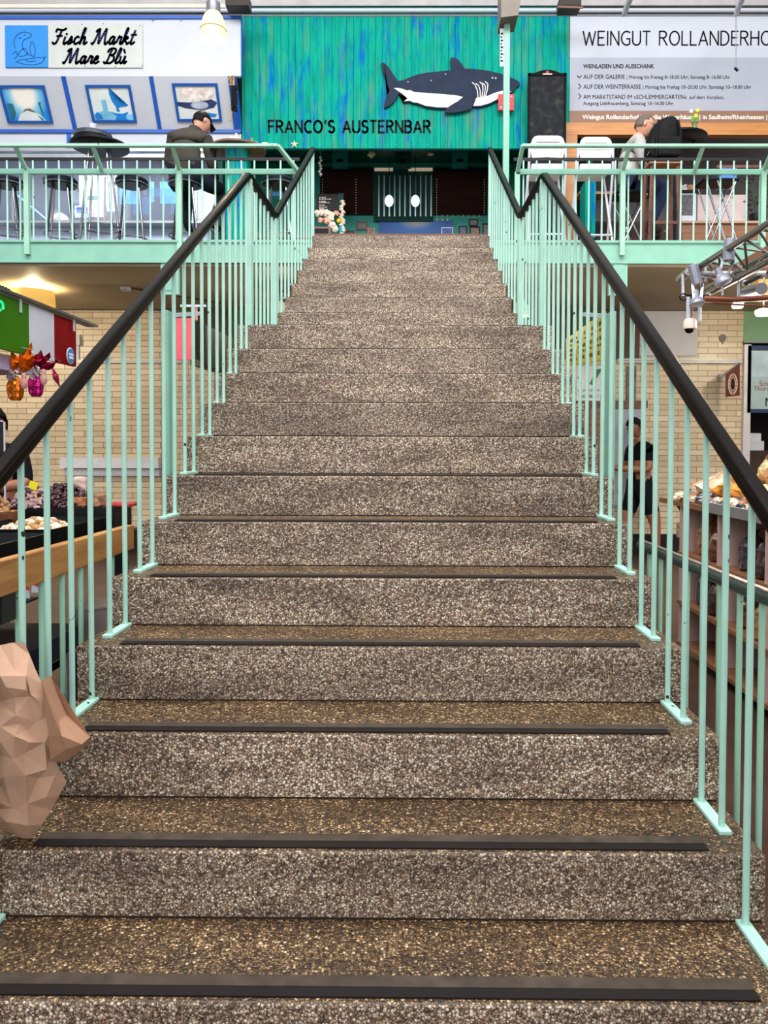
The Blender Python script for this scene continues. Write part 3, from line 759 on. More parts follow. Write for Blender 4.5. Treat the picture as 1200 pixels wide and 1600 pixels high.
for i, x in enumerate((587.5, 595.5)):
    p = at(x, 369, CY_ + .25); p.z = at(520, 372, CY_).z - .005; w = 0.028 if i == 0 else 0.034
    tag(MB().lathe([(w * 0.85, 0), (w, 0.01), (w, 0.1 + 0.01 * (1 - i)), (w * 0.8, 0.118)], p, 14).build('paper_roll', WHITE, smooth=True), ('slim' if i == 0 else 'thick') + ' white paper roll standing beside the blue banner', 'paper roll')
# things on the left of the counter
CY = 9.7
cz = at(520, 372, CY).z
struct('trim_7', MB().box(-2.42, 2.42, CY - 0.25, BI - 0.36, cz - 0.06, cz - 0.005), DARKWOOD)
cb = thing('chalkboard', 'black chalk menu board with white writing above the shells', 'board', at(514, 330, CY - 0.05))
m = MB(); px_box(m, 494, 303, 536, 329, CY - 0.05, 0.03); m.build('board', BLACK, cb)
m = MB(); px_box(m, 529, 302, 537, 329, CY - 0.06, 0.01); m.build('side_strip', DKG, cb)
m = MB()
for j, (y, w) in enumerate(((308, 10), (310.5, 18), (314, 10), (316, 16), (320, 8), (323, 13), (325.5, 8))):
    for q in range(int(w / 2)):
        px_box(m, 499 + q * 2.1, y, 499 + q * 2.1 + U(0.9, 1.7), y + 1.1, CY - 0.055, 0.004)
m.build('chalk_lines', LETW, cb)
fb = thing('frame_board', 'brown framed slate leaning low beside the shells, left in the bar', 'board', at(505, 368, CY - 0.2))
m = MB(); px_box(m, 490, 354, 517, 371, CY - 0.2, 0.02); m.build('frame', M('mauve_brown_frame', (122, 84, 76), 0.5), fb)
m = MB(); px_box(m, 492, 357, 513, 371, CY - 0.21, 0.01); m.build('slate', BLACK, fb)
SH = [M('shell_ivory', (238, 224, 206), 0.45), M('shell_rose', (222, 164, 146), 0.45), M('shell_tan', (196, 158, 122), 0.5)]
n_ = 0
for x, y, r, c_ in ((497, 333, .05, 0), (504, 332, .05, 0), (511, 333, .055, 0), (518, 335, .05, 0), (526, 333, .045, 1), (512, 345, .06, 1), (519, 352, .055, 0), (524, 358, .045, 0), (517, 341, .05, 0), (501, 344, .04, 1)):
    p = at(x, y, CY - 0.12); b = MB(); b.ball(p, r, r * 0.6, r * 0.85, 9, 6, jit=0.7); n_ += 1
    tag(b.build('decor_shell', SH[c_], smooth=False), 'pale shell in the heap below the chalk menu board', 'seashell', 'shells below the chalk menu')
b = MB(); b.ball(at(529.5, 345, CY - 0.12), 0.036, 0.03, 0.034, 10, 7); tag(b.build('lemon', M('lemon_yellow', (240, 206, 20), 0.4), smooth=True), 'bright yellow lemon beside the heap of shells', 'lemon')
t = MB()
for i in range(13):
    p = at(535 + 1.8 * math.sin(i * 1.9), 315 + i * 4.1, CY - 0.1); t.ball(p, 0.03, 0.03, 0.024, 7, 5, jit=0.6)
tag(t.build('shell_garland', SH[0]), 'garland of small shells hanging beside the chalk menu', 'garland')
b = MB(); px_box(b, 530, 351, 535, 372, CY - 0.12, 0.04); tag(b.build('turquoise_bottle', M('turquoise_glass', (10, 150, 176), 0.15, var=0), bevel=0.008), 'turquoise bottle standing beside the shell heap', 'bottle')
b = MB()
for i in range(7):
    p = at(500.5 + 1.4 * math.sin(i * 2.2), 246 + i * 4.4, CY - 0.4); b.ball(p, 0.022, 0.022, 0.02, 7, 5)
q = at(500.5, 276, CY - 0.4); b.tube([Vector((q.x, q.y, zc)), q], 0.003, 5)
tag(b.build('shell_mobile', M('shell_dim', (190, 196, 200), 0.4, var=0.1)), 'string of grey shells hanging at the left of the bar opening', 'mobile')
# starfish
def starfish(c, r, m, label, flat_=False, rot=0.3, lean=0.0):
    b = MB(); c = Vector(c); n = 10; o = []
    for i in range(10):
        a = rot + PI * i / 5; rr = r if i % 2 == 0 else r * 0.36; o.append((rr * math.cos(a), rr * math.sin(a)))
    if flat_: vs = [c + Vector((x, y * 0.6, 0)) for x, y in o] + [c + Vector((0, 0, r * 0.25)), c + Vector((0, 0, -r * 0.05))]
    else: vs = [c + Vector((x, 0, y)) for x, y in o] + [c + Vector((0, -r * 0.22, 0)), c + Vector((0, r * 0.1, 0))]
    b.add(vs, [(i, (i + 1) % 10, 10) for i in range(10)] + [((i + 1) % 10, i, 11) for i in range(10)])
    return tag(b.build('starfish', m), label, 'starfish')
STW = M('starfish_cream', (236, 226, 186), 0.6)
starfish((at(460, 225, PY0 - 0.03).x, PY0 - 0.025, at(460, 225, PY0 - 0.03).z), 0.055, STW, 'cream starfish fixed at the bottom edge of the turquoise boards')

# ---- fish stall on the left
FY = 8.55                                                # plane of its upper board
LX0, LX1 = -7.4, at(376.5, 100, FY).x
zt, zm = at(100, 28, FY).z, at(100, 119, FY).z
fs = thing('fish_stall_front', 'white fish stall front with blue trim and leaning lower panels, left of the bar', 'stall front', ((LX0 + LX1) / 2, FY, GZ))
MB().box(LX0, LX1, FY, FY + 0.05, zm, zt - 0.02).build('upper_panel', WHITE, fs)
MB().box(LX0, LX1 + 0.01, FY - 0.02, FY + 0.05, zt - 0.02, zt + 0.02).build('top_trim', BLUE, fs)
MB().box(LX1, LX1 + 0.012, FY - 0.01, FY + 0.05, zm, zt).build('end_trim', BLUE, fs)
LB = at(115, 205, PY0)                                   # bottom of the leaning panels
def lean(x, f, off=0.0):
    """point on the leaning panel: f = 0 top (near), 1 bottom (far); off towards the viewer"""
    d = Vector((0, PY0 - FY, LB.z - zm)); n = Vector((0, d.z, -d.y)).normalized()
    return Vector((x, FY + d.y * f, zm + d.z * f)) + n * off
def slab(mb, x0, x1, f0, f1, o0, o1, mi=0):
    vs = [lean(x, f, o) for o in (o0, o1) for f in (f0, f1) for x in (x0, x1)]
    return mb.add(vs, [(0, 1, 3, 2), (4, 6, 7, 5), (0, 4, 5, 1), (2, 3, 7, 6), (0, 2, 6, 4), (1, 5, 7, 3)], mi)
LX2 = at(377, 205, PY0).x
b = MB(); slab(b, LX0, LX2, 0, 1, -0.04, 0.0); b.build('leaning_panel', WHITE, fs)
for x, w in ((at(99, 118, FY).x, 0.055), (at(236, 118, FY).x, 0.05)):
    b = MB(); slab(b, x - w / 2, x + w / 2, 0, 1, 0.0, 0.012); b.build('strap', BLUE, fs)
b = MB(); slab(b, LX2 - 0.09, LX2 + 0.01, 0.0, 1.0, -0.05, 0.02); b.build('end_board', BLUE, fs)
MB().box(LX0, LX2, PY0 - 0.03, PY0, LB.z - 0.03, LB.z + 0.012).build('bottom_trim', BLUE, fs)
x = at(108, 215, PY0).x
zw = at(100, 234, PY0).z
MB().box(LX0, LX2, PY0, PY0 + 0.05, zw, LB.z - 0.03).build('lower_board', WHITE, fs)
MB().box(x - 0.028, x + 0.028, PY0 - 0.012, PY0, zw, LB.z - 0.03).build('strap', BLUE, fs)
b = MB(); b.box(LX0, LX2 - 0.4, PY0 - 0.05, PY0 + 0.03, zw - 0.035, zw); b.box(LX0, LX2 - 0.4, PY0 - 0.02, PY0 + 0.03, zw - 0.12, zw - 0.06)
b.build('steel_rails', STEEL, fs)
# shop sign
a, c_ = at(75, 105, FY - 0.03), at(222, 36, FY - 0.03)
sg = thing('shop_sign', 'cream fish market sign with navy script and a square blue emblem', 'sign', ((a.x + c_.x) / 2, FY - 0.03, a.z))
MB().box(a.x, c_.x, FY - 0.02, FY - 0.001, a.z, c_.z).build('board', M('cream_sign_board', (188, 193, 188), 0.5, var=0.04), sg)
SCRIPT = {
 'F': (.62, [[(.02, .12), (.1, .02), (.24, .1), (.34, .5), (.42, .9)], [(.1, .78), (.14, .94), (.3, .92), (.5, .9), (.66, 1.0)], [(.2, .5), (.36, .53), (.5, .52)]]),
 'M': (.98, [[(.0, .08), (.06, .0), (.16, .2), (.28, .7), (.34, .96), (.38, .5), (.42, .04), (.56, .5), (.72, .97), (.74, .5), (.78, .06), (.86, .0), (.96, .16)], [(.34, .96), (.22, .9), (.16, .78)]]),
 'B': (.66, [[(.02, .1), (.1, .0), (.2, .1), (.28, .5), (.36, .94)], [(.14, .74), (.22, .92), (.4, .99), (.58, .92), (.58, .7), (.46, .56), (.3, .53)], [(.36, .53), (.54, .46), (.58, .22), (.42, .02), (.2, .02)]]),
 'i': (.2, [[(.06, .46), (.03, .1), (.1, .0), (.22, .14)], [(.1, .62), (.11, .66)]]),
 's': (.34, [[(.0, .06), (.12, .26), (.2, .48), (.24, .28), (.2, .06), (.08, .0)], [(.08, .0), (.2, .06), (.34, .16)]]),
 'c': (.34, [[(.28, .42), (.18, .48), (.06, .32), (.06, .1), (.16, .0), (.34, .14)]]),
 'h': (.44, [[(.0, .06), (.1, .4), (.2, .94), (.14, .98), (.08, .6), (.04, .0)], [(.04, .0), (.1, .3), (.22, .46), (.28, .36), (.25, .08), (.32, .0), (.44, .14)]]),
 'a': (.42, [[(.28, .42), (.18, .48), (.06, .34), (.04, .1), (.12, .0), (.22, .14), (.3, .46), (.27, .08), (.33, .0), (.42, .14)]]),
 'r': (.32, [[(.0, .1), (.1, .44), (.12, .5), (.14, .42), (.26, .44), (.22, .1), (.28, .0), (.34, .12)]]),
 'k': (.42, [[(.0, .06), (.1, .4), (.2, .94), (.14, .98), (.08, .6), (.04, .0)], [(.08, .22), (.22, .46), (.28, .38), (.12, .24), (.24, .12), (.3, .0), (.42, .12)]]),
 't': (.28, [[(.18, .86), (.08, .3), (.06, .06), (.14, .0), (.28, .14)], [(.0, .58), (.3, .6)]]),
 'e': (.34, [[(.04, .2), (.2, .28), (.24, .42), (.16, .48), (.06, .3), (.06, .08), (.16, .0), (.34, .14)]]),
 'l': (.24, [[(.0, .1), (.14, .5), (.22, .9), (.16, .98), (.08, .6), (.04, .1), (.12, .0), (.26, .14)]]),
 'u': (.42, [[(.02, .46), (.02, .12), (.1, .0), (.2, .12), (.28, .46), (.26, .1), (.32, .0), (.42, .14)], [(.1, .92), (.22, .68)]]),
 ' ': (.22, []),
}
def smooth_pts(p, n=4):
    out = []
    for i in range(len(p) - 1):
        p0, p1, p2, p3 = p[max(i - 1, 0)], p[i], p[i + 1], p[min(i + 2, len(p) - 1)]
        for j in range(n):
            t = j / n
            out.append(tuple(0.5 * (2 * p1[k] + (p2[k] - p0[k]) * t + (2 * p0[k] - 5 * p1[k] + 4 * p2[k] - p3[k]) * t * t + (3 * p1[k] - p0[k] - 3 * p2[k] + p3[k]) * t ** 3) for k in (0, 1)))
    return out + [p[-1]]
sl = 0.22
SCR = {ch: (w, [smooth_pts([(x + y * sl, y) for x, y in st], 4) for st in sts]) for ch, (w, sts) in SCRIPT.items()}
tx = MB()
for text, x0, y0, x1, y1 in (('Fisch Markt', 81, 69, 216, 44), ('Mare Blu', 98, 99, 202, 75)):
    o, e = at(x0, y0, FY - 0.021), at(x1, y1, FY - 0.021)
    stroke_text(tx, text, (o.x, FY - 0.0205, o.z), XU, ZU, (e.z - o.z) * 0.98, 0.026, width=(e.x - o.x) * 0.95, gap=0.03, depth=0.004, glyphs=SCR)
tx.build('lettering', NAVY, sg)
a, c_ = at(8, 104.5, FY - 0.03), at(74, 39, FY - 0.03)
MB().box(a.x, c_.x, FY - 0.024, FY - 0.001, a.z, c_.z).build('emblem_panel', M('emblem_blue', (20, 132, 216), 0.45, var=0.08, vscale=3), sg, label='square blue panel with line-drawn fish')
em = MB()
def ep(x, y): p = at(x / 3.0, y / 3.0, FY - 0.025); return (p.x, p.z)
for st in ([(70, 225), (66, 195), (75, 170), (95, 155), (118, 150), (142, 158), (146, 170), (128, 180), (110, 190), (104, 210), (112, 235), (132, 255), (160, 265)], [(160, 265), (165, 230), (150, 195), (140, 230), (148, 262)], [(60, 255), (75, 240), (82, 262), (66, 275)],
           [(82, 262), (100, 235), (118, 228), (130, 250), (112, 262), (90, 265)], [(76, 290), (110, 300), (150, 304), (190, 296), (208, 275), (180, 268), (140, 276), (100, 280), (76, 290)], [(208, 275), (212, 262)], [(120, 282), (140, 290), (170, 284)], [(88, 180), (98, 176)], [(112, 165), (118, 162)]):
    stroke_path(em, smooth_pts([ep(*q) for q in st], 3), 0.009, (0, FY - 0.0245, 0), XU, ZU, 0.002)
em.build('emblem_lines', M('emblem_line_blue', (14, 66, 140), 0.5, var=0), sg)
sc = MB()
for x, y in ((128, 38), (161, 37), (219, 40), (222, 103), (180, 104), (133, 104), (238, 32), (283, 32), (240, 30)):
    p = at(x, y, FY - 0.022); sc.ball((p.x, FY - 0.02, p.z), 0.007, nu=6, nv=4)
sc.build('screws', BLACKM, sg)
# three pictures on the leaning panels
def lean_picture(px0, px1, y0, y1, label, draw):
    f0 = (y0 - 119) / (205 - 119); f1 = (y1 - 119) / (205 - 119)
    def X(px, f): 
        q = lean(0, f); return at(px, 160, q.y).x
    x0, x1 = at(px0, 160, lean(0, f0).y).x, at(px1, 160, lean(0, f0).y).x
    c = lean((x0 + x1) / 2, f1)
    t = thing('framed_print', label, 'picture', c)
    w = 0.032; df = w / 0.66
    fr = MB(); slab(fr, x0, x1, f0, f0 + df, 0.001, 0.025); slab(fr, x0, x1, f1 - df, f1, 0.001, 0.025); slab(fr, x0, x0 + w, f0 + df, f1 - df, 0.001, 0.025); slab(fr, x1 - w, x1, f0 + df, f1 - df, 0.001, 0.025)
    fr.build('frame', M('picture_blue_frame', (22, 80, 160), 0.4, var=0.05), t)
    draw(t, x0 + w, x1 - w, f0 + df, f1 - df)
def motif(t, x0, x1, f0, f1, polys):
    """flat printed shapes, u to the right and v downwards in 0..1"""
    for i, (mat, pts) in enumerate(polys):
        o1 = 0.006 + 0.0012 * i
        P = [lean(x0 + (x1 - x0) * u, f0 + (f1 - f0) * v, o1) for u, v in pts]
        d = MB(); ux = XU; uy = (lean(0, 0) - lean(0, 1)).normalized(); org = lean(x0, f1, o1)
        loc = [((p - org).dot(ux), (p - org).dot(uy)) for p in P]
        d.prism(loc, org, ux, uy, 0.001); d.build('print' if i == 0 else 'print_motif', mat, t)
FULL = [(0, 0), (1, 0), (1, 1), (0, 1)]
def circ(cx, cy, rx, ry, a0=0, a1=360, n=18): return [(cx + rx * math.cos(math.radians(a0 + (a1 - a0) * i / n)), cy + ry * math.sin(math.radians(a0 + (a1 - a0) * i / n))) for i in range(n + (0 if a1 - a0 == 360 else 1))]
def glow_print(name, c_edge, c_mid, cx, cz, sc_):
    m, N, L, b = new_mat(name); s = N.new('ShaderNodeTexCoord'); mp = N.new('ShaderNodeMapping'); mp.inputs['Scale'].default_value = (sc_, 0, sc_); mp.inputs['Location'].default_value = (cx, 0, cz)
    g_ = N.new('ShaderNodeTexGradient'); g_.gradient_type = 'SPHERICAL'; L.new(s.outputs['Object'], mp.inputs[0]); L.new(mp.outputs[0], g_.inputs[0])
    r = ramp(N, [(0.0, c_edge), (0.35, c_mid), (0.6, (236, 232, 222))]); L.new(g_.outputs['Fac'], r.inputs[0]); L.new(r.outputs[0], b.inputs['Base Color']); return m
PB = M('print_blue', (10, 120, 200), 0.5, var=0.1, vscale=9); PW = M('print_pale', (214, 222, 222), 0.5, var=0.06, vscale=6); PC = M('print_teal', (40, 110, 130), 0.5, var=0.2); PT = M('print_grey_brown', (120, 108, 104), 0.5, var=0.2); PLB = M('print_light_blue', (120, 190, 226), 0.5, var=0.15); PD = M('print_navy', (42, 58, 104), 0.5, var=0.3, vscale=14)
lean_picture(-2.5, 70, 132.5, 192, 'blue framed print of a pale moon over water, leftmost on the fish stall', lambda t, x0, x1, f0, f1: motif(t, x0, x1, f0, f1, [
    (glow_print("moon_print", (8, 132, 214), (120, 190, 222), 0, -0.95, 3.4), FULL), (PW, [(.2, 1), (.3, .8), (.45, .68), (.62, .68), (.78, .82), (.9, 1)]), (PT, [(.36, .76), (.45, .64), (.56, .62), (.66, .7), (.7, .76), (.58, .68), (.48, .68)]), (PC, [(.03, .46), (.18, .48), (.2, .78), (.1, .98), (.04, .98)]),
    (PC, [(.8, .44), (.88, .42), (.85, .5), (.88, .78), (.84, .86), (.82, .62)]), (PC, [(.72, .82), (.84, .94), (.86, 1), (.8, .98)])]))
lean_picture(133.5, 204, 132, 191, 'blue framed print of a dark blue whale tail, middle one on the fish stall', lambda t, x0, x1, f0, f1: motif(t, x0, x1, f0, f1, [
    (PW, FULL), (PLB, [(0, .8), (.3, .7), (.6, .78), (1, .84), (1, 1), (0, 1)]), (PB, [(.5, .02), (.53, .02), (.56, .2), (.62, .36), (.74, .48), (.92, .54), (.86, .58), (.72, .6), (.66, .62), (.68, .74), (.6, .74), (.6, .6), (.52, .4), (.49, .2)]),
    (PB, [(.44, .74), (.56, .8), (.74, .8), (.9, .74), (.8, .9), (.84, 1), (.52, 1), (.58, .88)]), (PLB, [(.26, .38), (.38, .36), (.38, .84), (.26, .86)]), (PB, [(.02, .88), (.1, .74), (.2, .84), (.22, .96), (.06, .98)])]))
lean_picture(269, 340, 129.5, 189, 'blue framed print of a white oyster shell, behind the man in the cap', lambda t, x0, x1, f0, f1: motif(t, x0, x1, f0, f1, [
    (PW, FULL), (M('print_shell', (226, 214, 212), 0.5, var=0.25, vscale=16), circ(.5, .24, .46, .22)), (PD, [(0, .48), (.3, .5), (.7, .44), (.86, .4), (1, .5), (.9, .66), (.6, .74), (.2, .68), (0, .6)]), (M('print_pearl', (176, 186, 206), 0.4, var=0.2, vscale=12), circ(.55, .58, .22, .12)), (PB, [(.4, .84), (.7, .8), (.96, .86), (.9, .94), (.5, .94)])]))
# rope hank on the end board
rp = thing('hanging_rope', 'frayed tan and black rope hank hanging beside the turquoise boards', 'rope', at(364, 150, FY - 0.1))
b = MB()
for i in range(9):
    q = [at(361 + U(-2, 4) - 3 * k_ * (k_ < 2), 118 + k_ * 4.5 + U(0, 2), FY - 0.03 - U(0, .03)) for k_ in range(4)]; b.tube(q, 0.006, 5)
b.tube([at(365, 118, FY - .08), at(366, 150, FY - .08), at(362, 176, FY - .08), at(359, 189, FY - .08)], 0.012, 7)
b.build('tan_strands', M('hemp', (176, 140, 96), 0.7, var=0.2), rp)
b = MB()
for i in range(5):
    b.tube([at(366 + 4 * math.sin(k_ * 1.3 + i), 134 + k_ * 4.4, FY - 0.1 - 0.02 * math.cos(k_ + i)) for k_ in range(10)], 0.013, 6)
b.build('black_strands', M('black_rope', (26, 24, 26), 0.7, var=0.2), rp)

# interior of the fish stall behind the railing
FB = 10.0
struct('wall_fish_back', MB().box(-7.5, -2.55, FB, FB + 0.1, GZ, 6.2), M('dim_blue_grey_wall', (62, 66, 84), 0.5, var=0.3, vscale=1.5))
STB = M('blue_grey_steel', (182, 198, 232), 0.35, 0.1, var=0.25, vscale=2.5)
fc = thing('fish_counter', 'long blue-grey steel fish counter behind the left gallery railing', 'counter', (-4.6, 9.0, GZ))
z0 = at(100, 343, 8.75).z
b = MB(); b.add([(-7.2, 8.75, GZ), (-2.6, 8.75, GZ), (-2.6, 8.95, z0 - .05), (-7.2, 8.95, z0 - .05), (-7.2, 9.6, GZ), (-2.6, 9.6, GZ), (-2.6, 9.6, z0 - .05), (-7.2, 9.6, z0 - .05)],
    [(0, 1, 2, 3), (5, 4, 7, 6), (0, 3, 7, 4), (1, 5, 6, 2), (3, 2, 6, 7), (0, 4, 5, 1)]); b.build('front', STB, fc)
MB().box(-7.2, -2.6, 8.72, 9.65, z0 - 0.05, z0 - 0.02).build('worktop', STEEL, fc)
b = MB()
for x in (-6.4, -5.1, -3.9, -2.7): b.box(x - 0.012, x + 0.012, 8.74, 8.76, z0 - 0.02, z0 + 0.55)
b.build('glass_posts', STEEL, fc)
MB().box(-7.2, -2.6, 8.745, 8.752, z0 - 0.02, z0 + 0.4).build('glass_guard', M('counter_glass', (210, 226, 236), 0.05, var=0, trans=0.95, alpha=0.35), fc)
def poster(x0, y0, x1, y1, Y, rgb, label, name='poster', cat='poster', extra=None):
    m = MB(); px_box(m, x0, y0, x1, y1, Y, 0.012)
    return tag(m.build(name, M('sheet_%d_%d_%d' % rgb, rgb, 0.5, var=0.08, vscale=4)), label, cat)
poster(124, 274, 183, 330, FB - 0.013, (236, 240, 246), 'bright white menu sheet on the fish stall back wall')
poster(136, 306, 155, 312, FB - 0.026, (36, 110, 70), 'small green label strip on the white menu sheet')
poster(187, 290, 216, 319, FB - 0.013, (64, 150, 224), 'pale blue poster between two bar stools on the left')
poster(250, 284, 284, 318, FB - 0.013, (84, 170, 236), 'pale blue poster beside the seated man in the cap')
poster(236, 284, 241, 316, FB - 0.013, (96, 170, 230), 'narrow blue strip poster on the fish stall back wall')
pcd = thing('price_card', 'framed price card with blue print on the fish counter', 'price card', at(128, 336, 9.3))
m = MB(); px_box(m, 117, 321, 139, 340, 9.3, .012); m.build('card', WHITE, pcd); m = MB(); px_box(m, 119.5, 324, 137, 333, 9.295, .005); m.build('blue_print', M('sheet_blue', (36, 70, 150), 0.5, var=.2, vscale=30), pcd)
poster(142, 324, 166, 339, 9.4, (226, 178, 180), 'pink paper tray on the fish counter', 'paper_tray', 'tray')
poster(300, 296, 337, 352, FB - 0.013, (226, 230, 238), 'white notice sheet behind the seated man in the cap')
poster(425, 300, 448, 306, FB - 0.013, (84, 170, 236), 'small blue strip poster behind the rightmost left stool')
b = MB(); p = at(81, 345, 8.9)
tag(MB().lathe([(0.15, 0), (0.15, .02), (.13, .12), (.08, .2), (0.0, .235)], (p.x, 9.15, z0 - 0.02), 20).build('glass_dome', M('grey_dome', (176, 166, 164), 0.25, var=0.1), smooth=True), 'greyish domed cover on the fish counter behind a bar stool', 'dome')
b = MB(); q = at(58, 331, 8.7); b.tube([at(18, 298, 8.7), q, Vector((q.x + .12, 8.72, z0 - .02))], 0.016, 8); tag(b.build('counter_strut', M('pale_blue_steel', (150, 204, 226), 0.3, 0.4), smooth=True), 'pale blue slanting strut above the fish counter at far left', 'strut')

tl = thing('tube_light', 'added tube light, out of view, brightening the fish stall interior', 'light', (-4.7, 9.0, 5.42))  # added unseen fixture that brightens the back wall of the stall
MB().box(-6.6, -2.8, 8.97, 9.05, 5.46, 5.5).build('batten', GREYP, tl)
MB().tube([(-6.55, 9.01, 5.445), (-2.85, 9.01, 5.445)], .014, 10).build('tube', M('added_tube_glow', (240, 246, 255), 0.3, var=0, emit=2.0), tl, smooth=True)
for x in (-6.4, -3.0): MB().bar((x, 9.01, 5.5), (x, 9.01, 6.2), .012, .012).build('hanger', STEEL, tl)
area('added_stall_fill', (-4.7, 9.01, 5.42), (-4.7, 9.5, 4.4), 3.7, 0.05, 75, (0.92, 0.96, 1.0))

# ---- wine bar sign on the right
RX0 = at(889.5, 100, PY0).x; RX1 = 5.4
zt, zg, zb_, zs = at(900, 24, PY0).z, at(900, 90, PY0).z, at(900, 173, PY0).z, at(900, 192, PY0).z
ws = thing('wine_bar_sign', 'large white and grey wine estate sign with brown bottom band', 'sign', ((RX0 + RX1) / 2, PY0, zs))
MB().box(RX0, RX1, PY0, PY0 + 0.05, zg, zt).build('upper_panel', M('sign_white', (190, 194, 206), 0.5, var=0.03, vscale=2), ws)
MB().box(RX0, RX1, PY0, PY0 + 0.05, zb_, zg).build('lower_panel', M('sign_pale_grey', (164, 168, 181), 0.5, var=0.03, vscale=2), ws, label='pale grey panel')
MB().box(RX0, RX1, PY0, PY0 + 0.05, zs, zb_).build('bottom_band', M('sign_brown', (138, 98, 74), 0.5, var=0.06, vscale=3), ws, label='brown band')
o, e = at(911, 70.5, PY0), at(1200, 49, PY0)
tx = MB(); full_w = (at(1218.5, 60, PY0).x - o.x)
stroke_text(tx, 'WEINGUT ROLLANDERHOF', (o.x, PY0 - 0.001, o.z), XU, ZU, e.z - o.z, 0.018, width=full_w, gap=.2, depth=0.003)
tx.build('headline', INK, ws)
def ftext(nm, s, x0, yb, x1, h, mat=INK, off=0.0):
    o, e = at(x0, yb, PY0 - 0.002), at(x1, yb, PY0 - 0.002)
    return font_text(nm, s, (o.x, PY0 - 0.001, o.z), h * (e.x - o.x) / (x1 - x0) * 1.38, mat, ws, width=e.x - o.x, offset=off)
ftext('lettering', 'WEINLADEN UND AUSSCHANK', 911.5, 106.5, 1022, 6.5, off=0.0012)
ftext('lettering', 'AUF DER GALERIE', 911.5, 123, 976, 6.7)
ftext('lettering', '| Montag bis Freitag 8\u201318.00 Uhr, Samstag 8\u201316.00 Uhr', 979, 123, 1140, 5.6)
ftext('lettering', 'AUF DER WEINTERRASSE', 911.5, 138.5, 1001, 6.7)
ftext('lettering', '| Montag bis Freitag 10\u201320.00 Uhr, Samstag 10\u201318.00 Uhr', 1004, 138.5, 1173, 5.6)
ftext('lettering', 'AM MARKTSTAND IM \u00bbSCHLEMMERGARTEN\u00ab', 911.5, 154.5, 1073, 6.7)
ftext('lettering', 'auf dem Vorplatz,', 1077, 154.5, 1131, 5.6)
ftext('lettering', 'Ausgang Liebfrauenberg, Samstag 10\u201316.00 Uhr', 911, 164, 1052, 5.6)
ftext('lettering', 'Weingut Rollanderhof | Familie Weyerh\u00e4user | in Saulheim/Rheinhessen | Telefon', 910, 186, 1232, 6.8, LETW, 0.0012)
ar = MB()
def ap(x, y): p = at(x, y, PY0); return (p.x, p.z)
stroke_path(ar, [ap(902, 118.5), ap(905.3, 121.5), ap(908.6, 118.5)], 0.009, (0, PY0 - 0.001, 0), XU, ZU, 0.003)
for y in (135, 150.5): stroke_path(ar, [ap(904, y - 4), ap(907.5, y), ap(904, y + 4)], 0.009, (0, PY0 - 0.001, 0), XU, ZU, 0.003)
ar.build('arrow_marks', INK, ws)
wbm = thing('wooden_beam', 'orange-brown wooden beam below the wine estate sign', 'beam', ((RX0 + RX1) / 2, PY0, at(900, 212, PY0).z))
MB().box(RX0 - 0.05, RX1, PY0 - 0.01, PY0 + 0.1, at(900, 211, PY0).z, zs).build('beam', OAKX, wbm)
MB().box(RX0 - 0.05, at(902, 220, PY0).x, PY0 - 0.005, PY0 + 0.1, GZ, at(900, 211, PY0).z).build('post', OAKX, wbm)
struct('wall_wine_back', MB().box(2.55, 6.5, 10.2, 10.3, GZ, 6.6), M('dim_taupe_wall', (92, 82, 82), 0.6, var=0.15, vscale=1.5))
# black framed blackboard leaning before the boards
a, c_ = at(824.5, 226, PY0 - 0.2), at(885.5, 114, PY0 - 0.2)
bk = thing('menu_blackboard', 'tall black framed blackboard with faint grape leaves beside the wine sign', 'blackboard', ((a.x + c_.x) / 2, PY0 - 0.2, a.z - 0.6))
f = MB(); k = 0.03; Y = PY0 - 0.2; z0_ = GZ
f.box(a.x, a.x + k, Y, Y + 0.04, z0_, c_.z); f.box(c_.x - k, c_.x, Y, Y + 0.04, z0_, c_.z); f.box(a.x, c_.x, Y, Y + 0.04, c_.z - k, c_.z)
xm = (a.x + c_.x) / 2
f.prism([(xm - .17, c_.z), (xm + .17, c_.z), (xm + .1, c_.z + .025), (xm + .05, c_.z + .04), (xm - .05, c_.z + .04), (xm - .1, c_.z + .025)], (0, Y + 0.04, 0), XU, ZU, 0.04)
f.build('frame', M('matt_black_frame', (14, 14, 16), 0.7, var=0), bk)
m_, N, L, b = new_mat('grape_leaf_slate'); vo = N.new('ShaderNodeTexNoise'); vo.inputs['Scale'].default_value = 11; vo.inputs['Detail'].default_value = 3
t_ = N.new('ShaderNodeTexCoord'); L.new(t_.outputs['Object'], vo.inputs['Vector'])
r = ramp(N, [(0.45, (20, 22, 27)), (0.6, (32, 36, 44)), (0.72, (66, 62, 40)), (0.8, (46, 50, 34))]); L.new(vo.outputs['Fac'], r.inputs[0]); L.new(r.outputs[0], b.inputs['Base Color']); b.inputs['Roughness'].default_value = 0.5; b.inputs['Specular IOR Level'].default_value = 0.12
MB().box(a.x + k, c_.x - k, Y + 0.012, Y + 0.03, z0_, c_.z - k).build('slate', m_, bk)
b = MB(); b.ball((xm, Y - 0.001, c_.z + 0.008), 0.02, 0.004, 0.02, 10, 6); b.build('badge', RED, bk); 
b = MB(); b.box(xm - 0.06, xm + 0.06, Y - 0.003, Y, c_.z - 0.022, c_.z - 0.008); b.build('badge_line', LETW, bk)
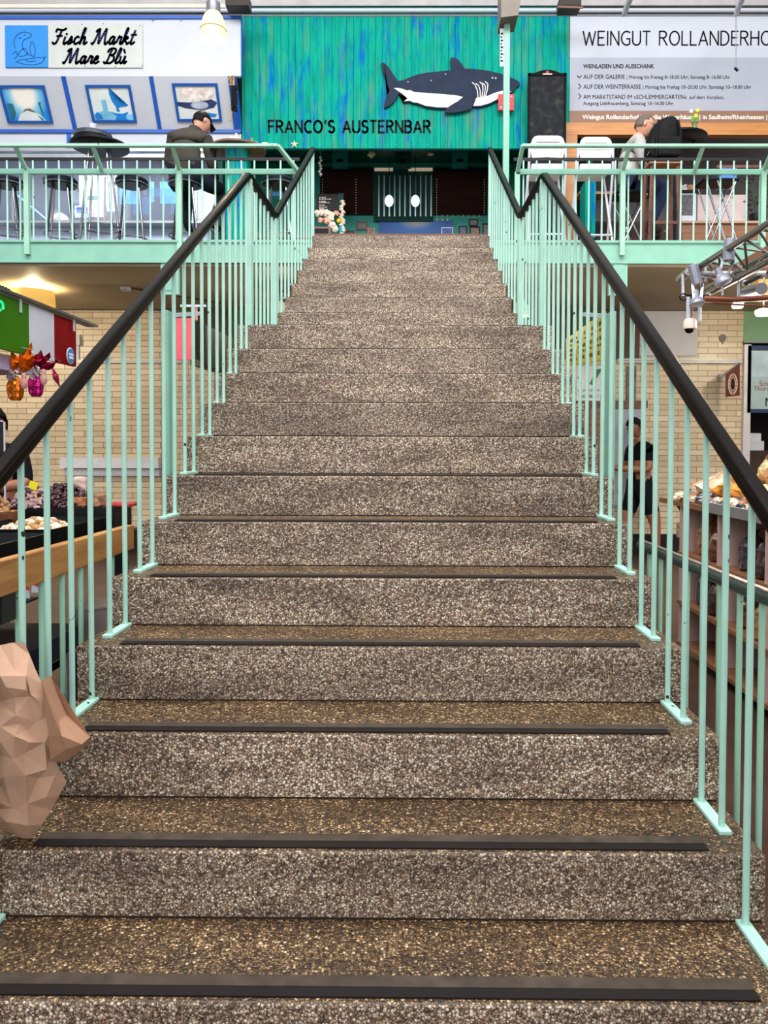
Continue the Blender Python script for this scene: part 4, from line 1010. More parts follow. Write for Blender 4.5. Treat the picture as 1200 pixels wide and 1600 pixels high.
# thin drop with a small spotlight in front of the sign
hd = thing('drop_microphone', 'thin grey drop rod with a dark tip hanging before the wine sign', 'rod', at(1150, 110, 8.2))
b = MB(); b.tube([at(1150, -20, 8.2), at(1150, 92, 8.2)], 0.006, 6); b.tube([at(1150, 92, 8.2), at(1149, 106, 8.2)], 0.014, 8); b.build('rod', GREYP, hd)
b = MB(); b.tube([at(1148, 106, 8.2), at(1153, 111, 8.2)], 0.016, 8); b.build('tip', BLACK, hd)

# ---- pipes and brackets over the signs
for nm, z, Y, r_, mt, lb in (('conduit_pipe', 17, 8.85, .026, WHITE, 'upper white conduit pipe running above the stall signs'), ('conduit_pipe', 24.5, 8.9, .016, GREYP, 'thin grey conduit directly below the white one')):
    p, q = at(-30, z, Y), at(1230, z, Y); q.z = p.z
    tag(MB().tube([p, q], r_, 10).build(nm, mt, smooth=True), lb, 'pipe')
b = MB(); px_box(b, -20, 6, 385, 12, 8.9, 0.05); tag(b.build('cable_tray', CREAM), 'cream cable tray above the fish stall', 'cable tray')
b = MB(); px_box(b, 352, -8, 388, 8, 8.3, 0.2); b.ball(at(383, 8, 8.3), 0.02)
tag(b.build('floodlight', M('dark_housing', (66, 58, 56), 0.45)), 'dark floodlight housing above the left end of the turquoise boards', 'floodlight')
fl = thing('floodlight_box', 'dark square floodlight above the right end of the turquoise boards', 'floodlight', at(892, 10, 8.3))
b = MB(); px_box(b, 874, -6, 909, 10, 8.3, 0.22); b.build('housing', M('dark_housing', (66, 58, 56), 0.45), fl, bevel=0.02)
b = MB(); b.bar(at(871, 11, 8.28), at(911, 12, 8.28), 0.02, 0.02); b.build('bracket', M('rusty_bracket', (126, 88, 70), 0.6), fl)
for i, x in enumerate((975, 1150)):
    b = MB(); b.bar(at(x, 22, 8.4), at(x + 16, -18, 7.6), 0.05, 0.06)
    tag(b.build('roof_strut', WHITE), ('left' if i == 0 else 'right') + ' white roof strut above the wine sign', 'strut')

# ---- pendant lamp
def bell_lamp(px, py0, py1, wpx, Y, label, warm=True, rodz=None, glow=0.9, watt=40):
    top, bot = at(px, py0, Y), at(px, py1, Y); s = (at(px + wpx, py0, Y).x - top.x); h = top.z - bot.z
    t = thing('pendant_lamp', label, 'lamp', bot)
    b = MB(); b.lathe([(s * .26, h * .72), (s * .27, h * .74), (s * .27, h * .98), (s * .2, h), (0.02, h * 1.02)], bot, 20); b.build('housing', M('lamp_grey', (128, 130, 138), 0.35, 0.5, var=0.05), t, smooth=True)
    b = MB(); pr_ = [(s * .26, h * .72), (s * .36, h * .62), (s * .44, h * .46), (s * .49, h * .26), (s * .5, h * .1), (s * .49, 0.0)]
    b.lathe(pr_, bot, 24); b.build('shade', M('warm_glass_shade' if warm else 'pale_green_shade', (248, 228, 150) if warm else (216, 232, 206), 0.25, var=0, emit=glow), t, smooth=True)
    b = MB(); b.lathe([(s * .505, h * .24), (s * .512, h * .25), (s * .505, h * .26)], bot, 24); b.build('rim', M('brass_rim', (150, 128, 84), 0.3, 0.6, var=0), t, smooth=True)
    MB().tube([bot + Vector((0, 0, h)), Vector((bot.x, bot.y, rodz or bot.z + 1.6))], 0.007, 6).build('rod', GREYP, t)
    l = bpy.data.lights.new('lamp_bulb', 'POINT'); l.energy = watt; l.color = (1, 0.9, 0.7); l.shadow_soft_size = 0.05
    lo = bpy.data.objects.new('lamp_bulb', l); COL.objects.link(lo); lo.location = bot - Vector((0, 0, 0.05)); 
    return t
bell_lamp(333.5, 4, 62, 40, 7.6, 'lit glass bell pendant lamp hanging in front of the fish stall', watt=8)

# ================================================================== furniture and people on the gallery
SEATB = M('black_seat_vinyl', (16, 20, 34), 0.35, var=0.1)
def bar_stool(px, Y, label):
    p = at(px, 288, Y); t = thing('bar_stool', label, 'bar stool', (p.x, Y, GZ), 'black bar stools behind the left railing')
    zs = at(px, 291, Y).z
    MB().lathe([(0.0, 0), (.15, 0), (.172, .02), (.175, .055), (.16, .075), (0.0, .08)], (p.x, Y, zs), 24).build('seat', SEATB, t, smooth=True)
    b = MB(); b.tube([(p.x + .176 * math.cos(a), Y + .176 * math.sin(a), zs + .012) for a in [2 * PI * i / 24 for i in range(25)]], 0.006, 6); b.build('seat_ring', CHROME, t, smooth=True)
    for i in range(4):
        a = PI / 4 + i * PI / 2 + 0.3
        MB().tube([(p.x + .1 * math.cos(a), Y + .1 * math.sin(a), zs), (p.x + .2 * math.cos(a), Y + .2 * math.sin(a), GZ)], 0.011, 8).build('leg', CHROME if i % 2 else BLACKM, t, smooth=True)
    b = MB(); b.tube([(p.x + .172 * math.cos(a), Y + .172 * math.sin(a), GZ + .24) for a in [2 * PI * i / 20 for i in range(21)]], 0.008, 6); b.build('foot_ring', CHROME, t, smooth=True)
    return t
bar_stool(10, 6.85, 'black bar stool at the far left edge behind the gallery railing')
bar_stool(95, 6.95, 'black bar stool directly left of the black bar table')
bar_stool(206, 7.15, 'black bar stool between the black bar table and the seated man')
bar_stool(434, 6.95, 'black bar stool nearest to the stair, under the round brown table side')
man_stool = bar_stool(289, 7.0, 'black bar stool the man in the dark jacket sits on')

p = at(156, 232, 6.9)
t = thing('bar_table', 'round black bar table with chrome legs behind the left railing', 'table', (p.x, 6.9, GZ))
MB().lathe([(0.0, -.005), (.27, -.005), (.3, .01), (.3, .03), (.28, .036), (0.0, .036)], (p.x, 6.9, p.z), 32).build('tabletop', BLACK, t, smooth=True)
for i in range(4):
    a = PI / 4 + i * PI / 2 + .15
    MB().tube([(p.x + .12 * math.cos(a), 6.9 + .12 * math.sin(a), p.z), (p.x + .25 * math.cos(a), 6.9 + .25 * math.sin(a), GZ)], 0.012, 8).build('leg', CHROME, t, smooth=True)
b = MB(); b.tube([(p.x + .2 * math.cos(a), 6.9 + .2 * math.sin(a), GZ + .3) for a in [2 * PI * i / 20 for i in range(21)]], 0.008, 6); b.build('foot_ring', CHROME, t, smooth=True)
q = Vector((p.x - .06, 6.88, p.z + .036))
tr = thing('serving_tray', 'stack of dark round trays on the black bar table', 'tray', q)
MB().lathe([(0.0, 0), (.19, 0), (.2, .02), (.2, .045), (.19, .05), (0.0, .05)], q, 28).build('tray', BLACK, tr, smooth=True)
MB().lathe([(.185, .05), (.195, .058), (.192, .1), (.18, .105), (0.0, .1)], q, 28).build('upper_tray', M('dark_slate_tray', (62, 66, 76), 0.3, var=0.1), tr, smooth=True)
c0 = q + Vector((-.005, 0, .105))
tag(MB().lathe([(.032, 0), (.036, .01), (.045, .1), (.046, .104), (.04, .1), (.03, .015), (0, .012)], c0, 16).build('paper_cup', WHITE, smooth=True), 'white paper cup on the stacked trays of the black bar table', 'cup')

p = at(372, 237, 7.1)
t = thing('bar_table', 'round brown bar table on a turquoise boarded pedestal', 'table', (p.x, 7.1, GZ))
MB().lathe([(0.0, -.002), (.27, -.002), (.3, .006), (.3, .026), (.29, .03), (0.0, .03)], (p.x, 7.1, p.z), 36).build('tabletop', wood_mat('brown_table_edge', (70, 46, 32), (112, 80, 52), 'X'), t, smooth=True)
MB().box(p.x - .115, p.x + .115, 6.99, 7.21, GZ, p.z).build('pedestal', PLANK, t, bevel=0.006)
starfish((at(393, 222, 7.0).x, 7.0, p.z + .045), .075, M('orange_starfish', (206, 118, 40), 0.6, var=0.2, vscale=30), 'orange starfish standing on the round brown bar table', False, 0.28)
pp = at(362, 224, 7.15)
tag(MB().lathe([(.036, 0), (.038, .005), (.038, .14), (.034, .146)], (pp.x, 7.16, p.z + .03), 16).build('dispenser_bottle', WHITE, smooth=True), 'tall white dispenser bottle on the brown bar table', 'bottle')
pp = at(370, 224, 7.1)
tag(MB().lathe([(.03, 0), (.032, .005), (.032, .1), (.012, .112), (.012, .14), (.018, .142), (.018, .152), (0, .152)], (pp.x, 7.08, p.z + .03), 16).build('pump_bottle', M('offwhite_plastic', (222, 226, 230), 0.35), smooth=True), 'shorter white pump bottle on the brown bar table', 'bottle')
zo = at(100, 227.5, EDGE - 0.25).z + 0.016
starfish((at(414, 220, EDGE - .25).x, EDGE - .25, zo + .004), .05, STW, 'cream starfish lying on the outer mint rail near its end', True, 0.4)

# ------------------------------------------------------------------ people
def figure(name, joints, edges, mats, parent, sub=2):
    names = list(joints); idx = {n: i for i, n in enumerate(names)}
    bmx = bmesh.new(); sk = bmx.verts.layers.skin.verify(); vs = []
    base = WLOC[parent.name]
    for i, n in enumerate(names):
        co, r = joints[n]; v = bmx.verts.new(Vector(co) - base); vs.append(v)
        v[sk].radius = (r, r) if not isinstance(r, tuple) else r; v[sk].use_root = (i == 0)
    for a, b, m in edges: bmx.edges.new((vs[idx[a]], vs[idx[b]]))
    me = bpy.data.meshes.new(name); bmx.to_mesh(me); bmx.free()
    o = bpy.data.objects.new(name, me); COL.objects.link(o)
    md = o.modifiers.new('skin', 'SKIN'); md.use_smooth_shade = True
    ms = o.modifiers.new('sub', 'SUBSURF'); ms.levels = sub; ms.render_levels = sub
    bpy.context.view_layer.update(); dg = bpy.context.evaluated_depsgraph_get()
    m2 = bpy.data.meshes.new_from_object(o.evaluated_get(dg)); bpy.data.objects.remove(o)
    m2.materials.clear()
    segs = [(Vector(joints[a][0]) - base, Vector(joints[b][0]) - base, m) for a, b, m in edges]
    V = [v.co for v in m2.vertices]; mi = []
    for p in m2.polygons:
        c = p.center; best = 1e9; bm_ = 0
        for a, b, m in segs:
            ab = b - a; t_ = max(0, min(1, (c - a).dot(ab) / max(1e-9, ab.dot(ab)))); d = (a + ab * t_ - c).length
            if d < best: best, bm_ = d, m
        mi.append(bm_)
    out = MB(); out.v = [v + base for v in V]; out.f = [tuple(p.vertices) for p in m2.polygons]; out.m = mi
    bpy.data.meshes.remove(m2)
    return out
def head(mb, c, f, u, s=0.118, skin=0, eye=1, lips=2):
    c, f, u = Vector(c), Vector(f).normalized(), Vector(u).normalized(); r = f.cross(u).normalized(); u = r.cross(f)
    T = lambda x, y, z: c + (r * x + f * y + u * z) * s
    nu, nv = 22, 16; vs = []; fs = []
    for i in range(nv + 1):
        th = PI * i / nv
        for j in range(nu):
            ph = 2 * PI * j / nu; x, y, z = math.sin(th) * math.cos(ph), math.sin(th) * math.sin(ph), math.cos(th)
            X, Y, Z = x * .66, y * .84, z
            if z < 0: X *= 1 + .34 * z; Y = Y * (1 + .16 * z) + .06 * (-z) * (y > 0)
            if y > .6 and abs(x) < .75 and .02 < z < .3: Y -= .05 * (1 - abs(x) * .6)
            vs.append(T(X, Y, Z))
    for i in range(nv): fs += [(i * nu + j, (i + 1) * nu + j, (i + 1) * nu + (j + 1) % nu, i * nu + (j + 1) % nu) for j in range(nu)]
    mb.add(vs, fs, skin)
    n = [T(-.05, .78, .12), T(.05, .78, .12), T(.13, .8, -.26), T(-.13, .8, -.26), T(0, .86, .12), T(0, 1.06, -.2), T(0, .86, -.32)]
    mb.add(n, [(0, 4, 5, 3), (4, 1, 2, 5), (3, 5, 6), (5, 2, 6), (0, 1, 4), (0, 3, 6, 2, 1)], skin)
    for sd in (-1, 1):
        mb.ball(T(sd * .27, .72, .1), .075 * s, mi=eye, nu=8, nv=6)
        mb.tube([T(sd * .13, .81, .26), T(sd * .28, .79, .3), T(sd * .42, .68, .24)], .03 * s, 6, eye)
        ear = Matrix((r, f, u)).transposed()
        mb.ball(T(sd * .67, -.04, -.02), .09 * s, .17 * s, .27 * s, 8, 7, skin, rot=ear)
    mb.ball(T(0, .79, -.52), .25 * s, .08 * s, .06 * s, 10, 6, lips, rot=Matrix((r, f, u)).transposed())
    return T
def hair(T, mat, parent, top=.3, back=-.55, scale=1.07, name='hair', puff=0.0, smooth=True):
    b = MB(); nu, nv = 26, 18; vs = []; fs = []; ok = []
    for i in range(nv + 1):
        th = PI * i / nv
        for j in range(nu):
            ph = 2 * PI * j / nu; x, y, z = math.sin(th) * math.cos(ph), math.sin(th) * math.sin(ph), math.cos(th)
            k = scale * (1 + puff * (0.6 + 0.6 * noise.noise(Vector((x, y, z)) * 5)))
            vs.append(T(x * .66 * k, y * .84 * k, z * k)); 
            lim = top if y > .35 else (back if y < -.15 else top + (back - top) * (.35 - y) / .5)
            ok.append(z > lim)
    for i in range(nv):
        for j in range(nu):
            q = (i * nu + j, (i + 1) * nu + j, (i + 1) * nu + (j + 1) % nu, i * nu + (j + 1) % nu)
            if all(ok[a] for a in q): fs.append(q)
    b.add(vs, fs)
    used = sorted({i for f in fs for i in f}); mp = {a: i for i, a in enumerate(used)}
    b.v = [b.v[a] for a in used]; b.f = [tuple(mp[a] for a in f) for f in fs]
    o = b.build(name, mat, parent, smooth=smooth); md = o.modifiers.new('thick', 'SOLIDIFY'); md.thickness = 0.006; md.offset = 0
    return o
def hand(mb, w, d, up, mi, s=1.0, curl=0.5, side=1):
    w, d, up = Vector(w), Vector(d).normalized(), Vector(up).normalized(); r = d.cross(up).normalized(); up = r.cross(d)
    P = lambda a, b, c: w + (d * a + r * b + up * c) * s
    M3 = Matrix((r, d, up)).transposed()
    mb.ball(P(.048, 0, 0), .041 * s, .055 * s, .017 * s, 10, 8, mi, rot=M3)
    for i, (o, l) in enumerate(((-.03, .072), (-.01, .082), (.011, .077), (.031, .06))):
        a0 = P(.085, o, 0); a1 = a0 + (d * .45 * l - up * l * .22 * curl) * s; a2 = a1 + (d * .32 * l * (1 - curl * .5) - up * l * .36 * curl) * s; a3 = a2 + (d * .2 * l * (1 - curl) - up * l * .3 * curl) * s
        mb.tube([P(.06, o, 0), a0, a1, a2, a3], .008 * s, 7, mi, rs=[.0095 * s, .009 * s, .0085 * s, .008 * s, .006 * s])
    mb.tube([P(.02, side * .03, -.004), P(.048, side * .056, -.012), P(.078, side * .06, -.024), P(.095, side * .052, -.03)], .009 * s, 7, mi, rs=[.012 * s, .0105 * s, .0095 * s, .007 * s])

JACK = M('charcoal_jacket', (66, 62, 56), 0.85, var=0.14, vscale=8, bump=0.3, bscale=30)
JEAND = M('dark_jeans', (30, 32, 44), 0.85, var=0.2, vscale=10)
SHOE = M('dark_shoe', (36, 34, 36), 0.6, var=0.2)
SHOEW = M('white_sole', (222, 222, 222), 0.5, var=0)
HAIRD = M('dark_hair', (24, 20, 19), 0.6, var=0.2, vscale=60, bump=0.6, bscale=140)
HAIRG = M('grey_brown_hair', (104, 92, 84), 0.7, var=0.2, vscale=80, bump=0.5, bscale=160)

# -- seated man in a dark jacket, seen from behind
sx0 = at(289, 288, 7.0).x; zst = at(289, 291, 7.0).z + 0.08
per = thing('person', 'person in charcoal jacket and dark cap sitting with back turned, left gallery', 'person', (sx0, 7.0, GZ))
X = sx0
J = {'pel': ((X, 7.0, zst + .075), .135), 'abd': ((X - .0, 7.03, zst + .24), (.165, .125)), 'che': ((X + .01, 7.09, zst + .40), (.185, .13)), 'upc': ((X + .025, 7.14, zst + .51), (.155, .105)), 'nek': ((X + .06, 7.19, zst + .585), .062), 'hd': ((X + .085, 7.215, zst + .65), .055),
     'sl': ((X - .165, 7.13, zst + .475), .082), 'el': ((X - .24, 7.2, zst + .22), .062), 'wl': ((X - .12, 7.42, zst + .21), .042),
     'sr': ((X + .2, 7.14, zst + .455), .085), 'er': ((X + .265, 7.12, zst + .2), .062), 'wr': ((X + .24, 7.37, zst + .1), .043),
     'hl': ((X - .1, 7.05, zst + .04), .115), 'kl': ((X - .1, 7.43, zst - .02), .078), 'al': ((X - .06, 7.27, zst - .4), .05), 'tl': ((X - .05, 7.4, zst - .47), .042),
     'hr': ((X + .1, 7.05, zst + .04), .115), 'kr': ((X + .34, 7.36, zst - .03), .08), 'ar': ((X + .24, 7.22, zst - .4), .05), 'tr': ((X + .29, 7.33, zst - .47), .042)}
E_ = [('pel', 'abd', 0), ('abd', 'che', 0), ('che', 'upc', 0), ('upc', 'nek', 0), ('nek', 'hd', 1), ('upc', 'sl', 0), ('sl', 'el', 0), ('el', 'wl', 0), ('upc', 'sr', 0), ('sr', 'er', 0), ('er', 'wr', 0),
      ('pel', 'hl', 2), ('hl', 'kl', 2), ('kl', 'al', 2), ('al', 'tl', 3), ('pel', 'hr', 2), ('hr', 'kr', 2), ('kr', 'ar', 2), ('ar', 'tr', 3)]
fg = figure('body', J, E_, None, per)
T = head(fg, (X + .115, 7.26, zst + .705), (.62, .6, -.38), (.1, .25, 1), 0.118, 1, 4, 5)
hand(fg, J['wl'][0], (.5, .6, -.15), (0, 0, 1), 1, side=1); hand(fg, J['wr'][0], (-.1, .8, -.2), (0, 0, 1), 1, side=-1)
fg.build('body', [JACK, SKIN, JEAND, SHOE, EYE, LIPS], per, smooth=True, ang=70)
hair(T, HAIRD, per, top=.55, back=-.42, scale=1.05)
hair(T, BLACK, per, top=.22, back=.05, scale=1.12, name='cap')
b = MB(); b.add([T(-.5, .7, .24), T(.5, .7, .24), T(.36, 1.32, .06), T(-.36, 1.32, .06), T(-.5, .7, .3), T(.5, .7, .3), T(.36, 1.32, .12), T(-.36, 1.32, .12)], [(0, 1, 2, 3), (7, 6, 5, 4), (0, 4, 5, 1), (1, 5, 6, 2), (2, 6, 7, 3), (3, 7, 4, 0)])
b.build('cap_peak', BLACK, per)
b = MB(); b.lathe([(.075, 0), (.085, .02), (.078, .05), (.07, .055)], (X + .055, 7.18, zst + .555), 20, axis=(.3, .35, 1)); b.build('collar', JACK, per, smooth=True)

# -- seated man in a grey shirt and glasses on the right, in profile
SHIRT = M('light_grey_shirt', (178, 174, 170), 0.85, var=0.1, vscale=9, bump=0.25, bscale=26)
JEANB = M('blue_jeans', (34, 50, 88), 0.85, var=0.2, vscale=12)
X = at(984, 290, 7.25).x; Y = 7.25; zst = at(984, 302, Y).z
per = thing('person', 'person in light grey shirt and glasses sitting in profile, reading, right gallery', 'person', (X, Y, GZ))
J = {'pel': ((X - .03, Y, zst + .1), .13), 'abd': ((X - .03, Y, zst + .27), (.12, .14)), 'che': ((X + .0, Y, zst + .43), (.125, .155)), 'upc': ((X + .05, Y, zst + .54), (.105, .13)), 'nek': ((X + .085, Y, zst + .605), .058), 'hd': ((X + .11, Y, zst + .66), .05),
     'sl': ((X + .04, Y + .17, zst + .5), .075), 'el': ((X + .14, Y + .22, zst + .26), .055), 'wl': ((X + .34, Y + .1, zst + .3), .036),
     'sr': ((X + .04, Y - .17, zst + .5), .08), 'er': ((X + .1, Y - .22, zst + .23), .06), 'wr': ((X + .33, Y - .1, zst + .27), .037),
     'hl': ((X, Y + .09, zst + .07), .11), 'kl': ((X + .36, Y + .1, zst + .03), .075), 'al': ((X + .25, Y + .1, zst - .4), .048), 'tl': ((X + .38, Y + .1, zst - .46), .04),
     'hr': ((X, Y - .09, zst + .07), .11), 'kr': ((X + .37, Y - .11, zst + .05), .078), 'ar': ((X + .2, Y - .1, zst - .38), .05), 'tr': ((X + .31, Y - .12, zst - .46), .042)}
E_ = [(a, b, {0: 0, 1: 1, 2: 2, 3: 3}[m]) for a, b, m in E_]
fg = figure('body', J, E_, None, per)
T = head(fg, (X + .155, Y, zst + .735), (1, -.12, -.3), (.28, 0, 1), 0.122, 1, 4, 5)
hand(fg, J['wl'][0], (.8, -.3, .1), (0, 0, 1), 1, side=-1); hand(fg, J['wr'][0], (.85, .25, .15), (0, 0, 1), 1, side=1)
fg.build('body', [SHIRT, SKIN, JEANB, SHOE, EYE, LIPS], per, smooth=True, ang=70)
hair(T, HAIRG, per, top=.6, back=-.45, scale=1.035)
b = MB()
for sd in (-1, 1):
    b.tube([T(sd * (.27 + .17 * math.cos(a)), .86, .1 + .13 * math.sin(a)) for a in [2 * PI * i / 14 for i in range(15)]], .0022, 5)
    b.tube([T(sd * .44, .85, .14), T(sd * .66, .1, .12)], .0024, 5)
b.tube([T(-.1, .88, .12), T(.1, .88, .12)], .0022, 5)
b.build('glasses', CHROME, per)
MB().lathe([(.068, 0), (.078, .02), (.066, .045)], (X + .075, Y, zst + .565), 18, axis=(.45, 0, 1)).build('collar', SHIRT, per, smooth=True)
# his folding stool
st = thing('folding_stool', 'black folding bar stool with chrome crossed legs under the man in grey', 'bar stool', (X, Y, GZ))
MB().box(X - .2, X + .17, Y - .17, Y + .17, zst - .05, zst - .01).build('seat', BLACK, st, bevel=.015)
for sd in (-1, 1):
    MB().tube([(X - .2, Y + sd * .15, GZ), (X + .15, Y + sd * .15, zst - .05)], .011, 8).build('leg', CHROME, st, smooth=True)
    MB().tube([(X + .2, Y + sd * .135, GZ), (X - .15, Y + sd * .135, zst - .05)], .011, 8).build('leg', CHROME, st, smooth=True)
MB().tube([(X - .12, Y - .15, GZ + .16), (X - .12, Y + .15, GZ + .16)], .009, 8).build('foot_bar', CHROME, st)

# -- white folding bar chairs
WPL = M('white_chair_plastic', (236, 238, 246), 0.35, var=0.02)
WTB = M('white_chair_tube', (206, 210, 222), 0.3, 0.2, var=0)
def rrect(w0, w1, h, r, n=5):
    """bottom width w0, top width w1, rounded top corners"""
    pts = [(-w0 / 2, 0), (w0 / 2, 0)]
    for cx, a0 in ((w1 / 2 - r, 0), (-w1 / 2 + r, 90)):
        pts += [(cx + r * math.cos(math.radians(a0 + 90 * i / n)), h - r + r * math.sin(math.radians(a0 + 90 * i / n))) for i in range(n + 1)]
    return pts
def bar_chair(px0, px1, ytop, Y, label):
    xc = at((px0 + px1) / 2, 230, Y).x; w = at(px1, 230, Y).x - at(px0, 230, Y).x; zt_ = at(855, ytop, Y).z
    t = thing('folding_bar_chair', label, 'bar chair', (xc, Y, GZ), 'white folding bar chairs')
    zs_ = at(855, 259, Y).z
    b = MB(); b.prism(rrect(w, w * .84, .13, .065), (xc, Y + .02, zt_ - .13), XU, ZU, .022); b.build('top_rest', WPL, t, bevel=.006)
    b = MB(); b.prism(rrect(w * .62, w * .6, .012, .004), (xc, Y - .003, zt_ - .075), XU, ZU, .004); b.build('grip_slot', M('chair_slot', (120, 122, 130), 0.5, var=0), t)
    b = MB(); b.prism([(-w * .4, .0), (-w * .2, .012), (0, .016), (w * .2, .012), (w * .4, 0), (w * .46, .11), (-w * .46, .11)], (xc, Y + .026, zt_ - .235), XU, ZU, .018); b.build('lower_rest', WPL, t, bevel=.004)
    b = MB(); b.box(xc - w * .42, xc + w * .42, Y + .0, Y + .36, zs_ - .045, zs_ + .025); b.build('seat', WPL, t, bevel=.01)
    for sd in (-1, 1):
        MB().tube([(xc + sd * w * .47, Y + .012, zt_ - .1), (xc + sd * w * .48, Y + .02, zs_), (xc + sd * w * .56, Y + .42, GZ)], .014, 8).build('back_leg', WTB, t, smooth=True)
        MB().tube([(xc + sd * w * .41, Y + .32, zs_), (xc + sd * w * .5, Y - .06, GZ)], .014, 8).build('front_leg', WTB, t, smooth=True)
    MB().tube([(xc - w * .48, Y + .02, GZ + .26), (xc + w * .48, Y + .02, GZ + .26)], .012, 8).build('foot_bar', WTB, t, smooth=True)
bar_chair(826, 886, 212, 6.95, 'white folding bar chair nearest the stair head')
bar_chair(902, 960, 214, 6.98, 'white folding bar chair next to the man in grey')

# -- pedestal table, backpack, tulips
p = at(1059, 221, 7.55)
t = thing('pedestal_table', 'high black pedestal table behind the black backpack', 'table', (p.x, 7.55, GZ))
MB().lathe([(0.0, 0), (.3, 0), (.32, .012), (.32, .03), (.31, .036), (0.0, .036)], (p.x, 7.55, p.z), 32).build('tabletop', BLACK, t, smooth=True)
MB().tube([(p.x, 7.55, GZ + .02), (p.x, 7.55, p.z)], .042, 18).build('pedestal', M('dark_slate_post', (40, 46, 58), 0.35, 0.3, var=0.05), t, smooth=True)
MB().lathe([(.24, 0), (.24, .015), (.05, .03), (0, .03)], (p.x, 7.55, GZ), 24).build('foot', BLACKM, t, smooth=True)
for i in range(3):
    a = i * 2 * PI / 3; MB().bar((p.x, 7.55, p.z - .12), (p.x + .2 * math.cos(a), 7.55 + .2 * math.sin(a), p.z - .005), .02, .025).build('brace', BLACKM, t)
v = Vector((at(1086, 214, 7.4).x, 7.42, p.z + .036))
tv = thing('tulip_vase', 'small glass of white and yellow tulips on the high black table', 'vase', v)
MB().lathe([(.03, 0), (.034, .004), (.03, .07), (.027, .1), (.036, .12)], v, 16).build('glass', M('vase_glass', (206, 200, 180), 0.08, var=0, trans=0.85), tv, smooth=True)
b = MB(); b2 = MB(); b3 = MB(); b4 = MB()
for i, (dx, dz, m_) in enumerate(((-.04, .22, 0), (.032, .23, 1), (.012, .17, 1), (-.015, .19, 2))):
    b.tube([v + Vector((0, 0, .03)), v + Vector((dx * .5, 0, .12)), v + Vector((dx, 0, dz))], .005, 6)
    b.add([v + Vector((0, 0, .1)), v + Vector((dx * .7 - .016, -.012, .16)), v + Vector((dx * 1.3, -.02, .2)), v + Vector((dx * .7 + .016, -.012, .16))], [(0, 1, 2, 3)])
    if m_ != 2: (b2, b3)[m_].lathe([(.003, 0), (.02, .012), (.021, .028), (.012, .05), (.003, .055)], v + Vector((dx, 0, dz - .005)), 10)
b.build('stems', M('tulip_green', (120, 170, 60), 0.5, var=0.15), tv); b2.build('white_bloom', M('tulip_white', (238, 236, 216), 0.5, var=0), tv, smooth=True); b3.build('yellow_bloom', M('tulip_yellow', (236, 212, 50), 0.5, var=0), tv, smooth=True)
# wooden stool carrying the backpack
bx = at(1034, 250, 6.78)
t = thing('wooden_stool', 'brown wooden bar stool carrying the black backpack', 'bar stool', (bx.x, 6.78, GZ)); zt_ = at(1034, 259, 6.78).z
MB().box(bx.x - .17, bx.x + .17, 6.63, 6.93, zt_ - .03, zt_).build('seat', CABWOOD, t, bevel=.005)
for i, j in ((-1, -1), (1, -1), (1, 1), (-1, 1)): MB().bar((bx.x + i * .13, 6.78 + j * .11, zt_ - .03), (bx.x + i * .16, 6.78 + j * .14, GZ), .03, .03).build('leg', DARKWOOD, t)
MB().box(bx.x - .15, bx.x + .15, 6.65, 6.67, GZ + .28, GZ + .31).build('rung', DARKWOOD, t)
bp = thing('backpack', 'large black backpack standing on the wooden bar stool', 'backpack', (bx.x, 6.78, zt_))
BP = M('black_nylon', (12, 12, 15), 0.6, var=0.2, vscale=16, bump=0.8, bscale=22)
prof = [(1004, 255), (1008, 225), (1014, 206), (1022, 192), (1034, 184), (1048, 179.5), (1056, 183), (1061, 200), (1062, 226), (1060, 246), (1056, 256)]
P = [at(x, y, 6.78) for x, y in prof]
cx_ = sum(q.x for q in P) / len(P); vs = []; n = len(P); b = MB()
for f, ins in ((-.11, .82), (-.07, .97), (.06, 1.0), (.11, .85)):
    vs += [Vector((cx_ + (q.x - cx_) * ins, 6.78 + f + .008 * noise.noise(Vector((q.x * 9, q.z * 9, f))), zt_ + (q.z - zt_) * (ins if q.z > zt_ + .1 else 1))) for q in P]
fs = [tuple(range(n)), tuple(range(4 * n - 1, 3 * n - 1, -1))]
for k in range(3): fs += [(k * n + i, k * n + (i + 1) % n, (k + 1) * n + (i + 1) % n, (k + 1) * n + i) for i in range(n)]
b.add(vs, fs); bo = b.build('bag', BP, bp, smooth=True, ang=80); md = bo.modifiers.new('soft', 'SUBSURF'); md.levels = 2; md.render_levels = 2
b = MB(); b.cbox((cx_ + .01, 6.655, zt_ + .15), .25, .05, .2); b.build('front_pocket', BP, bp, bevel=.02)
for dx in (-.1, .1): MB().tube([(cx_ + dx, 6.67, zt_ + .42), (cx_ + dx * 1.2, 6.65, zt_ + .3), (cx_ + dx * 1.25, 6.65, zt_ + .05)], .012, 8).build('strap', BP, bp, smooth=True)
b = MB(); b.tube([at(1008, 246, 6.63), at(1004, 262, 6.63), at(1008, 268, 6.63)], .012, 6); b.build('side_strap', BP, bp)
MB().bar(at(1011, 243, 6.63), at(1014, 237, 6.63), .008, .004).build('buckle', CHROME, bp)

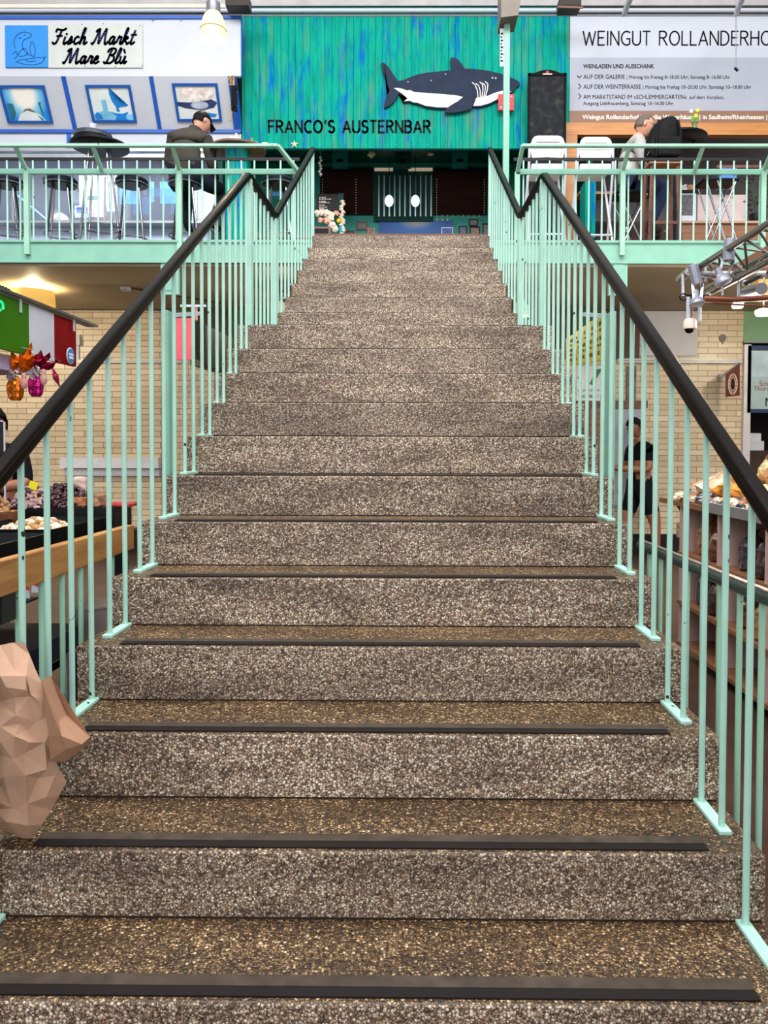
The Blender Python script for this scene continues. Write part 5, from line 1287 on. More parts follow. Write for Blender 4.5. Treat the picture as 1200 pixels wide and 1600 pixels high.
# -- right end: folding stool, cabinet, boxes, bag, plant
X2 = at(1121, 284, 7.0).x; zs2 = at(1121, 289, 7.0).z
st = thing('folding_stool', 'empty folding bar stool with chrome crossed legs before the low cabinet', 'bar stool', (X2, 7.0, GZ))
MB().box(X2 - .2, X2 + .18, 6.86, 7.14, zs2, zs2 + .03).build('seat', BLACK, st, bevel=.01)
for sd in (-1, 1):
    MB().tube([(X2 - .05, 7.0 + sd * .13, zs2), (X2 + .22, 7.0 + sd * .13, GZ)], .01, 8).build('leg', CHROME, st, smooth=True)
    MB().tube([(X2 + .15, 7.0 + sd * .115, zs2), (X2 - .16, 7.0 + sd * .115, GZ)], .01, 8).build('leg', CHROME, st, smooth=True)
    MB().tube([(X2 - .16, 7.0 + sd * .12, zs2), (X2 + .06, 7.0 + sd * .12, GZ + .14)], .008, 8).build('brace', CHROME, st, smooth=True)
cab = thing('low_cabinet', 'low brown cabinet with pale top behind the right gallery railing', 'cabinet', (at(1140, 360, 8.1).x, 8.1, GZ))
zc2 = at(1140, 347, 8.0).z; xa = at(1057, 350, 8.0).x
MB().box(xa, 5.2, 8.0, 8.4, GZ, zc2 - .02).build('body', CABWOOD, cab); MB().box(xa - .02, 5.22, 7.97, 8.42, zc2 - .02, zc2 + .008).build('top', M('pale_birch_top', (186, 150, 128), 0.5, var=0.06), cab)
def standing(name, x0, x1, y0, Y, d, m, label, cat, z=None, bevel=.004):
    a, b = at(x0, y0, Y), at(x1, y0, Y); return tag(MB().box(a.x, b.x, Y, Y + d, zc2 + .01 if z is None else z, a.z).build(name, m, bevel=bevel), label, cat)
standing('display_panel', 1090, 1168, 304, 8.2, .1, M('pinkish_white_panel', (206, 186, 184), 0.5, var=0.06), 'wide pinkish white panel standing on the low cabinet', 'panel')
bxp = thing('wine_carton', 'white wine carton with a grey barrel picture on the low cabinet', 'carton', (at(1072, 340, 8.1).x, 8.1, zc2 + .01))
a, b_ = at(1057, 341, 8.05), at(1088, 302, 8.05); MB().box(a.x, b_.x, 8.05, 8.3, zc2 + .01, b_.z).build('carton', M('carton_white', (208, 214, 226), 0.5, var=0.06), bxp)
a2, b2_ = at(1065, 336, 8.04), at(1084, 304, 8.04); MB().box(a2.x, b2_.x, 8.045, 8.05, max(a2.z, zc2 + .02), b2_.z).build('barrel_print', M('barrel_grey', (96, 88, 96), 0.5, var=0.4, vscale=20), bxp)
zsh = b_.z + .004
tag(MB().box(a.x - .01, b_.x + .01, 8.03, 8.32, zsh, zsh + .03).build('black_tray', BLACK), 'flat black tray lying on the wine carton', 'tray')
pq = at(1078, 294, 8.15); tag(MB().lathe([(.05, 0), (.065, .02), (.068, .06), (.05, .09), (0, .09)], (pq.x, 8.16, zsh + .03), 16).build('clay_pot', M('clay_brown', (172, 116, 84), 0.6), smooth=True), 'small brown clay pot on the black tray', 'pot')
pq = at(1066, 294, 8.15); b = MB(); b.ball((pq.x, 8.14, zsh + .075), .055, .05, .05, 10, 8, jit=.9); tag(b.build('crumpled_bag', M('white_foil', (214, 212, 210), 0.3)), 'crumpled white bag beside the brown clay pot', 'bag')
sb = thing('shopping_bag', 'blue and white shopping bag hanging behind the right railing', 'bag', at(1138, 292, 8.1))
b = MB(); px_box(b, 1125, 262, 1152, 280, 8.1, .08); b.build('blue_bag', M('bag_blue', (70, 130, 210), 0.5, var=0.15), sb, bevel=.01)
b = MB(); px_box(b, 1122, 278, 1149, 293, 8.08, .08); b.build('white_pouch', M('bag_white', (222, 222, 230), 0.45, var=0.2, vscale=30), sb, bevel=.01)
b = MB(); px_box(b, 1120, 258, 1200, 262, 8.12, .03); b.build('hanging_rail', DARKWOOD, sb)
pt = thing('potted_plant', 'dark leafy plant standing at the right end of the low cabinet', 'plant', (at(1182, 330, 8.15).x, 8.15, zc2 + .01))
c_ = WLOC[pt.name]; MB().lathe([(.07, 0), (.09, .12), (.085, .13), (0, .12)], c_, 16).build('pot', BLACK, pt, smooth=True)
b = MB()
for i in range(46):
    a = U(0, 6.28); r_ = U(.04, .16); z = U(.15, .6); q = c_ + Vector((r_ * math.cos(a), r_ * math.sin(a) * .6, z)); d = Vector((math.cos(a), math.sin(a), U(-.2, .6))).normalized() * .07; s_ = Vector((-math.sin(a), math.cos(a), 0)) * .022
    b.add([q, q + d * .5 + s_, q + d, q + d * .5 - s_], [(0, 1, 2, 3)])
for i in range(7): b.tube([c_ + Vector((0, 0, .1)), c_ + Vector((U(-.08, .08), U(-.05, .05), .5))], .005, 5)
b.build('foliage', M('dim_leaf_green', (62, 80, 62), 0.5, var=0.3), pt)
b = MB(); px_box(b, 905, 299, 1012, 303, 8.6, .25); tag(b.build('wall_shelf', CABWOOD), 'brown shelf board behind the white folding chairs', 'shelf')
b = MB(); px_box(b, 914, 282, 931, 372, 8.3, .3); tag(b.build('turquoise_cupboard', PLANK), 'turquoise boarded cupboard behind the white folding chairs', 'cupboard')
tag(MB().box(2.6, 5.4, 9.2, 9.6, GZ, GZ + 1.05).build('bar_counter', M('dark_counter_front', (72, 54, 48), 0.5, var=0.2)), 'dark wine bar counter in the shade under the wine sign', 'counter')

# ================================================================== market floor, left of the stair
def heap(name, c, rx, ry, h, s, cols, n, label, cat, elong=1.0, seed=1):
    rnd = random.Random(seed); b = MB(); c = Vector(c)
    for i in range(n):
        a = rnd.uniform(0, 2 * PI); q = math.sqrt(rnd.random()); z = h * (1 - q * q) * rnd.uniform(.72, 1.0)
        p = c + Vector((rx * q * math.cos(a), ry * q * math.sin(a), max(s * .3, z)))
        k = rnd.uniform(.8, 1.2); rot = Matrix.Rotation(rnd.uniform(0, 3.1), 3, 'Z') @ Matrix.Rotation(rnd.uniform(-.6, .6), 3, 'X')
        b.ball(p, s * elong * k, s * k, s * k * .85, 7, 5, rnd.randrange(len(cols)), rot=rot)
    b.ball(c + Vector((0, 0, h * .05)), rx * .86, ry * .86, h * .62, 12, 8, 0)
    return tag(b.build(name, cols, smooth=True), label, cat, kind='stuff')
TUB = M('black_tub', (20, 24, 26), 0.3, var=0.1)
stl = thing('market_stall', 'dark market stall table with sweets and nuts left of the staircase', 'stall', (-2.2, 1.6, 0))
MB().box(-3.1, -1.40, 0.5, 3.0, 0.87, 0.93).build('table_top', M('dark_table_board', (40, 32, 28), 0.5, var=0.2), stl)
for x in (-1.5, -3.0):
    for y in (0.6, 2.9): MB().box(x - .03, x + .03, y - .03, y + .03, 0, .87).build('leg', BLACKM, stl)
MB().box(-3.0, -1.75, 0.7, 2.85, .22, .26).build('under_shelf', M('dark_table_board', (40, 32, 28), 0.5), stl)
def tub(x0, x1, y0, y1, z0, z1, label, name='black_tub'):
    t = MB(); w = .012; k = .03
    def q(a, b_, c_, d_, e, f):  # open tray with sloping sides
        return None
    t.box(x0 + k, x1 - k, y0 + k, y1 - k, z0, z0 + w)
    for (ax, ay, bx, by) in ((x0, y0, x1, y0), (x1, y0, x1, y1), (x1, y1, x0, y1), (x0, y1, x0, y0)):
        cx, cy = (x0 + x1) / 2, (y0 + y1) / 2
        def inn(x, y): return Vector((x + (k if x < cx else -k), y + (k if y < cy else -k), z0))
        A, B = Vector((ax, ay, z1)), Vector((bx, by, z1)); a, b_ = inn(ax, ay), inn(bx, by)
        n = (B - A).cross(Vector((0, 0, 1))).normalized() * -w
        t.add([A, B, b_, a, A + n, B + n, b_ + n, a + n], [(0, 1, 2, 3), (7, 6, 5, 4), (0, 4, 5, 1), (1, 5, 6, 2), (2, 6, 7, 3), (3, 7, 4, 0)])
    return tag(t.build(name, TUB), label, 'tub')
zb1 = at(206, 794, 2.72).z
tag(MB().box(-2.45, at(206, 800, 2.98).x, 2.72, 2.98, 0.93, zb1).build('black_crate', BLACK, bevel=.004), 'square black crate carrying cherries at the far end of the stall', 'crate')
CH = [M('chocolate_cherry', (66, 22, 28), 0.25, var=0.3, vscale=30, coat=.4), M('dark_cherry', (44, 16, 22), 0.25, var=0.2, coat=.4), M('sugar_dusted_cherry', (196, 160, 162), 0.5, var=0.15)]
pc = at(98, 797, 2.84)
heap('chocolate_cherries', (pc.x, 2.85, zb1), .19, .12, .125, .0125, CH[:2], 520, 'heap of dark chocolate cherries on the black crate', 'sweets', seed=3)
pc = at(50, 800, 2.8)
heap('dusted_cherries', (pc.x, 2.8, zb1 - .005), .11, .08, .12, .0135, [CH[2], CH[2], CH[0]], 300, 'heap of sugar dusted cherries left of the dark cherries', 'sweets', seed=4)
a, b_ = at(46, 764, 2.7), at(58, 753, 2.7); b = MB(); b.cbox((a + b_) / 2, .045, .002, .04, rot=Matrix.Rotation(.35, 4, 'Y')); b.bar(((a + b_) / 2).to_tuple(), (a.x + .03, 2.72, zb1 + .05), .004, .004)
tag(b.build('price_tag', M('price_yellow', (246, 226, 20), 0.5, var=0)), 'small yellow price tag stuck in the dusted cherries', 'price tag')
for i, (x0, x1, y0, y1, m_, lb) in enumerate(((112, 134, 772, 793, M('toffee_pieces', (196, 120, 70), 0.4, var=0.5, vscale=40), 'clear box of orange-brown sweets right of the cherries'), (139, 156, 766, 793, M('almond_pieces', (190, 140, 104), 0.4, var=0.5, vscale=40), 'clear box of almond sweets standing on the black crate'), (160, 203, 785, 794, M('red_sweets', (196, 40, 52), 0.4, var=0.4, vscale=30), 'low tray of red sweets at the right end of the black crate'))):
    a, b_ = at(x0, y1, 2.75), at(x1, y0, 2.75)
    t = thing('sweet_box', lb, 'box', ((a.x + b_.x) / 2, 2.8, zb1))
    MB().box(a.x + .006, b_.x - .006, 2.756, 2.9, zb1 + .004, zb1 + (b_.z - zb1) * .72).build('sweets', m_, t, bevel=.006)
    MB().box(a.x, b_.x, 2.75, 2.906, zb1 + .001, b_.z).build('clear_box', M('clear_plastic', (225, 225, 225), 0.08, var=0, trans=0.95, alpha=0.3), t)
a, b_ = at(110, 770, 2.9), at(135, 745, 2.9); tag(MB().box(a.x, b_.x, 2.9, 2.96, zb1, b_.z).build('sweet_bag', M('pink_sweet_bag', (224, 190, 178), 0.35, var=0.4, vscale=30), bevel=.02), 'pale pink bag of sweets behind the clear boxes', 'bag')
# nearer tubs along the front edge
xs = -1.47
tub(-1.92, xs, 2.02, 2.66, .93, 1.02, 'long black tub of pale nuts directly behind the oak plank')
tub(-1.90, xs + .01, 0.85, 1.98, .93, 1.01, 'nearest black tub at the left edge of the picture')
NUT = [M('pale_cashew', (220, 192, 150), 0.5, var=0.15), M('roasted_nut', (186, 140, 92), 0.5, var=0.2), M('sugared_nut', (226, 214, 206), 0.5, var=0.1)]
heap('mixed_nuts', (-1.70, 2.35, .965), .18, .27, .07, .014, NUT, 190, 'layer of mixed pale nuts filling the long black tub', 'nuts', 1.5, 5)
heap('banana_chips', (-1.71, 1.3, .955), .15, .34, .06, .014, [NUT[0], NUT[2]], 130, 'pale chips filling the nearest black tub', 'dried fruit', 1.6, 6)
tag(MB().lathe([(.05, 0), (.085, .06), (.095, .105), (.088, .105), (.05, .015), (0, .012)], (-1.98, 2.56, .952), 22).build('wooden_dish', wood_mat('bowl_wood', (104, 62, 40), (150, 98, 66), 'X'), smooth=True), 'brown wooden dish beside the long tub of pale nuts', 'bowl')
heap('dried_fruit_strips', (-1.90, 2.0, .95), .16, .24, .17, .014, [M('straw_fruit', (206, 178, 136), 0.6, var=0.2), M('peach_fruit', (216, 160, 118), 0.6, var=0.2)], 210, 'mound of straw coloured dried fruit at the left picture edge', 'dried fruit', 2.6, 8)
heap('peanut_brittle', (-2.06, 2.6, .95), .17, .12, .19, .016, [NUT[1], M('rosy_nut', (200, 142, 120), 0.5, var=0.2)], 120, 'high mound of reddish nuts left of the dusted cherries', 'nuts', 1.3, 9)
a, b_ = at(116, 846, 2.66), at(131, 824, 2.66); tag(MB().box(a.x, b_.x, 2.67, 2.715, .932, b_.z).build('scoop_bag', M('steel_blue_plastic', (74, 96, 130), 0.25, var=0.3, vscale=20), bevel=.01), 'steel blue plastic bag in front of the black crate', 'bag')
# under the table
tag(MB().lathe([(.10, 0), (.125, .24), (.13, .24), (.128, .25), (0, .25)], (at(146, 900, 2.75).x, 2.75, .0 + .30), 24).build('bucket', M('dusty_white_plastic', (196, 178, 176), 0.4, var=0.1), smooth=True), 'pinkish white bucket under the far end of the stall', 'bucket')
tag(MB().box(at(130, 900, 2.75).x - .06, at(165, 900, 2.75).x + .02, 2.6, 2.9, .03, .30).build('storage_crate', BLACK, bevel=.005), 'black storage crate under the pinkish white bucket', 'crate')
tr = thing('trolley', 'dark trolley with a grey caster wheel under the stall', 'trolley', (-1.72, 2.1, 0))
MB().box(-2.1, -1.5, 1.8, 2.4, .42, .52).build('platform', M('navy_crate', (34, 42, 58), 0.5), tr)
for y in (1.85, 2.35):
    for x in (-2.04, -1.56):
        MB().bar((x, y, .42), (x, y, .1), .02, .04).build('fork', STEEL, tr)
        MB().lathe([(0, -.015), (.06, -.015), (.066, 0), (.06, .015), (0, .015)], (x, y, .068), 18, axis=(1, 0, 0)).build('wheel', GREYP, tr, smooth=True)
for i, (x, y0, y1) in enumerate(((3, 930, 948), (21, 922, 941), (40, 917, 935), (55.5, 912, 926))):
    Yc = .98 + .12 * i; xx = -1.30
    p0 = at(x, y1, Yc); t = thing('price_card', ('white and red price card nearest the left edge under the oak plank', 'second white and red price card under the oak plank', 'third white and red price card under the oak plank', 'farthest white and red price card under the oak plank')[i], 'price card', (p0.x, Yc, p0.z))
    p1 = at(x, y0, Yc); MB().box(p0.x - .014, p0.x + .014, Yc, Yc + .003, p0.z, p1.z).build('card', WHITE, t)
    MB().add([(p0.x - .014, Yc - .001, p1.z), (p0.x + .014, Yc - .001, p1.z), (p0.x + .012, Yc - .001, p1.z - .014)], [(0, 1, 2)]).build('red_corner', RED, t)
tag(MB().box(-1.42, -1.24, .93, 1.42, .835, .842).build('card_rail', BLACKM), 'thin black shelf rail behind the oak plank', 'rail')
# Italian coloured valance board
VX = -1.9
vb = thing('valance_board', 'green white and red valance board hanging over the left stall', 'board', (VX, 2.5, 1.85))
def vpt(px, py, off=0.0): q = atx(px, py, VX + off); return q
yR = atx(118.5, 503, VX).y; zT = atx(118.5, 503, VX).z; zB = atx(118.5, 573, VX).z
ys_ = [atx(45, 480, VX).y, atx(84.5, 500, VX).y, yR]
y00 = 1.2
for nm, y0, y1, m_ in (('green_panel', y00, ys_[0], M('flag_green', (54, 108, 12), 0.55, var=0.06)), ('white_panel', ys_[0], ys_[1], M('flag_white', (196, 196, 210), 0.4, var=0.04)), ('red_panel', ys_[1], ys_[2], M('flag_red', (124, 4, 12), 0.6, var=0.06))):
    MB().box(VX - .02, VX, y0, y1, zB, zT).build(nm, m_, vb)
MB().box(VX - .05, VX + .02, y00, yR + .28, zT + .012, zT + .026).build('top_rail', M('dark_grey_rail', (66, 66, 68), 0.4, 0.3), vb)
for nm in ('flag_red', 'flag_green', 'maroon_cloth'):
    if nm in MATS: MATS[nm].node_tree.nodes['Principled BSDF'].inputs['Specular IOR Level'].default_value = 0.05
b = MB()
for px in (33, 116): q = atx(px, 480, VX + .006); b.box(VX, VX + .008, q.y - .006, q.y + .006, zT - .06, zT + .012)
b.build('clips', WHITE, vb)
q = atx(110, 556, VX + .003)
bd = MB(); bd.lathe([(0, 0), (.048, 0), (.048, .004), (0, .004)], (VX + .001, q.y, q.z), 26, axis=(1, 0, 0)); st_ = bd.build('round_sticker', M('sticker_white', (206, 220, 236), 0.4, var=0), vb)
bd = MB(); bd.lathe([(0, 0), (.042, 0), (.042, .003), (0, .003)], (VX + .005, q.y, q.z), 26, axis=(1, 0, 0)); bd.build('blue_disc', M('sticker_blue', (30, 120, 190), 0.4, var=0), st_)
bd = MB()
for k in range(2):
    for j in range(4): bd.box(VX + .008, VX + .0095, q.y - .028 + j * .014, q.y - .018 + j * .014, q.z + .002 - k * .02, q.z + .014 - k * .018)
bd.build('sticker_marks', LETW, st_)
ng = atx(1, 478, VX + .02); b = MB(); b.tube([(VX + .02, ng.y + .022 * math.cos(a), ng.z + .022 * math.sin(a)) for a in [2 * PI * i / 18 - .6 for i in range(16)]], .0055, 7)
b.build('neon_letter', M('neon_green', (14, 226, 120), 0.4, var=0, emit=1.2), vb, smooth=True, label='green neon loop')
b = MB(); b.tube([(VX - .01, 2.44 + i * .004, zT + .03 + .012 * math.sin(i * 1.1)) for i in range(24)], .006, 6); b.build('black_cable', BLACK, vb)
tag(MB().box(VX - .75, VX - .05, y00, ys_[0] + .14, zB - .09, zB - .012).build('lilac_panel', M('lilac_board', (184, 172, 206), 0.5, var=0.04)), 'pale lilac board under the green end of the valance', 'board')
# foil wrapped chocolate eggs with bows
def foil(name, rgb): return M(name, rgb, 0.16, 0.75, var=0.25, vscale=25, bump=1.0, bscale=40)
OR, MG, SV, PK = foil('orange_foil', (226, 120, 24)), foil('magenta_foil', (190, 24, 120)), foil('silver_foil', (200, 200, 206)), M('pink_doll', (206, 150, 146), 0.5, var=0.2, vscale=40)
RD = foil('crimson_foil', (150, 16, 60))
def egg(px, py0, py1, wpx, Y, m_, fol, label, leafs, tail=None):
    t_, b_ = at(px, py0, Y), at(px, py1, Y); s = (at(px + wpx / 2, py0, Y).x - t_.x); h = t_.z - b_.z; c = Vector((t_.x, Y, b_.z))
    e = thing('chocolate_egg', label, 'chocolate egg', c, 'foil wrapped eggs hanging from the valance')
    b = MB(); n = 18; prof = [(.55, 0), (.85, .14), (1.0, .42), (.95, .66), (.72, .88), (.38, 1.0)]; vs = []; fs = []
    for r_, z in prof: vs += [c + Vector((s * r_ * (1 + .09 * math.cos(j * PI)) * math.cos(2 * PI * j / n), s * r_ * .9 * (1 + .09 * math.cos(j * PI)) * math.sin(2 * PI * j / n), h * z)) for j in range(n)]
    for i in range(len(prof) - 1): fs += [(i * n + j, i * n + (j + 1) % n, (i + 1) * n + (j + 1) % n, (i + 1) * n + j) for j in range(n)]
    fs += [tuple(range(n - 1, -1, -1)), tuple(len(vs) - n + j for j in range(n))]
    b.add(vs, fs); b.build('egg', m_, e)
    rnd = random.Random(int(px)); b = MB()
    for (x0, y0, x1, y1, w) in leafs:
        A, B = at(x0, y0, Y), at(x1, y1, Y); mid = (A + B) / 2; d = (B - A); sd = d.cross(Vector((0, 1, 0))).normalized() * (at(px + w, py0, Y).x - t_.x)
        o1, o2 = Vector((0, -.03, 0)), Vector((0, .035, 0))
        b.add([A, mid + sd, B, mid - sd, mid + o1, mid + o2, A + d * .3 + sd * .6 + o1 * .5, A + d * .7 - sd * .7 + o2 * .4], [(0, 6, 4), (6, 1, 4), (1, 2, 4), (2, 7, 4), (7, 3, 4), (3, 0, 4), (0, 5, 1), (1, 5, 2), (2, 5, 3), (3, 5, 0)])
    b.build('foil_bow', fol, e)
    b = MB()
    for k in range(5):
        q = c + Vector((rnd.uniform(-.6, .6) * s, -s * .5, h * rnd.uniform(1.0, 1.25))); b.tube([q + Vector((math.sin(j * 1.7) * .012, -.01 * math.cos(j * 1.7), -j * .01)) for j in range(7)], .006, 5)
    b.build('silver_curl', SV, e)
    d0 = at(px + wpx * .55, py0 + 4, Y - .04)
    b = MB(); b.lathe([(.006, -.05), (.015, -.04), (.018, -.014), (.010, .004), (.013, .015), (.009, .028), (0, .031)], d0, 12); b.build('pink_figure', PK, e, smooth=True)
    MB().tube([c + Vector((0, 0, h * .95)), Vector((c.x - .02, Y, zB + .02)), Vector((VX + .004, Y, zB + .03))], .004, 5).build('cord', SV, e)
egg(24, 588, 626, 24, 2.62, OR, OR, 'orange foil chocolate egg hanging left, below the green panel', [(26, 588, 17, 545, 6), (30, 585, 50, 534, 8), (38, 572, 60, 552, 6), (24, 580, 32, 552, 6), (34, 584, 52, 566, 5)])
egg(56, 582, 620, 22, 2.62, MG, RD, 'magenta foil chocolate egg hanging right, below the white panel', [(56, 584, 64, 546, 8), (60, 578, 88, 566, 7), (80, 572, 94, 606, 5), (66, 570, 78, 550, 5), (58, 572, 72, 560, 6), (86, 560, 92, 566, 4)])
# drum lamp, detector, wall fittings
dl = at(52, 477, 7.3); dt = at(52, 455, 7.3)
t = thing('drum_lamp', 'yellow fabric drum lamp under the gallery behind the valance', 'lamp', dl)
MB().lathe([(.232, 0), (.22, dt.z - dl.z), (.214, dt.z - dl.z), (.226, 0)], dl, 30).build('shade', M('lit_yellow_fabric', (236, 196, 110), 0.7, var=0.06, emit=0.35), t, smooth=True)
MB().tube([dl + Vector((0, 0, .06)), Vector((dl.x, 7.3, 3.17))], .006, 6).build('cord', BLACK, t)
MB().bar(dl + Vector((-.22, 0, .06)), dl + Vector((.22, 0, .06)), .006, .006).build('spider', BLACKM, t)
l = bpy.data.lights.new('drum_bulb', 'POINT'); l.energy = 70; l.color = (1, .82, .5); l.shadow_soft_size = .05
lo = bpy.data.objects.new('drum_bulb', l); COL.objects.link(lo); lo.location = dl + Vector((0, 0, .12))
sd = atz(196.5, 450, 3.165)
t = thing('smoke_detector', 'round white smoke detector under the gallery soffit', 'smoke detector', (sd.x, sd.y, 3.13))
MB().lathe([(.04, 0), (.058, .01), (.06, .04), (0, .04)], (sd.x, sd.y, 3.13), 20).build('body', WHITE, t, smooth=True)
MB().bar((sd.x + .06, sd.y, 3.162), (sd.x + .9, sd.y + .9, 3.162), .02, .014).build('cable', M('dark_cable', (70, 60, 48), 0.6), t)
def wall_px(mb, x0, y0, x1, y1, d=.03, off=.003, Y=BW):
    a, b = at(x0, y1, Y - off), at(x1, y0, Y - off); mb.box(a.x, b.x, Y - off - d, Y - off, a.z, b.z)
b = MB(); wall_px(b, 123, 563.5, 285, 567.5, .04); tag(b.build('wall_conduit', M('conduit_grey', (190, 186, 180), 0.4, 0.2)), 'pale conduit along the cream brick wall left of the stair', 'conduit')
b = MB(); wall_px(b, -5, 482.5, 275, 485, .05); tag(b.build('soffit_pipe', BLACKM), 'thin dark pipe where soffit and left brick wall meet', 'pipe')
eb = thing('switch_box', 'small grey switch box on the brick wall beside the red panel', 'switch box', at(123, 563, BW - .02))
b = MB(); wall_px(b, 119, 524, 127, 540, .05); b.build('box', M('switch_grey', (186, 188, 184), 0.4), eb, bevel=.005); b = MB(); wall_px(b, 121, 540, 124, 563, .02); b.build('cable_duct', WHITE, eb)
wl_ = thing('wall_ledge', 'white two-step ledge on the left brick wall', 'ledge', at(170, 742, BW - .1))
b = MB(); wall_px(b, 100, 715, 252, 731, .12); b.build('upper_board', M('ledge_white', (226, 224, 228), 0.5), wl_); b = MB(); wall_px(b, 104, 733, 252, 743, .08); b.build('lower_board', M('ledge_grey', (190, 188, 192), 0.5), wl_)
# red panel and dark stall behind the left balustrade
rp_ = thing('red_panel_sign', 'faded red panel sign seen between the left balusters', 'sign', at(286, 562, 5.2))
b = MB(); px_box(b, 271.5, 497, 300, 562, 5.2, .03); b.build('panel', M('faded_red', (214, 84, 96), 0.5, var=0.12, vscale=4), rp_)
b = MB(); px_box(b, 301, 478, 307, 500, 5.6, .03); b.build('upper_strip', M('faded_red', (214, 84, 96), 0.5), rp_)
b = MB(); b.bar(at(282, 478, 5.5), at(322, 478, 5.5), .02, .02); b.build('white_bar', WHITE, rp_)
aw = thing('stall_awning', 'dark brown stall awning sloping away behind the red panel', 'awning', at(330, 560, 6.2))
b = MB()
P = [at(300, 500, 5.3), at(372, 536, 7.6), at(372, 590, 7.6), at(300, 566, 5.3)]
o = Vector((.05, .25, 0)); b.add(P + [p + o for p in P], [(0, 1, 2, 3), (7, 6, 5, 4), (0, 4, 5, 1), (1, 5, 6, 2), (2, 6, 7, 3), (3, 7, 4, 0)]); b.build('side', M('dark_brown_cloth', (48, 36, 32), 0.7, var=0.2), aw)
b = MB(); b.bar(P[3] + Vector((0.01, 0, 0)), P[2] + Vector((.01, 0, 0)), .05, .05); b.build('edge_board', M('edge_brown', (98, 70, 56), 0.6), aw)
for px in (306, 366): MB().bar((at(px, 560, 6.0).x - .3, 6.0 if px < 330 else 7.4, 0), (at(px, 560, 6.0).x - .3, 6.0 if px < 330 else 7.4, 2.2), .05, .05).build('post', BLACKM, aw)
# hanging lamps below the gallery; outer pair added, out of view, to brighten walls
bell_lamp(437, 462, 496, 24, 7.2, 'pale bell lamp under the gallery behind the left newel post', False, 3.2, .35, 20)
bell_lamp(814, 462, 494, 26, 7.2, 'pale bell lamp under the gallery behind the right newel post', False, 3.2, .35, 16)
bell_lamp(-95, 440, 486, 30, 7.0, 'added bell lamp out of view, brightening the left brick wall', False, 3.2, .6, 55)
bell_lamp(1300, 440, 486, 30, 7.0, 'added bell lamp out of view, brightening the right brick wall', False, 3.2, .6, 35)
# person at the left edge
BLK = M('black_tshirt', (18, 18, 21), 0.9, var=0.2, vscale=9, bump=.25, bscale=24)
Y = 4.6; hx = at(2, 668, Y).x; hz = at(2, 668, Y).z
per = thing('person', 'person with dark hair in black behind the left stall, cut by the picture edge', 'person', (hx - .03, Y, 0))
S = hz / 1.60; X = hx - .03
def zz(h): return h * S
def standing_body(X, Y, arms, lean=(0, 0), feet=((-.1, 0), (.1, .04)), fdir=(0, -1)):
    lx, ly = lean; fx, fy = fdir; rx_, ry_ = -fy, fx
    def P(s, f, h): return Vector((X + rx_ * s + fx * f, Y + ry_ * s + fy * f, zz(h)))
    J = {'pel': (P(0, 0, .95), .14), 'abd': (P(0, .01, 1.10), (.15, .12)), 'che': (P(0, .02, 1.27), (.18, .13)), 'upc': (P(0, .02, 1.40), (.15, .1)), 'nek': (P(0, .03, 1.47), .058), 'hd': (P(0, .045, 1.53), .05),
         'sl': (P(-.18, .01, 1.40), .075), 'el': (P(-.25, arms[0][1], arms[0][2]), .055), 'wl': (P(*arms[1]), .036), 'sr': (P(.18, .01, 1.40), .075), 'er': (P(.25, arms[0][1], arms[0][2]), .055), 'wr': (P(*arms[2]), .036),
         'hl': (P(-.09, 0, .90), .115), 'kl': (P(feet[0][0], feet[0][1] + .03, .50), .075), 'al': (P(feet[0][0], feet[0][1], .09), .045), 'tl': (P(feet[0][0], feet[0][1] + .15, .035), .034),
         'hr': (P(.09, 0, .90), .115), 'kr': (P(feet[1][0], feet[1][1] + .03, .50), .075), 'ar': (P(feet[1][0], feet[1][1], .09), .045), 'tr': (P(feet[1][0], feet[1][1] + .15, .035), .034)}
    return J, P
J, P = standing_body(X, Y, ((0, .04, 1.15), (-.12, .3, 1.12), (.12, .3, 1.12)))
SE = [('pel', 'abd', 0), ('abd', 'che', 0), ('che', 'upc', 0), ('upc', 'nek', 1), ('nek', 'hd', 1), ('upc', 'sl', 0), ('sl', 'el', 0), ('el', 'wl', 1), ('upc', 'sr', 0), ('sr', 'er', 0), ('er', 'wr', 1),
      ('pel', 'hl', 2), ('hl', 'kl', 2), ('kl', 'al', 2), ('al', 'tl', 3), ('pel', 'hr', 2), ('hr', 'kr', 2), ('kr', 'ar', 2), ('ar', 'tr', 3)]
fg = figure('body', J, SE, None, per)
T = head(fg, Vector((X, Y - .06, zz(1.62))), (.35, -1, -.3), (0, 0, 1), .118, 1, 4, 5)
hand(fg, J['wl'][0], (.4, -.8, .2), (0, 0, 1), 1, side=1); hand(fg, J['wr'][0], (-.4, -.8, .2), (0, 0, 1), 1, side=-1)
fg.build('body', [BLK, SKIN2, JEAND, SHOE, EYE, LIPS], per, smooth=True, ang=70)
hair(T, HAIRD, per, top=.5, back=-.4, scale=1.16, puff=.14)
a, b_ = at(-12, 708, 4.1), at(7, 657, 4.1)
t = thing('glass_screen', 'thin white framed glass screen at the left picture edge', 'pane', ((a.x + b_.x) / 2, 4.1, .86))
b = MB(); b.box(b_.x - .008, b_.x, 4.1, 4.11, 1.0, b_.z); b.box(a.x - .1, b_.x, 4.1, 4.11, b_.z - .008, b_.z); b.box(b_.x - .008, b_.x, 4.1, 4.11, 0, 1.0); b.build('frame', WHITE, t)
MB().box(a.x - .1, b_.x - .008, 4.102, 4.108, 1.3, b_.z - .008).build('pane', M('smoked_pane', (60, 56, 56), 0.1, var=0, trans=.6), t)

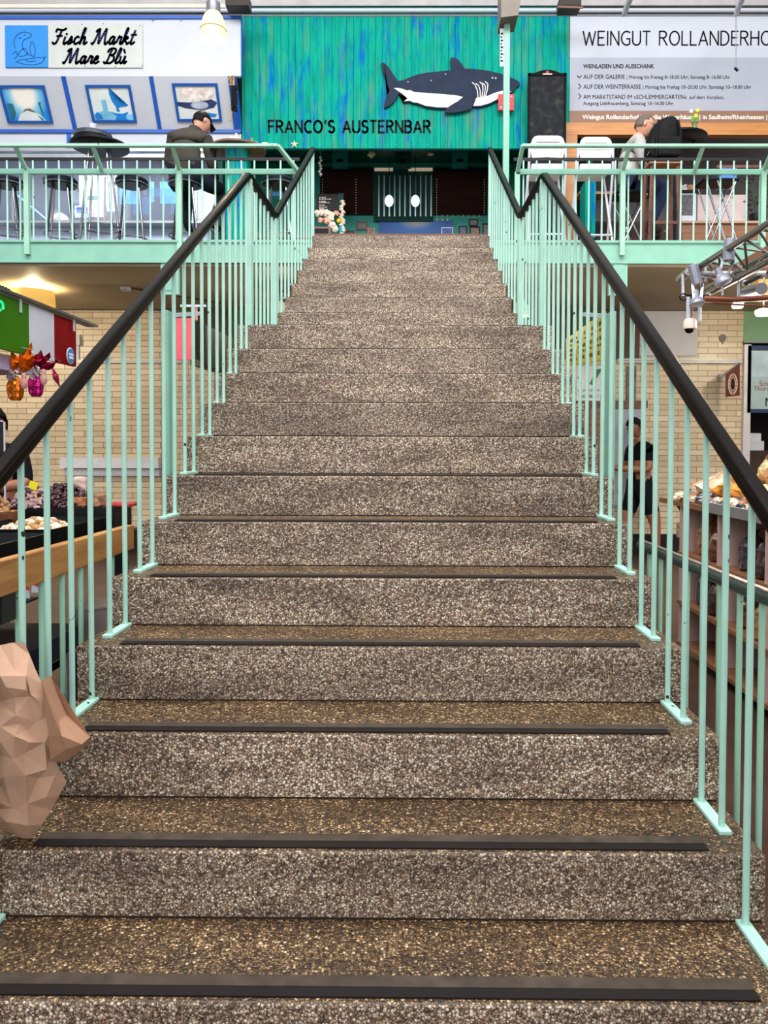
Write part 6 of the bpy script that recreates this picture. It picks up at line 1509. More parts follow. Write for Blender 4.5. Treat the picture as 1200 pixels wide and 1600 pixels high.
# ================================================================== market floor, right of the stair
b = MB(); wall_px(b, 980, 487, 1089, 556, .03)
wbd = thing('white_board', 'large white board fixed on the right brick wall', 'board', at(1035, 556, BW - .03)); b.build('board', M('matt_white_board', (206, 204, 206), 0.5, var=0.03), wbd)
b = MB()
for x, y in ((985, 501), (985, 540), (1000, 540)): p = at(x, y, BW - .035); b.ball((p.x, BW - .032, p.z), .014, .006, .014, 8, 5)
b.build('screws', GREYP, wbd)
b = MB(); wall_px(b, 964, 561, 1158, 564, .05); wall_px(b, 964, 565, 1158, 567.5, .05); tag(b.build('wall_conduit', M('conduit_grey', (190, 186, 180), 0.4, 0.2)), 'twin conduit along the brick wall below the white board', 'conduit')
em = at(1130, 528, BW - .02); b = MB()
for r_ in (.045, .03, .015): b.tube([(em.x + r_ * math.cos(a) * .9, BW - .012, em.z + r_ * math.sin(a)) for a in [2 * PI * i / 12 for i in range(13)]], .006, 5)
b.lathe([(0, 0), (.05, 0), (.045, .006), (0, .008)], (em.x, BW, em.z), 8, axis=(0, -1, 0)); b.bar((em.x, BW - .01, em.z - .045), (em.x, BW - .01, em.z - .075), .02, .012)
tag(b.build('wall_rosette', M('aged_iron', (128, 118, 104), 0.5, 0.3)), 'small round iron rosette on the right brick wall', 'wall anchor')
pn = thing('pennant', 'maroon hanging pennant with round cream emblem near the white post', 'pennant', at(1145, 620, BW - .3))
Yp = BW - .35; P = [at(1134, 585, Yp), at(1156, 567, Yp), at(1156, 618, Yp), at(1134, 620, Yp)]; q = Vector((0, .008, 0))
b = MB(); b.add(P + [p + q for p in P], [(0, 1, 2, 3), (7, 6, 5, 4), (0, 4, 5, 1), (1, 5, 6, 2), (2, 6, 7, 3), (3, 7, 4, 0)]); b.build('cloth', M('maroon_cloth', (92, 24, 26), 0.7, var=0.08), pn)
c0 = at(1145, 600, Yp - .004); sx_ = at(1145 + 6.6, 600, Yp).x - c0.x; sz_ = (c0.z - at(1145, 616, Yp).z)
b = MB(); b.tube([(c0.x + sx_ * math.cos(a), Yp - .003, c0.z + sz_ * math.sin(a)) for a in [2 * PI * i / 28 for i in range(29)]], .006, 6)
b.tube([(c0.x + sx_ * .62 * math.cos(a), Yp - .003, c0.z + sz_ * .62 * math.sin(a)) for a in [2 * PI * i / 28 for i in range(29)]], .004, 6)
for i in range(14):
    a = 2 * PI * i / 14; b.box(c0.x + sx_ * .82 * math.cos(a) - .005, c0.x + sx_ * .82 * math.cos(a) + .005, Yp - .004, Yp - .001, c0.z + sz_ * .82 * math.sin(a) - .01, c0.z + sz_ * .82 * math.sin(a) + .01)
b.build('emblem_ring', M('emblem_cream', (214, 190, 170), 0.6, var=0), pn)
b = MB(); b.ball((c0.x, Yp - .003, c0.z + .03), .016, .004, .035, 10, 6); b.ball((c0.x - .012, Yp - .003, c0.z - .04), .02, .004, .03, 8, 5); b.ball((c0.x + .014, Yp - .003, c0.z - .035), .012, .004, .028, 8, 5); b.build('emblem_figure', M('emblem_dark', (40, 18, 18), 0.6, var=0), pn)
b = MB(); b.bar(at(1124, 590, BW - .05), at(1157, 566, Yp), .014, .014); wall_px(b, 1122, 585, 1127, 596, .05); b.build('bracket', STEEL, pn)
# window with its blue frame and sign
XA = at(1167.5, 600, BW - .05).x; zt_, zb2 = at(1170, 540, BW - .05).z, at(1170, 645, BW - .05).z
w = MB(); w.box(XA, 5.2, BW - .06, BW + .02, zt_ - .06, zt_); w.box(XA, 5.2, BW - .06, BW + .02, zb2, zb2 + .05); w.box(XA, XA + .045, BW - .06, BW + .02, zb2, zt_)
struct('window_1', w, M('window_frame_blue', (22, 52, 96), 0.4, var=0.06))
wi = MB(); zmid = at(1170, 588, BW - .05).z; wi.box(XA + .045, 5.2, BW - .03, BW - .01, zb2 + .05, zmid)
struct('window_1_lower_pane', wi, M('frosted_sign_pane', (176, 196, 196), 0.3, var=0.05))
wi = MB(); wi.box(XA + .045, 5.2, BW - .03, BW - .01, zmid, zt_ - .06)
struct('window_1_upper_pane', wi, M('sky_lit_pane', (206, 226, 236), 0.12, var=0.2, vscale=3))
ls = thing('window_sign', 'dark red and black lettering on the frosted window pane', 'sign', (at(1190, 600, BW - .04).x, BW - .035, zb2 + .1))
MAR = M('maroon_lettering', (136, 28, 62), 0.5, var=0)
for s, x0, y, h in (('Schwe', 1186, 603, 8), ('Th\u00fcringer', 1177, 610.5, 8)):
    p = at(x0, y, BW - .031); font_text('lettering', s, (p.x, BW - .031, p.z), (at(x0, y - h, BW).z - p.z) * 1.25, MAR, ls)
p = at(1194.5, 635, BW - .031); font_text('lettering', 'N', (p.x, BW - .031, p.z), (at(1194, 620, BW).z - p.z) * 1.3, INK, ls)
wd = MB(); wall_px(wd, 1160, 533.5, 1260, 536.5, .06); tag(wd.build('lintel_pipe', GREYP), 'grey pipe below the green wall above the window', 'pipe')
for i, (y0, y1) in enumerate(((676, 690), (688, 704))):
    a, b_ = at(1168, y1, 8.9), at(1187, y0, 8.9); tag(MB().box(a.x, b_.x + .04 * i, 8.85, 9.0, a.z, b_.z - .008).build('white_package', M('parcel_white', (214, 214, 216), 0.5), bevel=.008), ('upper' if i == 0 else 'lower') + ' white package stacked inside the dark opening below the window', 'package')
tag(MB().box(XA - .02, 5.2, 8.76, 9.2, 0, at(1170, 704, 8.9).z).build('serving_counter', M('dark_counter_front', (72, 54, 48), 0.5, var=0.2)), 'dark serving counter below the blue framed window', 'counter')
# posters right of the stair
yp = thing('yellow_poster', 'tilted yellow poster with dark green print behind the right balusters', 'poster', at(925, 560, 7.4))
P = [at(884, 530, 7.4), at(946, 486, 7.0), at(946, 562, 7.0), at(884, 572, 7.4)]; q = Vector((.02, .03, 0))
b = MB(); b.add(P + [p + q for p in P], [(0, 1, 2, 3), (7, 6, 5, 4), (0, 4, 5, 1), (1, 5, 6, 2), (2, 6, 7, 3), (3, 7, 4, 0)]); b.build('sheet', M('mustard_yellow', (158, 144, 10), 0.5, var=0.08), yp)
b = MB(); rnd = random.Random(5)
for r_ in range(5):
    u = .12
    while u < .86:
        w_ = rnd.uniform(.03, .07); v0 = .14 + r_ * .16; hh = .09 if r_ % 2 == 0 else .06
        def BL(u, v): return (P[0] * (1 - u) + P[1] * u) * (1 - v) + (P[3] * (1 - u) + P[2] * u) * v - Vector((.003, .004, 0))
        b.add([BL(u, v0), BL(u + w_, v0), BL(u + w_, v0 + hh), BL(u, v0 + hh)], [(0, 1, 2, 3)]); u += w_ + rnd.uniform(.03, .06)
b.add([BL(.93, .45), BL(1, .45), BL(1, .62), BL(.93, .62)], [(0, 1, 2, 3)])
MB().bar(P[1] + Vector((-.02, .02, 0)), (P[1].x - .02, P[1].y + .02, 3.17), .01, .01).build('hanger', BLACKM, yp)
b.build('print', M('olive_print', (72, 70, 22), 0.5, var=0), yp)
a, b_ = at(901, 626, 7.6), at(948, 572, 7.6)
ps = thing('pizzeria_sign', 'white sign with green and red stripes behind the right balusters', 'sign', ((a.x + b_.x) / 2, 7.6, a.z))
MB().box(a.x, b_.x, 7.6, 7.63, a.z, b_.z).build('board', M('sign_offwhite', (222, 222, 218), 0.5, var=0.03), ps)
def flag_piece(name, pts, m_):
    b = MB(); n = [at(x, y, 7.6) for x, y in pts]; b.prism([(p.x, p.z) for p in n], (0, 7.599, 0), XU, ZU, .003); b.build(name, m_, ps)
MB().bar((a.x + .05, 7.62, b_.z), (a.x + .05, 7.62, 3.17), .012, .012).build('hanger', BLACKM, ps); MB().bar((b_.x - .05, 7.62, b_.z), (b_.x - .05, 7.62, 3.17), .012, .012).build('hanger', BLACKM, ps)
flag_piece('green_stripe', [(921, 600), (932, 577), (941, 576), (926, 602)], M('sign_green', (10, 104, 60), 0.5, var=0)); flag_piece('red_stripe', [(938, 601), (944, 586), (948, 578), (948, 601)], RED)
b = MB(); 
for x, y, r_ in ((905.5, 580, .012), (906, 585, .014), (904, 590, .012), (907, 594, .014), (905, 597, .01)): p = at(x, y, 7.6); b.ball((p.x, 7.599, p.z), r_, .003, r_ * 1.3, 8, 5)
b.build('black_figure', INK, ps)
p = at(902, 612.5, 7.6); font_text('lettering', 'DA ERM O', (p.x, 7.598, p.z), .05, M('sign_grey_lettering', (130, 130, 128), 0.5, var=0), ps, width=at(946, 612, 7.6).x - p.x)
p = at(902, 621.5, 7.6); font_text('lettering', 'Tel. 069 / 29', (p.x, 7.598, p.z), .06, INK, ps, width=at(946, 612, 7.6).x - p.x)
struct('trim_8', MB().box(at(900, 630, BW).x, at(1010, 630, BW).x, BW - .06, BW, at(950, 638, BW).z, at(950, 626, BW).z), DARKWOOD)
b = MB(); wall_px(b, 938, 640, 1000, 790, .05); tag(b.build('cupboard_door', M('pale_grey_door', (176, 176, 190), 0.5, var=0.06)), 'pale grey cupboard door in the wall behind the person in black', 'door')
b = MB(); wall_px(b, 918, 628, 939, 800, .05); tag(b.build('brown_post', CABWOOD), 'brown board post left of the pale grey cupboard door', 'post')
b = MB(); wall_px(b, 978, 572, 993, 628, .04); tag(b.build('grey_poster', M('murky_poster', (104, 100, 110), 0.4, var=0.5, vscale=12)), 'narrow murky grey poster below the white board', 'poster')
# person in black
Y = 8.25; hx = at(997, 668, Y).x; hz = at(997, 668, Y).z
S = hz / 1.64; X = at(1000, 720, Y).x
per = thing('person', 'person in black t-shirt and shorts standing, looking down at a phone, right', 'person', (X, Y, 0))
J, P = standing_body(X, Y, ((0, .03, 1.12), (-.14, .28, 1.14), (.06, .3, 1.14)), feet=((-.1, .1), (.14, -.16)), fdir=(-.96, -.28))
J['hl'] = (P(-.09, 0, .88), .12); J['hr'] = (P(.09, 0, .88), .12)
SE2 = [(a, b, m) for a, b, m in SE if (a, b) not in (('sl', 'el'), ('sr', 'er'), ('hl', 'kl'), ('hr', 'kr'), ('kl', 'al'), ('kr', 'ar'))]
for s_ in 'lr':
    A, B = Vector(J['s' + s_][0]), Vector(J['e' + s_][0]); J['m' + s_] = (A.lerp(B, .62), .066); SE2 += [('s' + s_, 'm' + s_, 0), ('m' + s_, 'e' + s_, 1)]
    A, B = Vector(J['h' + s_][0]), Vector(J['k' + s_][0]); J['t' + s_ + 'h'] = (A.lerp(B, .78), .098); SE2 += [('h' + s_, 't' + s_ + 'h', 2), ('t' + s_ + 'h', 'k' + s_, 1), ('k' + s_, 'a' + s_, 1)]
fg = figure('body', J, SE2, None, per)
T = head(fg, P(0, .075, 1.635), (-.95, -.35, -.45), (-.2, 0, 1), .12, 1, 4, 5)
hand(fg, J['wl'][0], P(0, 1, 0) - P(0, 0, 0) + Vector((0, 0, .2)), (0, 0, 1), 1, side=1, curl=.9); hand(fg, J['wr'][0], P(-.6, .8, 0) - Vector(P(0, 0, 0)) + Vector((0, 0, .2)), (0, 0, 1), 1, side=-1, curl=.9)
fg.build('body', [BLK, SKIN2, M('black_shorts', (16, 18, 26), 0.85, var=0.2), SHOE, EYE, LIPS], per, smooth=True, ang=70)
hair(T, HAIRD, per, top=.5, back=-.5, scale=1.09, puff=.06)
A, B = Vector(J['hl'][0]), Vector(J['tlh'][0]); sd_ = (Vector(P(-1, .3, 0)) - Vector(P(0, 0, 0))).normalized()
b = MB(); 
for k in range(4): q = A.lerp(B, .62 + k * .1) + sd_ * .118; b.cbox(q, .022, .022, .024)
b.build('leg_mark', LETW, per)
ph = thing('phone', 'dark phone held by the person in black t-shirt', 'phone', P(-.05, .42, 1.17))
MB().cbox(P(-.05, .42, 1.2), .075, .012, .15, rot=Matrix.Rotation(.9, 4, 'X')).build('case', BLACK, ph, bevel=.004)
# sweets stall on the right
SXF = 1.92; zt_ = 1.03
sh = thing('sweets_shelf', 'brown shelf counter with pinkish dividers right of the stair', 'shelf', (2.2, 3.2, 0))
PINKP = M('pinkish_melamine', (206, 172, 166), 0.5, var=0.06)
MB().box(SXF, 2.9, 1.6, 4.3, zt_ - .035, zt_).build('counter_top', CABWOOD, sh)
MB().box(SXF - .02, SXF, 1.6, 3.36, zt_ - .03, zt_ + .03).build('steel_lip', M('zinc_lip', (150, 156, 164), 0.35, 0.5), sh)
MB().box(2.36, 2.39, 1.6, 3.9, .1, zt_ - .035).build('back_panel', DARKWOOD, sh)
for z in (.69, .36, .08): MB().box(SXF, 2.36, 1.6, 3.9, z - .025, z).build('shelf_board', CABWOOD, sh)
for y in (3.88, 3.24, 2.62, 1.98): MB().box(SXF + .01, 2.36, y - .014, y + .014, .08, zt_ - .035).build('divider', PINKP, sh)
b = MB(); b.add([(SXF + .1, 4.24, zt_ - .035), (2.9, 4.24, zt_ - .035), (2.9, 3.95, .5), (SXF + .35, 3.95, .5), (SXF + .1, 4.28, zt_ - .035), (2.9, 4.28, zt_ - .035), (2.9, 3.99, .5), (SXF + .35, 3.99, .5)], [(0, 1, 2, 3), (7, 6, 5, 4), (0, 4, 5, 1), (1, 5, 6, 2), (2, 6, 7, 3), (3, 7, 4, 0)]); b.build('end_panel', DARKWOOD, sh)
b = MB(); px_box(b, 1062, 818, 1072, 842, 4.0, .08); tag(b.build('wicker_basket', M('wicker', (196, 176, 150), 0.7, var=0.5, vscale=60), bevel=.01), 'small pale wicker basket hanging at the far end of the sweets shelf', 'basket')
BAGM = [M('brown_nut_bag', (112, 72, 48), 0.18, var=0.6, vscale=28, bump=.6, bscale=30, coat=.8), M('dark_choc_bag', (60, 42, 40), 0.15, var=0.7, vscale=24, bump=.6, bscale=30, coat=1), M('caramel_bag', (172, 118, 76), 0.2, var=0.5, vscale=30, bump=.6, bscale=30, coat=.8), M('grape_bag', (74, 62, 74), 0.15, var=0.7, vscale=26, bump=.6, bscale=30, coat=1)]
def nut_bag(p, h, r_, m_, label, grp, seed):
    b = MB(); n = 14; prof = [(.75, 0), (1, .06), (1.02, .3), (.95, .6), (.62, .76), (.2, .84), (.32, .94), (.5, 1.0)]; vs = []; fs = []
    for a_, z in prof: vs += [Vector(p) + Vector((r_ * a_ * math.cos(2 * PI * j / n), r_ * a_ * .8 * math.sin(2 * PI * j / n), h * z)) * 1 + Vector((noise.noise(Vector((j * .7, z * 4, seed))) * r_ * .18, noise.noise(Vector((j * .7, z * 4, seed + 9))) * r_ * .18, 0)) for j in range(n)]
    for i in range(len(prof) - 1): fs += [(i * n + j, i * n + (j + 1) % n, (i + 1) * n + (j + 1) % n, (i + 1) * n + j) for j in range(n)]
    fs += [tuple(range(n - 1, -1, -1)), tuple(len(vs) - n + j for j in range(n))]
    b.add(vs, fs); return tag(b.build('nut_bag', m_), label, 'bag', grp)
nm_ = ['far', 'second', 'third', 'nearest']; cn = ['brown', 'dark', 'caramel', 'purple-grey']
for si, z in enumerate((.69, .36)):
    for ci, y in enumerate((3.56, 2.93, 2.3)):
        for q in range(2):
            k = (si + ci + q * 2) % 4
            nut_bag((SXF + .10 + .04 * q, y - .17 + .3 * q, z + .002), .235 + .02 * ((ci + q) % 2), .085, BAGM[k], '%s nut bag, %s one in the %s compartment of the %s shelf' % (cn[k], 'nearer' if q == 0 else 'farther', ('far', 'middle', 'near')[ci], 'upper' if si == 0 else 'lower'), 'bags of nuts on the sweets shelf', si * 10 + ci * 3 + q)
CAND = [M('orange_candy_bag', (240, 136, 44), 0.22, var=0.5, vscale=22, bump=.7, bscale=26, coat=.7), M('peach_candy_bag', (232, 176, 140), 0.22, var=0.4, vscale=20, bump=.7, bscale=26, coat=.7), M('pale_gold_bag', (238, 206, 150), 0.22, var=0.4, vscale=24, bump=.7, bscale=26, coat=.7), M('rose_candy_bag', (224, 138, 112), 0.22, var=0.45, vscale=22, bump=.7, bscale=26, coat=.7)]
def pillow(p, rx, ry, rz, m_, name, label, cat, grp, seed, rot=None):
    b = MB(); b.ball(p, rx, ry, rz, 12, 9, 0, rot=rot, jit=.55); return tag(b.build(name, m_), label, cat, grp)
rnd = random.Random(11); i = 0
pos_ = ('lowest layer', 'middle layer', 'upper layer', 'top')
for lay, (n, x0, x1, y0, y1) in enumerate(((6, 2.12, 2.6, 2.5, 3.75), (5, 2.2, 2.6, 2.45, 3.55), (4, 2.25, 2.6, 2.45, 3.2), (2, 2.35, 2.55, 2.5, 2.8))):
    for k in range(n):
        y = y0 + (y1 - y0) * (k + .5) / n; x = x0 + (x1 - x0) * rnd.random(); m_ = (lay * 2 + k) % 4
        p = (x, y, zt_ + .08 + lay * .135)
        pillow(p, .165, .145, .105, CAND[m_], 'candy_bag', '%s sweets bag, %s from the far end in the %s of the pile' % (('orange', 'peach', 'pale gold', 'rose')[m_], ('first', 'second', 'third', 'fourth', 'fifth', 'sixth')[n - 1 - k], pos_[lay]), 'bag of sweets', 'bags of sweets piled on the right stall', i, Matrix.Rotation(rnd.uniform(-.5, .5), 3, 'X') @ Matrix.Rotation(rnd.uniform(0, 3), 3, 'Z')); i += 1
CHOC = [M('dark_wrapper', (48, 42, 46), 0.2, var=0.6, vscale=40, coat=.8), M('ivory_wrapper', (228, 210, 186), 0.25, var=0.3, vscale=40, coat=.6), M('copper_wrapper', (206, 140, 100), 0.25, var=0.4, vscale=40, coat=.6), M('mauve_wrapper', (96, 84, 96), 0.2, var=0.6, vscale=30, coat=.8)]
heap('wrapped_chocolates', (2.12, 3.8, zt_), .19, .5, .09, .03, CHOC, 150, 'heap of dark and ivory wrapped chocolates at the far end of the counter', 'sweets', 1.5, 21)
heap('wrapped_toffees', (2.08, 2.9, zt_), .14, .75, .07, .028, CHOC[1:] + CHOC[:1], 120, 'strip of wrapped toffees along the counter edge below the bags of sweets', 'sweets', 1.5, 22)
tag(MB().lathe([(.09, 0), (.1, .012), (.098, .1), (.06, .12), (0, .124)], (3.45, 8.95, at(1195, 704, 8.9).z), 20).build('striped_loaf', M('cream_stripe_loaf', (214, 202, 178), 0.5, var=0.5, vscale=20), smooth=True), 'small striped bundle beside the white packages in the opening', 'bundle')

# ------------------------------------------------------------------ lighting truss with spotlights and camera
TRS = M('dull_truss_steel', (118, 112, 104), 0.4, 0.6, var=0.1)
ALU = M('lavender_grey_housing', (142, 144, 160), 0.4, 0.3, var=0.06)
YT = 5.4
tp = at(1066, 434, YT); c2 = at(1103, 452, YT); c3 = at(1088, 468, YT)
tru = thing('lighting_truss', 'dull steel lighting truss running towards the viewer at right', 'truss', tp)
near = 2.3
def along(p, y): return Vector((p.x, y, p.z))
for nm, p in (('top_chord', tp), ('side_chord', c2), ('lower_chord', c3)): MB().tube([p, along(p, near)], .026, 12).build('chord', TRS, tru, smooth=True)
for i in range(7):
    y = YT - .12 - i * .45
    for A, B in ((tp, c2), (c2, c3), (c3, tp)):
        MB().tube([along(A, y), along(B, y - .22)], .0095, 8).build('brace', TRS, tru); MB().tube([along(B, y - .22), along(A, y - .44)], .0095, 8).build('brace', TRS, tru)
b = MB(); b.tube([at(1062, 437, YT), at(1076, 424, YT - .25)], .034, 12); b.build('end_sleeve', M('grey_foil_sleeve', (150, 148, 140), 0.35, 0.5, var=0.3, vscale=40, bump=.8), tru, smooth=True)
for px, y0, y1, Y, r_ in ((1067, 428, 462, 5.2, .012), (1102, 409, 440, 5.0, .01), (1129, 443, 461, 4.8, .009), (1154, 428, 460, 4.6, .009)): MB().tube([at(px, y0, Y), at(px, y1, Y)], r_, 8).build('white_drop', WHITE, tru, smooth=True)
b = MB(); b.tube([at(1093, 427, 5.0), at(1215, 426.5, 4.6)], .016, 10); b.build('white_pipe', WHITE, tru, smooth=True)
COP = M('copper_brown_pipe', (140, 78, 56), 0.4, 0.3, var=0.15)
b = MB(); b.tube([at(1102, 466, 4.9), at(1150, 468, 4.7), at(1215, 464, 4.5)], .022, 10); b.tube([at(1100, 473, 4.9), at(1205, 479, 4.6)], .007, 8); b.build('copper_pipe', COP, tru, smooth=True)
b = MB()
for k in range(3): b.tube([at(1074 + 34 * t_ / 10, 463 - 2 * math.sin(t_ * .9 + k * 2) + (t_ > 4) * (t_ - 4) * .4 * k, 5.0) for t_ in range(11)], .008, 6)
b.tube([at(1068 + 6 * math.cos(a), 464 + 5 * math.sin(a), 5.0) for a in [2 * PI * i / 16 for i in range(17)]], .006, 6)
b.build('cables', BLACK, tru)
def spot(x0, y0, x1, y1, w, bx, by, bw, Y, tilt, label):
    A, B = at(x0, y0, Y), at(x1, y1, Y); k = at(x0 + 1, y0, Y).x - A.x
    t = thing('spotlight', label, 'spotlight', B)
    d = (B - A); b = MB(); b.lathe([(0, 0), (w * k / 2, 0), (w * k / 2, d.length), (0, d.length)], A, 8, axis=d); b.build('ballast_housing', ALU, t, bevel=.004)
    C_ = at(bx, by, Y - .05); ax = Vector((tilt, -.25, -1)).normalized(); s = bw * k / 2
    b = MB(); b.lathe([(0, -2.0 * s), (.42 * s, -2.0 * s), (.42 * s, -1.05 * s), (.75 * s, -.85 * s), (1.0 * s, -.2 * s), (1.0 * s, 0), (.9 * s, .02 * s), (0, -.1 * s)], C_, 22, axis=ax); b.build('reflector', ALU, t, smooth=True)
    b = MB(); b.lathe([(0, .02 * s), (.9 * s, .03 * s), (0, .06 * s)], C_, 20, axis=ax); b.build('front_glass', M('lamp_front_glass', (226, 228, 236), 0.2, var=0), t, smooth=True)
    b = MB()
    for q in (-1, 1): b.bar(B + Vector((q * .04, 0, 0)), C_ - ax * s * .8 + Vector((q * .5 * s, -.02, 0)), .02, .008)
    b.build('yoke', STEEL, t)
    MB().tube([A.lerp(B, .3) + Vector((0, .05, .0)), Vector((tp.x, A.y, tp.z))], .01, 6).build('clamp', TRS, t)
spot(1140.5, 374, 1138, 408, 19, 1131, 443, 26, 4.45, .35, 'upper right lavender grey spotlight on the truss')
spot(1082, 414, 1090, 444, 18, 1089.5, 476, 23, 4.95, .05, 'lower left lavender grey spotlight at the truss end')
cc = at(1078, 509, 5.0); k = at(1079, 509, 5.0).x - cc.x
t = thing('dome_camera', 'pinkish white dome camera hanging from the truss end', 'camera', at(1077, 521, 5.0))
b = MB(); b.lathe([(0, 0), (9.5 * k, 0), (10 * k, 2 * k), (9.6 * k, 13 * k), (7 * k, 16 * k), (0, 16 * k)], at(1078, 514, 5.0), 22); b.build('body', M('pinkish_white_plastic', (238, 214, 202), 0.4, var=0.03), t, smooth=True)
b = MB(); b.ball(at(1077, 515, 5.0), 7 * k, 7 * k, 6 * k, 16, 10); b.build('dome', M('smoked_dome', (14, 14, 16), 0.08, var=0), t, smooth=True)
for px, r_, m_ in ((1075.5, 3.2, WHITE), (1081, 1.4, COP)): MB().tube([at(px, 464, 5.0), at(px, 498, 5.0)], r_ * k, 12).build('drop_tube', m_, t, smooth=True)
t = thing('pipe_stub', 'short white pipe stub beside the dome camera', 'pipe', at(1093, 503, 5.02))
MB().tube([Vector((c3.x, 5.05, c3.z)), at(1093, 470, 5.05), at(1093, 502, 5.05)], 2.8 * k, 12).build('pipe', WHITE, t, smooth=True)
b = MB(); P = [atx(1106, 437, 3.1), atx(1215, 374, 3.1), atx(1215, 412, 3.1), atx(1108, 452, 3.1)]; q = Vector((.06, .02, 0)); b.add(P + [p + q for p in P], [(0, 1, 2, 3), (7, 6, 5, 4), (0, 4, 5, 1), (1, 5, 6, 2), (2, 6, 7, 3), (3, 7, 4, 0)])
tag(b.build('stall_beam', wood_mat('red_brown_beam', (112, 60, 40), (144, 82, 58), 'Y')), 'red-brown stall beam sloping behind the lighting truss', 'beam')
LAMPW = M('white_lamp_glow', (250, 246, 250), 0.3, var=0, emit=1.3)
for i, (x, y, w_, h_, Y, lb) in enumerate(((1152.5, 477, 18, 10, 5.2, 'small lit white dish lamp under the copper pipe'), (1193, 488, 26, 12, 5.4, 'pale green lit dish lamp at the right picture edge'))):
    p = at(x, y, Y); k = at(x + 1, y, Y).x - p.x; t = thing('dish_lamp', lb, 'lamp', p - Vector((0, 0, .03)))
    b = MB(); b.lathe([(0, -h_ * .42 * k), (w_ * .42 * k, -h_ * .4 * k), (w_ * .5 * k, -h_ * .1 * k), (w_ * .5 * k, h_ * .25 * k), (w_ * .3 * k, h_ * .45 * k), (0, h_ * .5 * k)], p, 26); b.build('dish', LAMPW if i == 0 else M('pale_green_glow', (232, 240, 196), 0.3, var=0, emit=.8), t, smooth=True)
    MB().tube([p + Vector((0, 0, h_ * .4 * k)), Vector((p.x, p.y, p.z + .35))], .008, 6).build('stem', GREYP, t)
    l = bpy.data.lights.new('dish_bulb', 'POINT'); l.energy = 16; l.color = (1, .94, .86); l.shadow_soft_size = .06
    lo = bpy.data.objects.new('dish_bulb', l); COL.objects.link(lo); lo.location = p - Vector((0, 0, .1))
fl2 = thing('grey_tube_lamp', 'dark grey cylinder lamp slung under the truss', 'lamp', at(1180, 455, 5.0))
b = MB(); b.tube([at(1164, 458, 5.1), at(1190, 451, 4.6)], .045, 18); b.build('cylinder', M('mid_grey_tube', (104, 106, 112), 0.4, var=0.05), fl2, smooth=True)
b = MB(); b.tube([at(1164, 443, 5.0), at(1205, 424, 4.6)], .018, 8); b.build('arm', BLACKM, fl2); b = MB(); b.cbox(at(1166, 442, 5.0), .05, .03, .04); b.build('arm_clip', WHITE, fl2)
b = MB(); px_box(b, 1185, 436, 1230, 462, 5.6, .3); tag(b.build('ochre_fascia', M('ochre_board', (196, 160, 92), 0.5, var=0.1)), 'ochre stall board behind the truss at the right picture edge', 'board')
for i, (x, y) in enumerate(((150, 440), (1080, 440))):
    pass

# ------------------------------------------------------------------ crumpled paper bag on the second step
pb = thing('paper_bag', 'large crumpled brown paper bag leaning on the left balustrade', 'paper bag', (-0.9, .64, ZS[2]))
KR = M('kraft_paper', (180, 142, 118), 0.75, var=0.1, vscale=7, bump=0.35, bscale=16)
rows = [(1004, -48, 38, .62), (1022, -50, 46, .615), (1045, -50, 55, .60), (1068, -52, 66, .59), (1092, -52, 76, .585), (1114, -52, 84, .58), (1136, -52, 92, .575), (1158, -50, 88, .57), (1180, -48, 82, .57), (1200, -46, 92, .575), (1222, -44, 104, .58), (1244, -40, 92, .58), (1266, -34, 80, .585), (1288, -10, 66, .59), (1310, 34, 52, .60)]
from mathutils.geometry import delaunay_2d_cdt
def edge_at(y, k):
    for i in range(len(rows) - 1):
        if rows[i][0] <= y <= rows[i + 1][0]:
            t_ = (y - rows[i][0]) / (rows[i + 1][0] - rows[i][0]); return rows[i][k] * (1 - t_) + rows[i + 1][k] * t_
    return rows[-1][k]
# creases read along the sheet: (x, y, lift towards the viewer in metres)
creases = [[(-46, 1058, .020), (0, 1056, .024), (41, 1056, .018)], [(41, 1056, .018), (47, 1088, .002), (57, 1128, -.008), (70, 1160, .004), (73, 1202, .012)], [(-46, 1088, .0), (0, 1096, -.012), (24, 1118, .012), (46, 1139, -.010), (47, 1160, .014), (37, 1178, -.006)],
           [(37, 1178, -.006), (40, 1212, .016), (42, 1256, -.004)], [(-40, 1254, .004), (0, 1254, .014), (18, 1263, -.002), (42, 1256, -.004), (72, 1246, .012)], [(0, 1180, -.012), (20, 1186, .014), (37, 1178, -.006)], [(0, 1135, .012), (22, 1150, .016), (47, 1160, .014)],
           [(20, 1186, .014), (6, 1214, .018), (18, 1263, -.002)], [(48, 1085, .014), (66, 1100, .010), (64, 1125, -.008), (80, 1140, .008)], [(73, 1202, .012), (60, 1216, -.008), (72, 1246, .012)], [(10, 1074, .022), (24, 1090, .006), (40, 1078, .018)], [(-40, 1290, .0), (10, 1284, .012), (44, 1290, .006)]]
pts, lift, edges = [], [], []
def key_pt(x, y, h):
    for i, p in enumerate(pts):
        if abs(p[0] - x) + abs(p[1] - y) < .6: return i
    pts.append((x, y)); lift.append(h); return len(pts) - 1
ring = [(r_[1], r_[0]) for r_ in rows] + [(rows[-1][1] * .5 + rows[-1][2] * .5, rows[-1][0])] + [(r_[2], r_[0]) for r_ in reversed(rows)] + [(20, 1004), (0, 1008), (-24, 1006)]
ids = [key_pt(x, y, None) for x, y in ring]; nb = len(ids)
edges += [(ids[i], ids[(i + 1) % nb]) for i in range(nb)]
for cr in creases:
    ii = [key_pt(*q) for q in cr]; edges += list(zip(ii, ii[1:]))
rnd = random.Random(8)
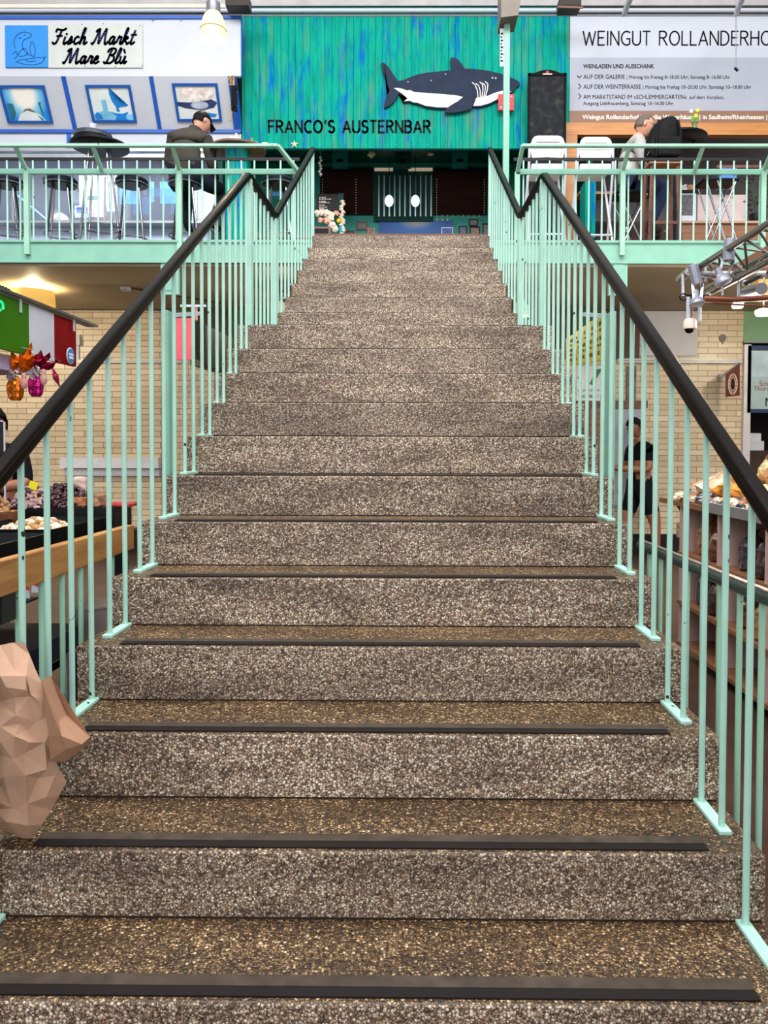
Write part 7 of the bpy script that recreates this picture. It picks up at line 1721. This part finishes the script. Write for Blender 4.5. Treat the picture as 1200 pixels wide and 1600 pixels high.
for _ in range(46):
    y = rnd.uniform(1012, 1296); xl, xr = edge_at(y, 1) + 5, edge_at(y, 2) - 5; x = rnd.uniform(xl, xr)
    if all((p[0] - x) ** 2 + (p[1] - y) ** 2 > 130 for p in pts): key_pt(x, y, rnd.uniform(-.006, .015))
cv, ce, cf, ov, oe, of = delaunay_2d_cdt([Vector(p) for p in pts], edges, [ids], 1, 1e-4)
b = MB(); vf, vb = [], []
for k, v in enumerate(cv):
    src = ov[k][0] if ov[k] else None; h = lift[src] if src is not None else .006; y = min(max(v.y, 1004), 1310)
    xl, xr, yy = edge_at(y, 1), edge_at(y, 2), edge_at(y, 3); u = min(1, max(0, (v.x - xl) / max(1, xr - xl))); bul = math.sin(PI * u) ** .6 * .04
    vf.append(at(v.x, v.y, yy + .05) if h is None else at(v.x, v.y, yy + .05 - bul * .8 - h)); vb.append(at(v.x, v.y, yy + .062 + (0 if h is None else bul * .35)))
m_ = len(cv); b.add(vf + vb, [tuple(f) for f in cf] + [tuple(i + m_ for i in reversed(f)) for f in cf] + [(i, j, j + m_, i + m_) for i, j in ((a_, c_) for f in cf for a_, c_ in zip(f, list(f[1:]) + [f[0]])) if sum(1 for g in cf if i in g and j in g) == 1])
b.build('sheet', KR, pb)
b = MB()
A = [at(64, 1064, .60), at(78, 1096, .60), at(92, 1126, .60), at(128, 1163, .585), at(127, 1172, .60), at(102, 1190, .61), at(78, 1188, .60), at(76, 1150, .58), at(96, 1150, .565), at(84, 1120, .57), at(104, 1170, .575)]
B_ = [p + Vector((0, .05, 0)) for p in A[:7]]
b.add(A + B_, [(0, 1, 9), (1, 2, 9), (2, 8, 9), (2, 3, 8), (3, 4, 10), (8, 3, 10), (4, 5, 10), (5, 6, 10), (6, 7, 10), (7, 8, 10), (7, 9, 8), (0, 9, 7), (11, 12, 13), (13, 14, 11), (14, 15, 11), (15, 16, 11), (16, 17, 11), (0, 11, 12, 1), (1, 12, 13, 2), (2, 13, 14, 3), (3, 14, 15, 4), (4, 15, 16, 5), (5, 16, 17, 6)])
b.build('torn_flap', M('kraft_paper_inside', (156, 116, 90), 0.75, var=0.12, vscale=8), pb)
